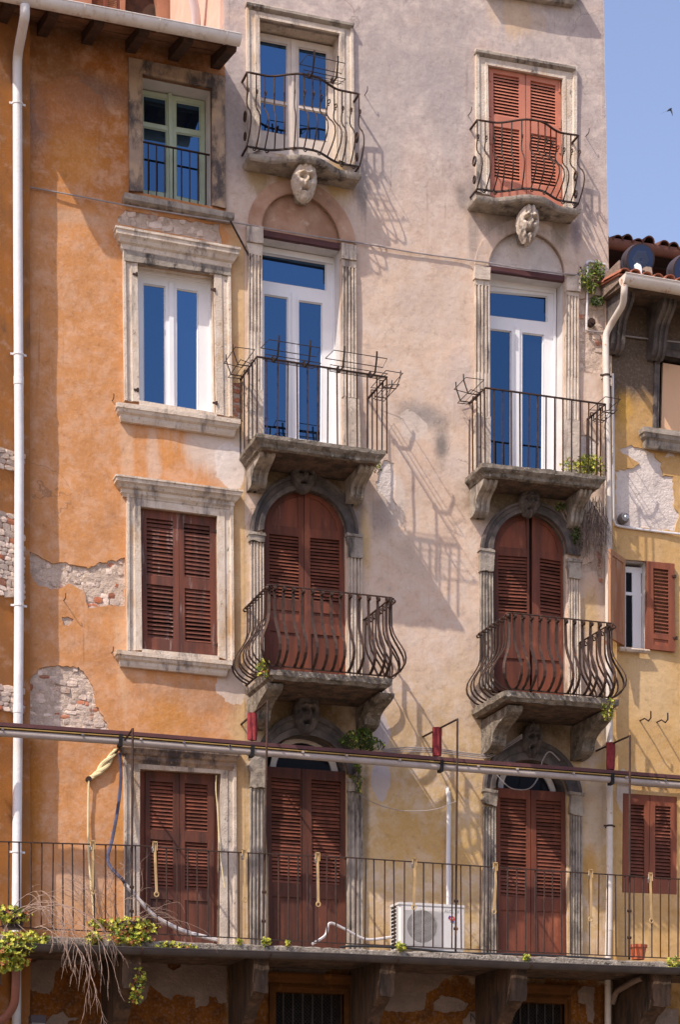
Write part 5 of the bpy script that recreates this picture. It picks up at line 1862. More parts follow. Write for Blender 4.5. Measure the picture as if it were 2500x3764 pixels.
mb = MB()
mb.strip([(p[0], -LD, p[1]) for p in tops], (0, 1, 0), .026, .012)
mb.build('top_rail', 'iron', lb)
mb = MB()
mb.strip([(p[0], -LD, p[1]) for p in bots], (0, 1, 0), .022, .012)
mb.build('bottom_rail', 'iron', lb)
mb = MB()
mb.tube([(0, 0, 0), (0, 0, 1)], .0095, 5)
bar = mesh_of(mb, 'baluster', 'iron')
x = tops[0][0]+.03
while x < tops[-1][0]:
    z0, z1 = along(bots, x)-.005, along(tops, x)
    put('baluster', bar, lb, (x, -LD+random.uniform(-.004, .004), z0), (random.uniform(-.008, .008), random.uniform(-.012, .012), 0), (1, 1, z1-z0))
    x += .1265+random.uniform(-.006, .006)
sl_t = QQ([('b1', -150, 712), ('b1', 0, 716), ('b1', 1568, 778), ('b2', 715, 809), ('b2', 1568, 846), ('b2', 1850, 858)], -LD-.06)
mb = MB()
n = 150
rows = []
X0, X1 = sl_t[0][0], sl_t[-1][0]
for (yy, dz) in ((.0, .0), (-LD-.045, .0), (-LD-.06, -.015), (-LD-.06, -.075), (-LD-.04, -.10), (-LD+.05, -.12), (0, -.12)):
    row = []
    for k in range(n+1):
        x = X0+(X1-X0)*k/n
        p = Vector((x, yy, along(sl_t, x)+dz))
        nz_ = mnoise.noise_vector(Vector((x*6, yy*5+dz*30, 2)))*.012+mnoise.noise_vector(Vector((x*17, yy*9+dz*40, 5)))*.009
        row.append((p.x, p.y+(nz_.y if yy < 0 else 0), p.z+nz_.z))
    rows.append(row)
vs = [p for r in rows for p in r]
m1 = n+1
mb.add(vs, [(i*m1+k, i*m1+k+1, (i+1)*m1+k+1, (i+1)*m1+k) for i in range(len(rows)-1) for k in range(n)])
mb.cur = 1
mb.mi = [1 if q >= 5*n else 0 for q in range(6*n)]  # underside strip gets the darker stone, its shade in the colour
mb.build('slab', ['slab_edge', 'rust_shade_stone'], lb)
gl = QQ([('b1', -150, 752), ('b1', 330, 770), ('b1', 1568, 808), ('b2', 800, 846), ('b2', 1568, 874), ('b2', 1850, 884)], -LD-.13)
mb = MB()
ns_ = 12
rad = .068
for rr in (rad, rad-.006):
    vs = []
    for p in gl:
        for k in range(ns_+1):
            t = math.pi+math.pi*k/ns_
            vs.append((p[0], -LD-.135+rr*math.cos(t), p[1]+rr*1.25*math.sin(t)))
    m1 = ns_+1
    mb.add(vs, [(i*m1+k, i*m1+k+1, (i+1)*m1+k+1, (i+1)*m1+k) for i in range(len(gl)-1) for k in range(ns_)])
mb.tube([(p[0], -LD-.135-rad, p[1]) for p in gl], .008, 6)
gut = mb.build('gutter', 'gutter_dark', lb, 50)
for c, x in (('b1', 650), ('b1', 1240), ('b2', 260), ('b2', 875), ('b2', 1565)):
    gx = Q(c, x, 820, -LD-.13)[0]
    gz_ = along(gl, gx)
    mb = MB()
    mb.strip([(gx, -LD-.135+(rad+.006)*math.cos(math.pi+math.pi*k/10), gz_+(rad+.006)*1.25*math.sin(math.pi+math.pi*k/10)) for k in range(11)], (1, 0, 0), .022, .006)
    mb.build('gutter_clip', 'iron', gut)
# consoles that carry it
for (u0, u1, j) in ((446, 506, 0), (930, 976, 1), (1393, 1440, 2), (1872, 1925, 3), (2398, 2455, 4), (-60, -5, 5)):
    yy = -1.1
    xa_ = W(u0, 3560, yy)[0]
    xb_ = W(u1, 3560, yy)[0]
    zt_ = along(sl_t, xa_)-.115
    pr = [(1.12, 0), (1.12, -.20), (1.08, -.23), (1.09, -.42), (1.0, -.50), (.86, -.56), (.74, -.66), (.60, -.78), (.45, -.86), (.30, -1.0), (.2, -1.25), (0, -1.3)]
    mb = MB()
    vs = []
    for x in (xa_, xb_):
        for i, (o, z) in enumerate(pr):
            nn_ = mnoise.noise_vector(Vector((x*3+j, o*4, z*5)))*.02
            vs.append((x+nn_.x*.5, -max(0, o+nn_.y), zt_+z+nn_.z))
        vs.append((x, 0, zt_))
    k = len(pr)+1
    mb.add(vs, [(i, i+1, k+i+1, k+i) for i in range(k-1)]+[tuple(range(k)), tuple(range(2*k-1, k-1, -1)), (k-1, 0, k, 2*k-1)])
    co = mb.build('console', 'old_timber', lb)
    mb = MB()
    mb.plate(ragged([(xa_-.005, zt_-.02), (xb_+.02, zt_-.02), (xb_+.02, zt_-.45), (xa_-.005, zt_-.45)], .05, .012, j), [], -1.16, -1.09, .05, .012, 8)
    mb.build('stone_end', 'old_timber', co)

# flaked render on the shaded wall below
for k, (c, pts, hs) in enumerate((('z2', [(0, 90), (190, 88), (200, 130), (240, 152), (285, 122), (285, 78), (582, 84), (576, 362), (530, 360), (510, 320), (465, 320), (460, 372), (380, 392), (370, 322), (250, 305), (230, 340), (150, 300), (90, 240), (60, 330), (10, 380)], oh),
                                  ('z1', [(200, 760), (420, 690), (900, 680), (1000, 700), (1060, 860), (1020, 850), (960, 740), (640, 750), (560, 830), (540, 1000), (500, 1050), (330, 1010), (230, 930)], oh),
                                  ('z1', [(460, 1355), (520, 1270), (640, 1230), (700, 1290), (800, 1300), (690, 1340), (690, 1500), (480, 1500)], oh),
                                  ('z3', [(70, 105), (450, 115), (560, 150), (520, 180), (450, 140), (380, 152), (330, 172), (300, 210), (240, 245), (230, 330), (130, 345), (0, 330), (0, 230), (60, 200)], th),
                                  ('z3', [(275, 290), (320, 255), (400, 270), (460, 300), (430, 335), (330, 345), (280, 330)], th),
                                  ('z3', [(1030, 230), (1060, 205), (1120, 215), (1115, 400), (1085, 395), (1075, 300), (1040, 290)], th),
                                  ('z3', [(430, 390), (470, 340), (540, 345), (535, 395), (500, 460), (440, 450)], th),
                                  ('z3', [(1330, 330), (1480, 320), (1560, 330), (1560, 500), (1340, 500)], yh),
                                  ('z2', [(870, 108), (1230, 108), (1205, 190), (1100, 195), (880, 182)], th))):
    mb = MB()
    y_ = -.006 if hs is not yh else Y0-.006
    mb.plate(ragged(QL(c, pts, y_), .03, .010, 90+k), [], y_-.008, y_+.02, .06, .008, 6)
    mb.build('bare_patch', 'grey_render', hs)
# barred ground floor windows
for k, (c, q, hs) in enumerate((('z2', [(893, 287), (1330, 305), (1330, 760), (893, 742)], th), ('z3', [(660, 286), (962, 300), (962, 620), (660, 606)], th))):
    q = QL(c, q)
    mb = MB()
    o_ = [(q[3][0]-.09, q[3][1]), (q[0][0]-.09, q[0][1]+.1), (q[1][0]+.09, q[1][1]+.1), (q[2][0]+.09, q[2][1])]
    mb.loft(o_, [q[3], q[0], q[1], q[2]], [(0, .01), (0, -.03), (.4, -.045), (.5, -.02), (1, -.02), (1, .3)], False)
    mb.build('window_surround', 'shade_plaster', hs)
    mb = MB()
    x0, x1, z0, z1 = bbox(q)
    nb_ = 7
    for i in range(nb_+1):
        x = x0+(x1-x0)*i/nb_
        mb.strip([(x, .1, z0), (x, .1, z1)], (1, 0, 0), .022, .022)
    ga = mb.build('window_grille', 'grille_dark', hs)
    backing(hs, q, .3)
    mb = MB()
    st = .05
    i = 0
    while x0+i*st < x1+(z1-z0):
        for sg in (1, -1):
            xa_, xb_ = x0+i*st-(z1-z0), x0+i*st
            za_, zb_ = (z0, z1) if sg > 0 else (z1, z0)
            t0, t1 = max(0, (x0-xa_)/(xb_-xa_)), min(1, (x1-xa_)/(xb_-xa_))
            if t1 > t0:
                mb.tube([(xa_+(xb_-xa_)*t0, .115, za_+(zb_-za_)*t0), (xa_+(xb_-xa_)*t1, .115, za_+(zb_-za_)*t1)], .006, 3, cap=False)
        i += 1
    o = mb.build('wire_mesh', 'grille_dark', ga)
    o['kind'] = 'stuff'
    sill(hs, (q[0][0]-.12, q[0][1]+.24), (q[1][0]+.12, q[1][1]+.24), [(.10, 0), (.10, -.03), (.06, -.06), (.05, -.10), (.02, -.13)], 'shade_plaster', 'cornice')

# ================================================================== drainpipes
def pipe(name, label, pts, r, mat, clips=(), clipmat='steel', cat='drainpipe', joints=()):
    base = min(pts, key=lambda p: p[2])
    t = thing(name, label, cat, base)
    mb = MB()
    # round the bends
    P = [Vector(p) for p in pts]
    out = [P[0]]
    for i in range(1, len(P)-1):
        a, b, c = P[i-1], P[i], P[i+1]
        k = min(.14, (a-b).length*.45, (c-b).length*.45)
        p0, p1 = b+(a-b).normalized()*k, b+(c-b).normalized()*k
        for j in range(6):
            s = j/5
            out.append(p0*(1-s)**2+b*2*s*(1-s)+p1*s*s)
    out.append(P[-1])
    mb.tube([tuple(p) for p in out], r, 16)
    mb.build('pipe', mat, t, True)

    def at_z(z):
        for p, q in zip(out, out[1:]):
            if (p.z-z)*(q.z-z) <= 0 and abs(p.z-q.z) > 1e-6:
                return p+(q-p)*((z-p.z)/(q.z-p.z))
        return out[-1]
    for z in clips:
        p = at_z(z)
        mb = MB()
        mb.tube([(p.x, p.y, z-.012), (p.x, p.y, z+.012)], r+.008, 14)
        mb.box(p.x-r-.04, p.x+r+.04, p.y+.0, p.y+.012, z-.012, z+.012)
        mb.tube([(p.x, p.y+r*.5, z), (p.x, max(p.y+.08, -.0), z)], .008, 5)
        mb.build('clip', clipmat, t)
    for z in joints:
        p = at_z(z)
        mb = MB()
        mb.tube([(p.x, p.y, z-.05), (p.x, p.y, z+.05)], r+.005, 16)
        mb.build('socket', mat, t, True)
    return t


P3 = lambda c, x, y, yy: (Q(c, x, y, yy)[0], yy, Q(c, x, y, yy)[1])
z_of = lambda c, x, y, yy=-.35: Q(c, x, y, yy)[1]
yp = -.235
pipe('drainpipe', 'tall white drainpipe down the left edge of the orange front', [P3('c1', 156, 30, -.92), P3('c1', 158, 95, -.90), P3('c1', 108, 360, yp), P3('c4', 112, 300, yp), P3('c4', 120, 1500, yp), P3('d1', 118, 1200, yp), P3('e1', 108, 1000, yp), P3('b1', 74, 610, yp), (P3('b1', 73, 900, yp)[0], yp, .2)],
     .058, 'pipe_white', [z_of('c1', 105, 630), z_of('c4', 118, 850), z_of('d1', 118, 1072), z_of('e1', 105, 1265)], 'pipe_white', joints=[z_of('c4', 118, 1020), z_of('e1', 112, 345)])
yp = -.13
pipe('drainpipe', 'white drainpipe with rust spots between the beige and the ochre house', [P3('z5', 660, 890, -.67), P3('z5', 655, 1000, -.66), P3('z5', 640, 1200, -.55), P3('z5', 440, 1530, -.2), P3('z5', 350, 1700, yp), P3('c6', 1095, 900, yp), P3('d3', 1112, 300, yp), P3('d3', 1112, 1400, yp), P3('e3', 1118, 500, yp), P3('e3', 1120, 1000, yp), P3('b2', 1244, 600, yp), P3('b2', 1238, 800, yp), (P3('b2', 1236, 1100, yp)[0], yp, .2)],
     .045, 'gutter_rusty', [z_of('c6', 1098, 1012, yp), z_of('e3', 1118, 1108, yp)], 'iron', joints=[z_of('e3', 1118, 1285, yp), z_of('b2', 1240, 680, yp)])
xs_ = xl-.09
pipe('drainpipe', 'short white drainpipe on the pale side wall above the orange roof', [(xs_-.25, .5, W(760, -250)[1]), (xs_-.03, .75, W(760, -60)[1]), (xs_, .9, W(760, 0)[1]), (xs_, .9, W(760, 190)[1])], .06, 'pipe_white', [], joints=[W(760, 10)[1]])
pipe('drainpipe', 'dark brown drainpipe curving away below the hanging plants', [P3('z1', 160, 640, -1.28), P3('z1', 160, 900, -1.2), P3('z1', 150, 1150, -1.0), P3('z1', 60, 1290, -.8), P3('z1', -150, 1380, -.6)], .05, 'gutter_brown')
pipe('drainpipe', 'slanting grey drain branch below the long balcony, near the right edge', [P3('z3', 1370, 165, -.9), P3('z3', 1330, 180, -.8), P3('z3', 1235, 235, -.2), P3('z3', 1215, 300, -.15)], .04, 'grey_render')

# ================================================================== wires and conduits
def cable(name, label, pts, r, mat, cat='cable', n=6, single=True):
    P = [Vector(p) for p in pts]
    out = []
    for i in range(len(P)-1):
        p0, p1, p2, p3 = P[max(i-1, 0)], P[i], P[i+1], P[min(i+2, len(P)-1)]
        for j in range(n):
            t = j/n
            out.append(.5*((2*p1)+(-p0+p2)*t+(2*p0-5*p1+4*p2-p3)*t*t+(-p0+3*p1-3*p2+p3)*t**3))
    out.append(P[-1])
    mb = MB()
    mb.tube([tuple(p) for p in out], r, 6)
    o = mb.build(name, mat, None, True, loc=tuple(P[0]))
    return tag(o, label, cat)


w1 = [P3('c1', 140, 1190, -.03), P3('c1', 480, 1252, -.05), P3('c1', 790, 1312, -.10), P3('c1', 1150, 1372, -.16), P3('c1', 1500, 1425, -.10), P3('c5', 280, 62, -.07), P3('c5', 640, 122, -.05), P3('c5', 935, 166, -.04), P3('c5', 1250, 222, -.03), P3('c5', 1568, 266, -.03),
      P3('c6', 230, 273, -.05), P3('c6', 340, 288, -.05), P3('c6', 560, 326, -.05), P3('c6', 830, 360, -.10), P3('c6', 935, 362, -.05), P3('c6', 965, 300, -.03)]
cable('cable', 'thin grey cable running across all fronts below the top windows', w1, .010, 'cable_grey')
cable('conduit', 'white conduit bent round the corner beside the ivy', [P3('c6', 1090, 300, -.02), P3('c6', 1020, 285, -.02), P3('c6', 985, 280, -.02), P3('c6', 968, 300, -.03)], .018, 'pipe_white', 'conduit')
cable('conduit', 'upright white conduit beside the ivy near the right drainpipe', [P3('c6', 978, 312, -.03), P3('c6', 976, 500, -.03), P3('c6', 970, 720, -.03)], .014, 'pipe_white', 'conduit')
cable('cable', 'pale cable crossing the ochre front below the eaves', [P3('c6', 975, 725, -.04), P3('c6', 1060, 735, -.04), P3('c6', 1130, 742, .0), P3('c6', 1300, 768, 0), P3('c6', 1568, 798, 0), P3('c6', 1800, 825, 0)], .012, 'cable_grey')
cable('cable', 'short cable end dangling below the ochre eaves', [P3('c6', 1135, 742, .0), P3('c6', 1165, 755, -.02), P3('c6', 1168, 800, -.03), P3('c6', 1172, 845, -.04)], .010, 'cable_grey')
cable('conduit', 'white conduit bending below the round grey wall lamp', [P3('c6', 1140, 1000, .015), P3('d3', 1146, 300, .015), P3('d3', 1148, 500, .015), P3('d3', 1152, 555, .015), P3('d3', 1185, 582, .015), P3('d3', 1400, 612, .015), P3('d3', 1568, 632, .015), P3('d3', 1800, 660, .015)], .017, 'pipe_white', 'conduit')
for k, dz in enumerate((0, 10, 22)):
    cable('cable', ('upper', 'middle', 'lower')[k]+' of three cables strung behind the awning rail', [P3('e2', 1060, 620+dz, -.05), P3('e2', 1240, 605+dz*1.2, -.05), P3('e2', 1450, 620+dz, -.05), P3('e3', 200, 640+dz, -.06), P3('e3', 340, 648+dz, -.08), P3('e3', 450, 590+dz, -.1), P3('e3', 560, 520+dz, -.2)], .008, 'cable_grey')
cable('cable', 'bundle of pale cables above the low ochre window', [P3('e3', 1170, 825, .0), P3('e3', 1320, 845, -.01), P3('e3', 1568, 862, -.01), P3('e3', 1800, 880, 0)], .02, 'cable_grey')
cable('cable', 'cable sagging across the arch of the lower right balcony door', [P3('e3', 385, 765, -.1), P3('e3', 440, 830, -.1), P3('e3', 500, 870, -.1), P3('e3', 600, 870, -.1), P3('e3', 660, 800, -.1), P3('e3', 690, 690, -.1), P3('e3', 735, 632, -.12), P3('e3', 800, 690, -.1)], .009, 'cable_grey')
cable('wire', 'thin wire sagging from the arch towards the pole above the air conditioner', [P3('e2', 890, 890, -.05), P3('e2', 1000, 960, -.1), P3('e2', 1150, 1005, -.4), P3('e2', 1300, 1012, -.7), P3('e2', 1420, 995, -.9), P3('e2', 1530, 950, -1.15)], .005, 'cable_grey', 'wire')
cable('hose', 'dark blue cable hanging from the pole beside the orange balcony door', [P3('e1', 765, 640, -.12), P3('e1', 772, 800, -.15), P3('e1', 752, 1000, -.25), P3('e1', 715, 1200, -.5), P3('e1', 690, 1300, -.7), P3('e1', 705, 1370, -.9), P3('e1', 780, 1450, -1.0), P3('b1', 575, 485, -1.0)], .02, 'cable_blue', 'cable')
cable('hose', 'white taped hose sloping down to the balcony floor', [P3('b1', 572, 482, -1.0), P3('b1', 600, 510, -1.0), P3('b1', 650, 568, -1.0), P3('b1', 710, 630, -.98), P3('b1', 790, 675, -.95), P3('b1', 860, 705, -.92), P3('b1', 1000, 742, -.9)], .026, 'hose_white', 'hose')
cable('hose', 'white hose zigzag from the air conditioner along the balcony floor', [P3('b2', 238, 728, -.5), P3('b2', 120, 738, -.55), P3('b2', 20, 690, -.6), P3('b1', 1520, 665, -.65), P3('b1', 1500, 720, -.7), P3('b1', 1440, 760, -.8)], .018, 'hose_white', 'hose')
cable('cable', 'black cable lying along the front edge of the long balcony', [P3('b1', 1568, 775, -LD-.02), P3('b2', 60, 770, -LD-.02), P3('b2', 270, 776, -LD-.02), P3('b2', 420, 790, -LD-.02), P3('b2', 560, 802, -LD-.02), P3('b2', 900, 810, -LD-.02), P3('b2', 1250, 830, -LD-.02)], .014, 'cable_black')
cable('cord', 'pale cord hanging down the orange wall beside the cream cloth', [P3('e1', 566, 820, -.05), P3('e1', 562, 1000, -.05), P3('e1', 562, 1220, -.05), P3('b1', 412, 420, -.05), P3('b1', 432, 640, -.08)], .012, 'cream_cloth', 'cord')
cable('cord', 'thin white cord hanging down the balcony door frame', [P3('e1', 1384, 785, -.02), P3('e1', 1382, 880, -.02), P3('e1', 1392, 1000, -.02), P3('e1', 1402, 1200, -.06), P3('b1', 1018, 380, -.1), P3('b1', 1035, 500, -.1)], .008, 'cream_cloth', 'cord')
cl = thing('cloth_bundle', 'twisted cream cloth tied from the first pole to the orange wall', 'cloth', P3('e1', 565, 805, -.03))
for k in range(3):
    a, b = Vector(P3('e1', 562, 812, -.03)), Vector(P3('e1', 742, 622, -.02))
    pts = []
    for j in range(15):
        t = j/14
        p = a+(b-a)*t
        p.z -= .06*math.sin(math.pi*t)*(1-.3*k)
        p += Vector((math.cos(t*9+k*2.1), math.sin(t*9+k*2.1)*.8, math.sin(t*7+k*2.1)))*.016
        pts.append(tuple(p))
    mb = MB()
    mb.tube(pts, .02, 7, rs=[.014+.012*math.sin(math.pi*j/14) for j in range(15)])
    mb.build('strand', 'cream_cloth', cl, True)
mb = MB()
p = P3('e1', 562, 812, 0)
mb.tube([(p[0], .02, p[2]), (p[0], -.06, p[2])], .035, 10)
mb.build('wall_hole_ring', 'iron', cl)

# ================================================================== awning rail and poles
AY = -.60
aw = thing('awning', 'long rolled awning on a brown and yellow rail across the lower front', 'awning', (W(1250, 2780, AY)[0], AY, W(1250, 2780, AY)[1]))
al = [W(u, v, AY) for u, v in ((-150, 2646), (0, 2658), (450, 2690), (900, 2727), (1300, 2759), (1700, 2792), (2100, 2822), (2500, 2853), (2750, 2872))]
def beam(z0, z1, y0, y1, name, mat, par):
    mb = MB()
    vs = []
    for p in al:
        vs += [(p[0], y0, p[1]+z0), (p[0], y1, p[1]+z0), (p[0], y1, p[1]+z1), (p[0], y0, p[1]+z1)]
    fs = []
    for i in range(len(al)-1):
        for k in range(4):
            fs.append((i*4+k, i*4+(k+1) % 4, (i+1)*4+(k+1) % 4, (i+1)*4+k))
    mb.add(vs, fs)
    return mb.build(name, mat, par)
bm = beam(-.045, .0, AY-.05, AY+.05, 'rail', 'awning_brown', aw)
beam(-.062, -.047, AY-.035, AY+.03, 'dark_groove', 'black', aw)
beam(-.072, -.061, AY-.052, AY+.03, 'yellow_strip', 'awning_yellow', aw)
mb = MB()
mb.tube([(p[0], AY, p[1]-.118) for p in al], .043, 12)
mb.build('awning_roll', 'awning_white', aw, True)
for c, x in (('e1', 520), ('e1', 893), ('e1', 1168), ('e1', 1460), ('e2', 68), ('e2', 535), ('e2', 815), ('e2', 1155), ('e3', 265), ('e3', 515), ('e3', 875), ('e3', 1215), ('e3', 1462), ('e1', 8)):
    gx = Q(c, x, 600, AY)[0]
    mb = MB()
    gz_ = along(al, gx)
    mb.tube([(gx, AY-.05, gz_-.085), (gx, AY-.085, gz_-.085)], .014, 8)
    mb.build('guide_knob', 'awning_white' if x % 2 else 'lamp_grey', aw)
for c, x in (('e1', 765), ('e2', 215), ('e2', 1428), ('e3', 1128)):
    gx = Q(c, x, 600, AY)[0]
    gz_ = along(al, gx)
    mb = MB()
    mb.box(gx-.022, gx+.022, AY-.06, AY+.06, gz_-.185, gz_-.04)
    mb.build('holder', 'black', aw)

PG = 'bent iron poles along the long balcony railing'
POLES = [(('e1', 848, 486), ('b1', 605, 700), ('e1', 738, 642), 'bent iron pole with cream cloth tied at its wall end'),
         (('e2', 320, 306), ('b1', 1213, 765), ('e2', 150, 458), 'bent iron pole rising in front of the second balcony door'),
         (('e2', 1538, 424), ('b2', 534, 795), ('e2', 1316, 537), 'bent iron pole rising in front of the air conditioner'),
         (('e3', 1250, 530), ('b2', 1336, 832), ('e3', 1034, 628), 'bent iron pole beside the low ochre window')]
for top, bot, wl, lab in POLES:
    yy = -LD+.03
    a, b = P3(*top, yy), P3(*bot, yy)
    w_ = P3(*wl, 0)
    t = thing('bent_pole', lab, 'pole', b, PG)
    mb = MB()
    dv = Vector(w_)-Vector(a)
    k1 = Vector(a)+dv*.035
    mb.tube([b, (a[0]+(b[0]-a[0])*.03, yy, a[2]-.05), a, tuple(k1)], .0145, 8)
    mb.build('post', 'iron', t, True)
    mb = MB()
    mb.tube([tuple(k1), w_], .0135, 8)
    mb.build('arm', 'iron', t, True)
    mb = MB()
    for f in (.28, .62):
        q = Vector(b)+(Vector(a)-Vector(b))*f*.35
        mb.tube([(q.x-.025, q.y, q.z), (q.x+.025, q.y, q.z)], .018, 6)
    mb.build('collar', 'iron', t)
for k, (c, x, y0, y1, lab) in enumerate((('e2', 222, 385, 560, 'red cloth roll below the left balcony corbel, on the awning rail'), ('e2', 1405, 478, 660, 'bright red cloth roll standing on the awning rail against the plain wall'), ('e3', 1125, 575, 748, 'dark red cloth roll crossing the right drainpipe'))):
    p, q = P3(c, x, y1, AY+.02), P3(c, x, y0, AY+.02)
    mb = MB()
    N = 22
    vs = []
    zs_ = [0, .2, .4, .6, .8, 1]
    for j, f in enumerate(zs_):
        for i in range(N):
            t = 2*math.pi*i/N
            r = .052*(1+.22*math.sin(5*t+k+f*2)+.08*math.sin(9*t+f*5))*(1 if j else .92)
            vs.append((p[0]+r*math.cos(t)*1.05, AY+.02+r*math.sin(t)*.8, p[2]+(q[2]-p[2])*f))
    fs = [(j*N+i, j*N+(i+1) % N, (j+1)*N+(i+1) % N, (j+1)*N+i) for j in range(len(zs_)-1) for i in range(N)]+[tuple(range(N)), tuple(range(5*N, 6*N))]
    mb.add(vs, fs)
    tag(mb.build('cloth_roll', 'red_cloth', None, True, loc=p), lab, 'cloth', 'red cloth rolls on the awning rail')

# ================================================================== straps on the railing
SG = 'cream straps hanging on the long railing'
ST = [('b1', 425, 285, 515, 'cream strap on the railing left of the orange balcony door'), ('b1', 712, 290, 522, 'cream strap in front of the left leaf of the orange balcony door'), ('b1', 1125, 325, 556, 'cream strap in front of the first fluted pilaster'),
      ('b1', 1463, 340, 570, 'cream strap in front of the second pair of brown door shutters'), ('b2', 343, 365, 588, 'cream strap above the air conditioner'), ('b2', 716, 386, 606, 'cream strap at the left edge of the right door shutters'),
      ('b2', 1156, 418, 636, 'cream strap just left of the right drainpipe'), ('b2', 1432, 434, 650, 'cream strap in front of the low ochre window')]
for k, (c, x, y0, y1, lab) in enumerate(ST):
    yy = -LD-.035
    a, b = P3(c, x, y0, yy), P3(c, x+(0, 9, 3, 5, -2, -4, 2, 6)[k], y1+(0, 4, -6, 2, -3, 0, 5, -2)[k], yy)
    t = thing('strap', lab, 'strap', b, SG)
    mb = MB()
    mb.strip([a, (a[0]+.004, yy-.012, a[2]*.6+b[2]*.4), (b[0], yy, b[2])], (1, 0, 0), .029, .010)
    mb.build('webbing', 'strap_cream', t)
    mb = MB()
    for dx in (-.028, .022):
        mb.box(a[0]+dx, a[0]+dx+.008, yy-.02, yy, a[2]-.10, a[2]+.0)
    mb.box(a[0]-.028, a[0]+.030, yy-.02, yy, a[2]-.008, a[2]+.006)
    mb.build('buckle', 'strap_cream', t)
    mb = MB()
    mb.tube([(a[0]-.02, yy, a[2]-.05), (a[0]-.035, yy-.02, a[2]-.08), (a[0]-.025, yy, a[2]-.12), (a[0]-.005, yy+.02, a[2]-.10), (a[0]-.01, yy+.04, a[2]-.06)], .009, 6)
    mb.build('steel_hook', 'steel', t, True)
    mb = MB()
    pts = [(b[0]+.026*math.cos(t_), yy, b[2]-.012+.03*math.sin(t_)) for t_ in [2*math.pi*i/12 for i in range(13)]]
    mb.tube(pts, .008, 5)
    mb.build('ring', 'strap_cream', t, True)

# ================================================================== air conditioner
AYF = -.66
a0, a1 = P3('b2', 272, 572, AYF), P3('b2', 572, 582, AYF)
zb_ = P3('b2', 572, 795, AYF)[2]
AW, AH, AD = a1[0]-a0[0], a1[2]-zb_, .30
ac = thing('air_conditioner', 'white air conditioner outdoor unit standing on the long balcony', 'air conditioner', (a0[0]+AW/2, AYF+AD/2, zb_))
x0, x1, z0, z1 = a0[0], a1[0], zb_, a1[2]
fcx, fcz, fr_ = x0+AW*.36, z0+AH*.50, AH*.355
hole = [(fcx+fr_*math.cos(t), fcz+fr_*math.sin(t)) for t in [2*math.pi*i/40 for i in range(40)]]
mb = MB()
o_ = [(x0+.03, z0+.02), (x1, z0+.02), (x1, z1-.03), (x0+.03, z1-.03)]
mb.plate(o_, [hole], AYF, AYF+.03)
mb.add([(x0, AYF+.04, z0+.02), (x0+.03, AYF, z0+.02), (x0+.03, AYF, z1-.03), (x0, AYF+.04, z1-.03)], [(0, 1, 2, 3)])
mb.box(x1-.004, x1, AYF+.002, AYF+AD, z0+.02, z1-.032)
mb.box(x0, x1, AYF+AD-.01, AYF+AD, z0+.02, z1-.032)
mb.build('casing', 'ac_white', ac)
mb = MB()
mb.box(x0-.006, x1+.006, AYF-.008, AYF+AD+.005, z1-.03, z1)
mb.build('lid', 'ac_white', ac)
mb = MB()
mb.box(x0+.004, x1-.006, AYF+.004, AYF+AD-.004, z0, z0+.018)
mb.build('base_tray', 'ac_white', ac)
mb = MB()
mb.box(x0+.01, x1-.01, AYF+.14, AYF+.15, z0+.03, z1-.04)
mb.build('inner_panel', 'black', ac)
mb = MB()
for k in range(3):
    t = 2*math.pi*k/3+.4
    vs = []
    for r, w_, dy in ((.05, .05, 0), (fr_*.6, .12, .03), (fr_*.93, .15, .04)):
        for sg in (-1, 1):
            vs.append((fcx+r*math.cos(t)-sg*w_*math.sin(t), AYF+.09+sg*dy*.5, fcz+r*math.sin(t)+sg*w_*math.cos(t)))
    mb.add(vs, [(0, 1, 3, 2), (2, 3, 5, 4)])
mb.tube([(fcx, AYF+.07, fcz), (fcx, AYF+.11, fcz)], .05, 12)
mb.build('fan', 'lamp_dark', ac)
gr0, gr1 = x0+.045, x0+AW*.66
mb = MB()
mb.tube([(-.5, 0, 0), (.5, 0, 0)], .0024, 4)
wire = mesh_of(mb, 'grille_wire', 'ac_white')
mb = MB()
for f in (.25, .5, .75):
    gx = gr0+(gr1-gr0)*f
    mb.box(gx-.003, gx+.003, AYF-.016, AYF-.011, z0+.05, z1-.07)
gp = mb.build('grille', 'ac_white', ac)
nw = 34
for k in range(nw):
    gz_ = z0+.05+(AH-.12)*k/(nw-1)
    put('grille_wire', wire, gp, ((gr0+gr1)/2, AYF-.014, gz_), (0, 0, 0), (gr1-gr0, 1, 1))
mb = MB()
for k in range(11):
    gz_ = z0+.04+(AH-.12)*k/10
    mb.box(x0-.008, x0-.003, AYF+.06, AYF+AD-.02, gz_, gz_+.012)
for yy in (AYF+.055, AYF+AD-.03):
    mb.box(x0-.009, x0-.002, yy, yy+.014, z0+.03, z1-.04)
mb.build('side_guard', 'ac_white', ac)
mb = MB()
mb.box(x0+.002, x0+.006, AYF+.06, AYF+AD-.02, z0+.03, z1-.05)
mb.build('coil', 'black', ac)
lx, lz = x0+AW*.815, z0+AH*.70
mb = MB()
mb.tube([(lx, AYF-.004, lz), (lx, AYF+.0, lz)], .034, 20)
lg = mb.build('emblem', 'ac_red', ac)
mb = MB()
mb.tube([(lx, AYF-.006, lz), (lx, AYF-.003, lz)], .016, 12)
mb.build('emblem_centre', 'ac_white', lg)
for t0 in (2.2, 4.3):
    mb = MB()
    pts = [(lx+.044*math.cos(t0+j*.13), AYF-.004, lz+.044*math.sin(t0+j*.13)) for j in range(9)]
    mb.strip(pts, (0, 1, 0), .005, .014)
    mb.build('emblem_swirl', 'ac_blue', lg)
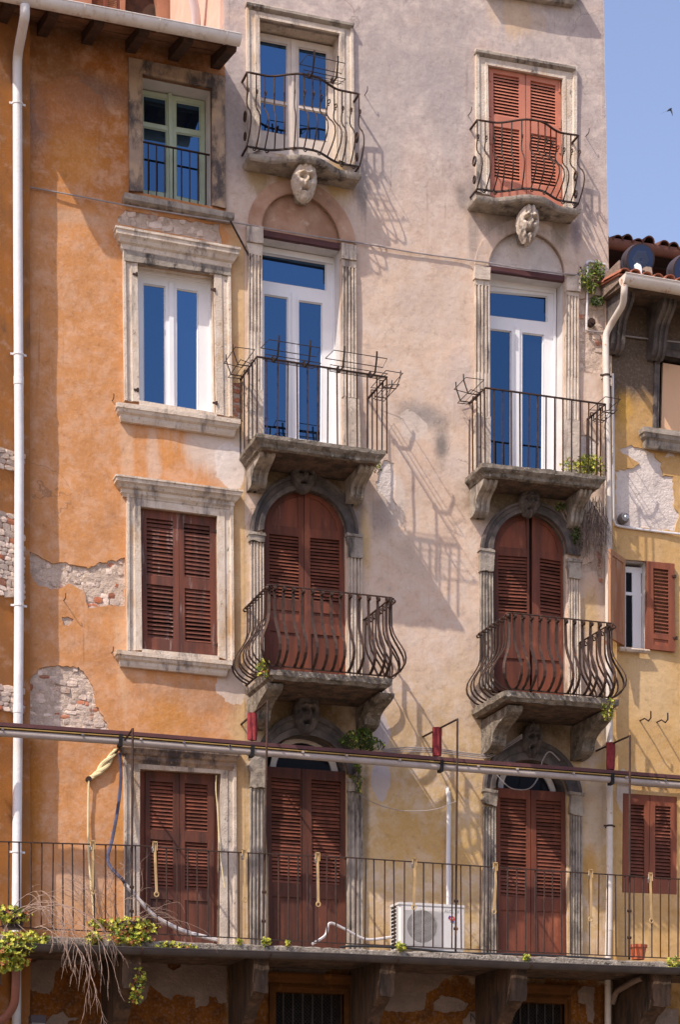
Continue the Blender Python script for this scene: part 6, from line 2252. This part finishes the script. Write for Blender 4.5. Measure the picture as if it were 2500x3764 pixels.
def lettering(body, size, mat, par, loc):
    cu = bpy.data.curves.new('lettering', 'FONT')
    cu.body = body
    cu.size = size
    cu.extrude = .0008
    cu.align_x = 'CENTER'
    lt = bpy.data.objects.new('lettering', cu)
    col.objects.link(lt)
    me = bpy.data.meshes.new_from_object(lt.evaluated_get(bpy.context.evaluated_depsgraph_get()))
    bpy.data.objects.remove(lt)
    me.materials.clear()
    me.materials.append(M[mat])
    return put('lettering', me, par, loc, (R(90), 0, 0))


lettering('ALCL   K', .055, 'print_grey', ac, (lx, AYF-.003, lz+.075))
p = P3('z3', 497, 395, -.02)
lettering('NI', .17, 'lamp_dark', th, (p[0], -.026, p[2]))
cable('conduit', 'white ribbed pipe coming down from a wall hole to the air conditioner', [P3('e2', 1470, 862, .02), P3('e2', 1474, 890, -.06), P3('e2', 1478, 1000, -.07), P3('e2', 1475, 1300, -.08), P3('b2', 497, 420, -.08), P3('b2', 499, 640, -.10)], .024, 'pipe_white', 'conduit')
cable('conduit', 'second thinner white pipe beside the ribbed pipe above the air conditioner', [P3('e2', 1486, 885, -.05), P3('e2', 1490, 1000, -.06), P3('e2', 1487, 1300, -.06), P3('b2', 508, 420, -.06), P3('b2', 508, 640, -.06)], .013, 'pipe_white', 'conduit')

# ================================================================== flower pot, lamps, bird
def pot(label, c, x, y, yy, r, h, mat, cat='flower pot', sq=False):
    p = P3(c, x, y, yy)
    mb = MB()
    N = 4 if sq else 20
    prof = [(.72, 0), (.95, .80), (1.06, .80), (1.08, 1.0), (.98, 1.0), (.92, .75), (.7, .1)]
    vs = []
    for rr, zz_ in prof:
        for i in range(N):
            t = 2*math.pi*(i+.5)/N
            vs.append((p[0]+r*rr*math.cos(t), p[1]+r*rr*math.sin(t), p[2]+h*zz_))
    fs = [(j*N+i, j*N+(i+1) % N, (j+1)*N+(i+1) % N, (j+1)*N+i) for j in range(len(prof)-1) for i in range(N)]+[tuple(range(N)), tuple(range(6*N, 7*N))]
    mb.add(vs, fs)
    return tag(mb.build('flower_pot', mat, None, 50, loc=p), label, cat)


pot('orange plastic flower pot on the long balcony beside the last pole', 'b2', 1376, 832, -.95, .115, .19, 'pot_orange')
pot('black plant pot under the succulents at the left end of the railing', 'b1', 55, 690, -1.0, .16, .2, 'lamp_dark')
pot('black plant trough holding the yellow succulents', 'b1', 590, 735, -1.05, .2, .18, 'lamp_dark')


def lamp(label, u, v, yy, r, L):
    c = Vector((W(u, v, yy)[0], yy, W(u, v, yy)[1]))
    d = Vector((-.12, -.93, -.34)).normalized()
    t = thing('floodlight', label, 'floodlight', tuple(c-Vector((0, 0, r))), 'round floodlights on the ochre roof')
    mb = MB()
    mb.tube([tuple(c), tuple(c-d*L*.5), tuple(c-d*L), tuple(c-d*L*1.15)], r, 32, rs=[r*1.04, r*1.04, r*.92, r*.6])
    mb.build('housing', 'lamp_dark', t, 40)
    a = d.cross(Vector((0, 0, 1))).normalized()
    b = a.cross(d)
    mb = MB()
    mb.tube([tuple(c+d*.001), tuple(c+d*.006)], r*.93, 32)
    ln_ = mb.build('lens', 'lamp_lens', t)
    mb = MB()
    N = 10
    mb.tube([(r*.055*math.cos(2*math.pi*i/N), 0, r*.055*math.sin(2*math.pi*i/N)) for i in range(N+1)], r*.011, 4)
    led = mesh_of(mb, 'led', 'lamp_led')
    rot = d.to_track_quat('-Y', 'Z').to_euler()
    for i in range(-3, 4):
        for j in range(-3, 4):
            if abs(i+j) <= 3 and (i, j) != (0, 0):
                put('led', led, ln_, tuple(c+d*.010+a*((i+j*.5)*r*.175)+b*(j*r*.155)), rot)
    for s in (-1, 1):
        mb = MB()
        mb.strip([tuple(c-d*L*.5+a*s*r*1.08), tuple(c-d*L*.5+a*s*r*1.08+Vector((0, 0, -r*1.3)))], tuple(d), .03, .008)
        mb.build('stirrup', 'lamp_dark', t)
    return t


lamp('round dark blue floodlight on the ochre roof, just right of the tall house', *px('z5', 925, 465), -.15, .193, .30)
lamp('round floodlight cut off by the right edge of the picture', *px('z5', 1700, 640), -.15, .20, .34)
# vent elbows among the tiles
for k, (pp, lab) in enumerate((([P3('z5', 690, 660, .1), P3('z5', 800, 600, .0), P3('z5', 862, 582, -.1), P3('z5', 890, 640, -.22), P3('z5', 888, 760, -.3)], 'white bent pipe elbow on the ochre roof in front of the floodlight'), ([P3('z5', 960, 700, -.1), P3('z5', 1020, 655, -.15), P3('z5', 1060, 660, -.22), P3('z5', 1065, 760, -.3)], 'stubby pinkish vent elbow on the ochre roof'))):
    cable('roof_vent', lab, pp, .05 if k == 0 else .055, 'pipe_white' if k == 0 else 'grey_render', 'vent')
t = thing('wall_lamp', 'small round grey lamp on the peeled ochre wall', 'lamp', P3('d3', 1205, 540, -.05))
p = P3('d3', 1205, 535, 0)
mb = MB()
mb.tube([(p[0], .03, p[2]), (p[0], -.05, p[2]), (p[0], -.08, p[2])], .066, 20, rs=[.07, .07, .055])
mb.build('body', 'lamp_grey', t, 40)
mb = MB()
mb.tube([(p[0]+.02, -.08, p[2]), (p[0]+.02, -.09, p[2])], .035, 16, rs=[.035, .025])
mb.build('glass', 'steel', t, 40)
t = thing('street_lamp', 'boxy dark wall lantern under the hanging twigs at the lower left', 'lamp', P3('z1', 380, 1400, -.45))
p = P3('z1', 380, 1320, -.45)
mb = MB()
mb.box(p[0]-.09, p[0]+.09, -.54, -.36, p[2]-.03, p[2]+.06)
mb.box(p[0]-.02, p[0]+.02, -.40, .0, p[2]+.01, p[2]+.04)
mb.build('hood', 'lamp_dark', t)
mb = MB()
mb.hexa([(p[0]-.06, -.51, p[2]-.22), (p[0]+.06, -.51, p[2]-.22), (p[0]+.06, -.39, p[2]-.22), (p[0]-.06, -.39, p[2]-.22), (p[0]-.08, -.53, p[2]-.032), (p[0]+.08, -.53, p[2]-.032), (p[0]+.08, -.37, p[2]-.032), (p[0]-.08, -.37, p[2]-.032)])
mb.build('lantern_glass', 'lamp_grey', t)
# swift
bc = Vector((W(*px('c3', 1503, 703), 40)[0], 40, W(*px('c3', 1503, 703), 40)[1]))
t = thing('bird', 'small dark bird flying in the blue sky', 'bird', tuple(bc))
mb = MB()
ax_ = Vector((.75, .2, .62)).normalized()
mb.tube([tuple(bc+ax_*(s*.15)) for s in (-1, -.6, -.1, .4, .75, 1)], .02, 8, rs=[.006, .022, .038, .036, .026, .006])
mb.build('body', 'bird_dark', t, True)
for sg in (-1, 1):
    side = Vector((-.85, .3, -.42)) if sg < 0 else Vector((.30, -.4, -.80))
    side.normalize()
    mb = MB()
    vs = []
    for k in range(7):
        f = k/6
        c_ = bc+ax_*(.05-.11*f*f)+side*(.30*f)
        w_ = .05*(1-f**1.5)+.004
        vs += [tuple(c_+ax_*w_), tuple(c_-ax_*w_), tuple(c_-ax_*w_+Vector((0, .006, .004))), tuple(c_+ax_*w_+Vector((0, .006, .004)))]
    mb.add(vs, [(k*4+i, k*4+(i+1) % 4, (k+1)*4+(i+1) % 4, (k+1)*4+i) for k in range(6) for i in range(4)])
    mb.build('wing', 'bird_dark', t)
mb = MB()
tl = bc-ax_*.08
for s in (-1, 1):
    q = Vector((.4, 0, -.5))*s*.03
    mb.add([tuple(tl), tuple(tl-ax_*.07+q), tuple(tl-ax_*.05+q*.3), tuple(tl+Vector((0, .004, 0)))], [(0, 1, 2), (0, 2, 3), (1, 2, 3), (0, 1, 3)])
mb.build('tail', 'bird_dark', t)


# ================================================================== plants
def leaf_cloud(mb, pts, size, rnd, nmat, rosette=0):
    for p in pts:
        m = rnd.choices(range(len(nmat)), nmat)[0]
        mb.cur = m
        nrm = Vector((rnd.uniform(-1, 1), rnd.uniform(-1.2, .3), rnd.uniform(-.3, 1.2))).normalized()
        u = nrm.cross(Vector((rnd.uniform(-1, 1), rnd.uniform(-1, 1), .3))).normalized()
        v = nrm.cross(u)
        if rosette:
            for k in range(rosette):
                t = 2*math.pi*k/rosette+rnd.random()
                d = u*math.cos(t)+v*math.sin(t)
                e = nrm.cross(d)
                s = size*rnd.uniform(.7, 1.2)
                c = Vector(p)
                mb.add([tuple(c), tuple(c+d*s*.6+e*s*.32+nrm*s*.25), tuple(c+d*s+nrm*s*.4), tuple(c+d*s*.6-e*s*.32+nrm*s*.25)], [(0, 1, 2, 3)])
        else:
            s = size*rnd.uniform(.6, 1.3)
            c = Vector(p)
            mb.add([tuple(c-u*s), tuple(c-v*s*.45+nrm*s*.15), tuple(c+u*s), tuple(c+v*s*.45+nrm*s*.15)], [(0, 1, 2), (0, 2, 3)])
    mb.cur = 1


def plant(name, label, cat, blobs, n, size, mats, weights, seed, rosette=0, stems=10, origin=None):
    rnd = random.Random(seed)
    pts = []
    tot = sum(b[2]*b[3] for b in blobs)
    for (c, rx, ry, rz_w, rz) in [(Vector(b[0]), b[1], b[2], b[3], b[3]) for b in blobs]:
        k = int(n*ry*rz/tot)
        for _ in range(k):
            while True:
                q = Vector((rnd.uniform(-1, 1), rnd.uniform(-1, 1), rnd.uniform(-1, 1)))
                if q.length < 1 and mnoise.noise(q*2.2+Vector((seed, 0, 0))) > -.28:
                    break
            pts.append((c.x+q.x*rx, c.y+q.y*ry, c.z+q.z*rz))
    o0 = origin or tuple(blobs[0][0])
    t = thing(name, label, cat, o0)
    mb = MB()
    leaf_cloud(mb, pts, size, rnd, weights, rosette)
    f = mb.build('foliage', mats, t)
    f['kind'] = 'stuff'
    mb = MB()
    for _ in range(stems):
        p = Vector(rnd.choice(pts))
        a = Vector(o0)+Vector((rnd.uniform(-.03, .03), rnd.uniform(0, .03), 0))
        mid = (a+p)/2+Vector((rnd.uniform(-.03, .03), rnd.uniform(-.03, .03), rnd.uniform(-.05, .02)))
        mb.tube([tuple(a), tuple(mid), tuple(p)], .004, 4, cap=False)
    mb.build('stems', 'twig', t)
    return t


V3 = lambda c, x, y, yy: Vector(P3(c, x, y, yy))
SUC = ['leaf_yellow', 'leaf_green', 'leaf_red']
plant('succulent', 'yellow green succulents spilling over the left end of the long balcony', 'succulent', [(V3('b1', 40, 625, -1.15), .26, .16, .10), (V3('b1', 60, 760, -1.32), .28, .16, .16), (V3('b1', 30, 830, -1.34), .22, .14, .16), (V3('b1', 150, 735, -1.3), .2, .12, .08), (V3('b1', 90, 840, -1.32), .12, .1, .06)], 800, .031, SUC, (.66, .24, .10), 1, 6)
plant('succulent', 'yellow and red succulent clump on the railing below the orange balcony door', 'succulent', [(V3('b1', 600, 680, -1.2), .36, .14, .11), (V3('b1', 600, 735, -1.28), .28, .10, .08), (V3('b1', 430, 735, -1.26), .10, .08, .07), (V3('b1', 445, 665, -1.2), .12, .08, .05)], 640, .031, SUC, (.62, .22, .16), 2, 6)
plant('succulent', 'row of small succulents along the balcony edge right of the clump', 'succulent', [(V3('b1', 790, 770, -1.24), .2, .05, .05), (V3('b1', 870, 778, -1.24), .12, .05, .03)], 120, .026, SUC, (.7, .25, .05), 3, 6)
plant('succulent', 'green and red succulent hanging below the gutter on a console', 'succulent', [(V3('b1', 640, 905, -1.15), .09, .08, .10), (V3('b1', 630, 970, -1.15), .10, .08, .12), (V3('b1', 620, 1010, -1.15), .08, .06, .08)], 170, .028, SUC, (.42, .38, .2), 4, 6)
for k, (c, x, y, yy, rr, lab) in enumerate((('b1', 1225, 750, -1.24, .06, 'small succulent tuft on the balcony edge below the first pole'), ('b1', 1100, 752, -1.22, .04, 'tiny succulent tuft on the balcony edge below the first pilaster'), ('b2', 280, 775, -1.24, .07, 'yellow succulent tuft at the foot of the air conditioner'),
                                            ('b2', 860, 825, -1.24, .055, 'small yellow tuft on the balcony edge below the right door'), ('b2', 1540, 850, -1.26, .10, 'green tuft on the balcony edge at the far right'), ('b1', 1325, 758, -1.24, .03, 'smallest yellow tuft on the balcony edge left of the second door'))):
    plant('succulent', lab, 'succulent', [(V3(c, x, y, yy), rr, rr*.7, rr)], int(900*rr), .022, SUC, (.7, .26, .04), 10+k, 6, 3)
plant('succulent', 'bushy yellow green succulents on the balcony slab beside the right drainpipe', 'succulent', [(V3('d3', 950, 205, -.42), .34, .14, .13), (V3('d3', 1000, 180, -.4), .22, .12, .12)], 620, .022, SUC, (.5, .45, .05), 20, 5)
plant('succulent', 'little green succulent at the left corner of the pot bellied balcony', 'succulent', [(V3('d2', 290, 1490, -.95), .09, .08, .12)], 90, .024, SUC, (.4, .45, .15), 21, 5)
plant('succulent', 'yellow succulent hanging off the slab corner over the right drainpipe', 'succulent', [(V3('e3', 1105, 350, -1.02), .10, .08, .14), (V3('e3', 1115, 400, -1.0), .07, .06, .10)], 120, .022, SUC, (.6, .3, .1), 22, 5)
IVY = ['leaf_dark', 'leaf_green', 'leaf_yellow']
plant('ivy', 'dark green ivy growing beside the arch above the awning rail', 'ivy', [(V3('e2', 900, 560, -.25), .28, .14, .12), (V3('e2', 980, 590, -.25), .22, .12, .07), (V3('e2', 940, 510, -.25), .12, .1, .06)], 900, .026, IVY, (.6, .35, .05), 30, 0, 14)
plant('ivy', 'thin ivy tendril hanging down the pilaster below the awning rail', 'ivy', [(V3('e2', 900, 730, -.12), .06, .05, .07), (V3('e2', 890, 800, -.12), .12, .05, .04), (V3('e2', 905, 850, -.12), .03, .03, .10)], 170, .024, IVY, (.45, .45, .1), 31, 0, 6)
plant('ivy', 'green ivy climbing beside the upright conduit near the roof of the ochre house', 'ivy', [(V3('c6', 1000, 380, -.08), .20, .08, .16), (V3('c6', 1040, 340, -.08), .12, .08, .14), (V3('c6', 960, 410, -.08), .10, .06, .10), (V3('c6', 1000, 450, -.08), .08, .06, .08)], 620, .024, IVY, (.25, .6, .15), 32, 0, 16)
plant('ivy', 'small dark green sprig under the ochre eaves', 'ivy', [(V3('c6', 1040, 535, -.06), .11, .06, .07)], 130, .026, IVY, (.75, .25, 0), 33, 0, 4)
plant('ivy', 'dark creeper on the wall beside the right arched door', 'ivy', [(V3('d3', 905, 630, -.08), .08, .06, .14), (V3('d3', 800, 455, -.1), .10, .05, .06), (V3('d3', 930, 690, -.05), .05, .04, .1)], 330, .024, IVY, (.8, .2, 0), 34, 0, 8)
plant('ivy', 'pale weeds below the right corner of the upper straight balcony', 'ivy', [(V3('d2', 1020, 200, -.2), .08, .06, .10)], 90, .02, IVY, (.1, .5, .4), 35, 0, 6)


def twigs(name, label, starts, n, length, droop, seed, mat='twig', r=.0045, spread=.5, gen=2, cat='dry plant'):
    rnd = random.Random(seed)
    t = thing(name, label, cat, tuple(starts[0][0]))
    mb = MB()

    def grow(p, d, L, r_, g):
        pts = [p]
        k = 7
        for i in range(k):
            d = (d+Vector((rnd.uniform(-.2, .2), rnd.uniform(-.2, .2), rnd.uniform(-.2, .2)-droop))).normalized()
            p = p+d*(L/k)
            pts.append(p)
            if g > 0 and i > 1 and rnd.random() < .75:
                grow(p, (d+Vector((rnd.uniform(-1, 1), rnd.uniform(-.6, .6), rnd.uniform(-.6, .3)))*.8).normalized(), L*rnd.uniform(.25, .5), r_*.65, g-1)
        mb.tube([tuple(q) for q in pts], r_, 4, cap=False, rs=[r_*(1-.6*i/k) for i in range(k+1)])
    for i in range(n):
        s, d = rnd.choice(starts)
        dd = Vector(d)+Vector((rnd.uniform(-1, 1), rnd.uniform(-.5, .3), rnd.uniform(-.4, .4)))*spread
        grow(Vector(s)+Vector((rnd.uniform(-.08, .08), rnd.uniform(-.04, .04), rnd.uniform(-.03, .03))), dd.normalized(), length*rnd.uniform(.6, 1.15), r, gen)
    o = mb.build('twigs', mat, t)
    o['kind'] = 'stuff'
    return t


twigs('dry_bush', 'bare dry bush drooping over the left end of the long balcony', [(V3('b1', 70, 640, -1.18), (.45, -.42, .75)), (V3('b1', 110, 625, -1.18), (.6, -.45, .5)), (V3('b1', 170, 690, -1.25), (.3, -.5, .2))], 15, 1.15, .24, 3, r=.005, spread=.32)
twigs('dry_bush', 'tangle of thin bare twigs behind the railing left of the orange balcony door', [(V3('b1', 450, 670, -1.0), (-.2, 0, .9)), (V3('b1', 400, 660, -1.0), (.2, 0, .8)), (V3('b1', 520, 650, -1.0), (-.3, 0, .9))], 18, .75, .06, 4, r=.0035, spread=.6)
twigs('dry_bush', 'bare twigs arching over the yellow succulent clump', [(V3('b1', 560, 690, -1.2), (.5, -.1, .6)), (V3('b1', 640, 690, -1.2), (.5, -.1, .5))], 7, .7, .15, 5, r=.003, spread=.5, gen=1)
twigs('dry_roots', 'dark mat of dead roots hanging under the right straight balcony', [(V3('d3', 1010, 420, -.18), (-.1, -.1, -1)), (V3('d3', 1040, 400, -.18), (0, -.1, -1)), (V3('d3', 985, 480, -.15), (-.15, -.05, -1)), (V3('d3', 1060, 450, -.18), (.05, -.05, -1)), (V3('d3', 960, 540, -.12), (-.1, 0, -1)), (V3('d3', 1075, 520, -.2), (0, 0, -1)), (V3('d3', 1020, 560, -.15), (0, -.1, -1))], 70, .5, .10, 6, 'root_dark', .0038, .13, 1)
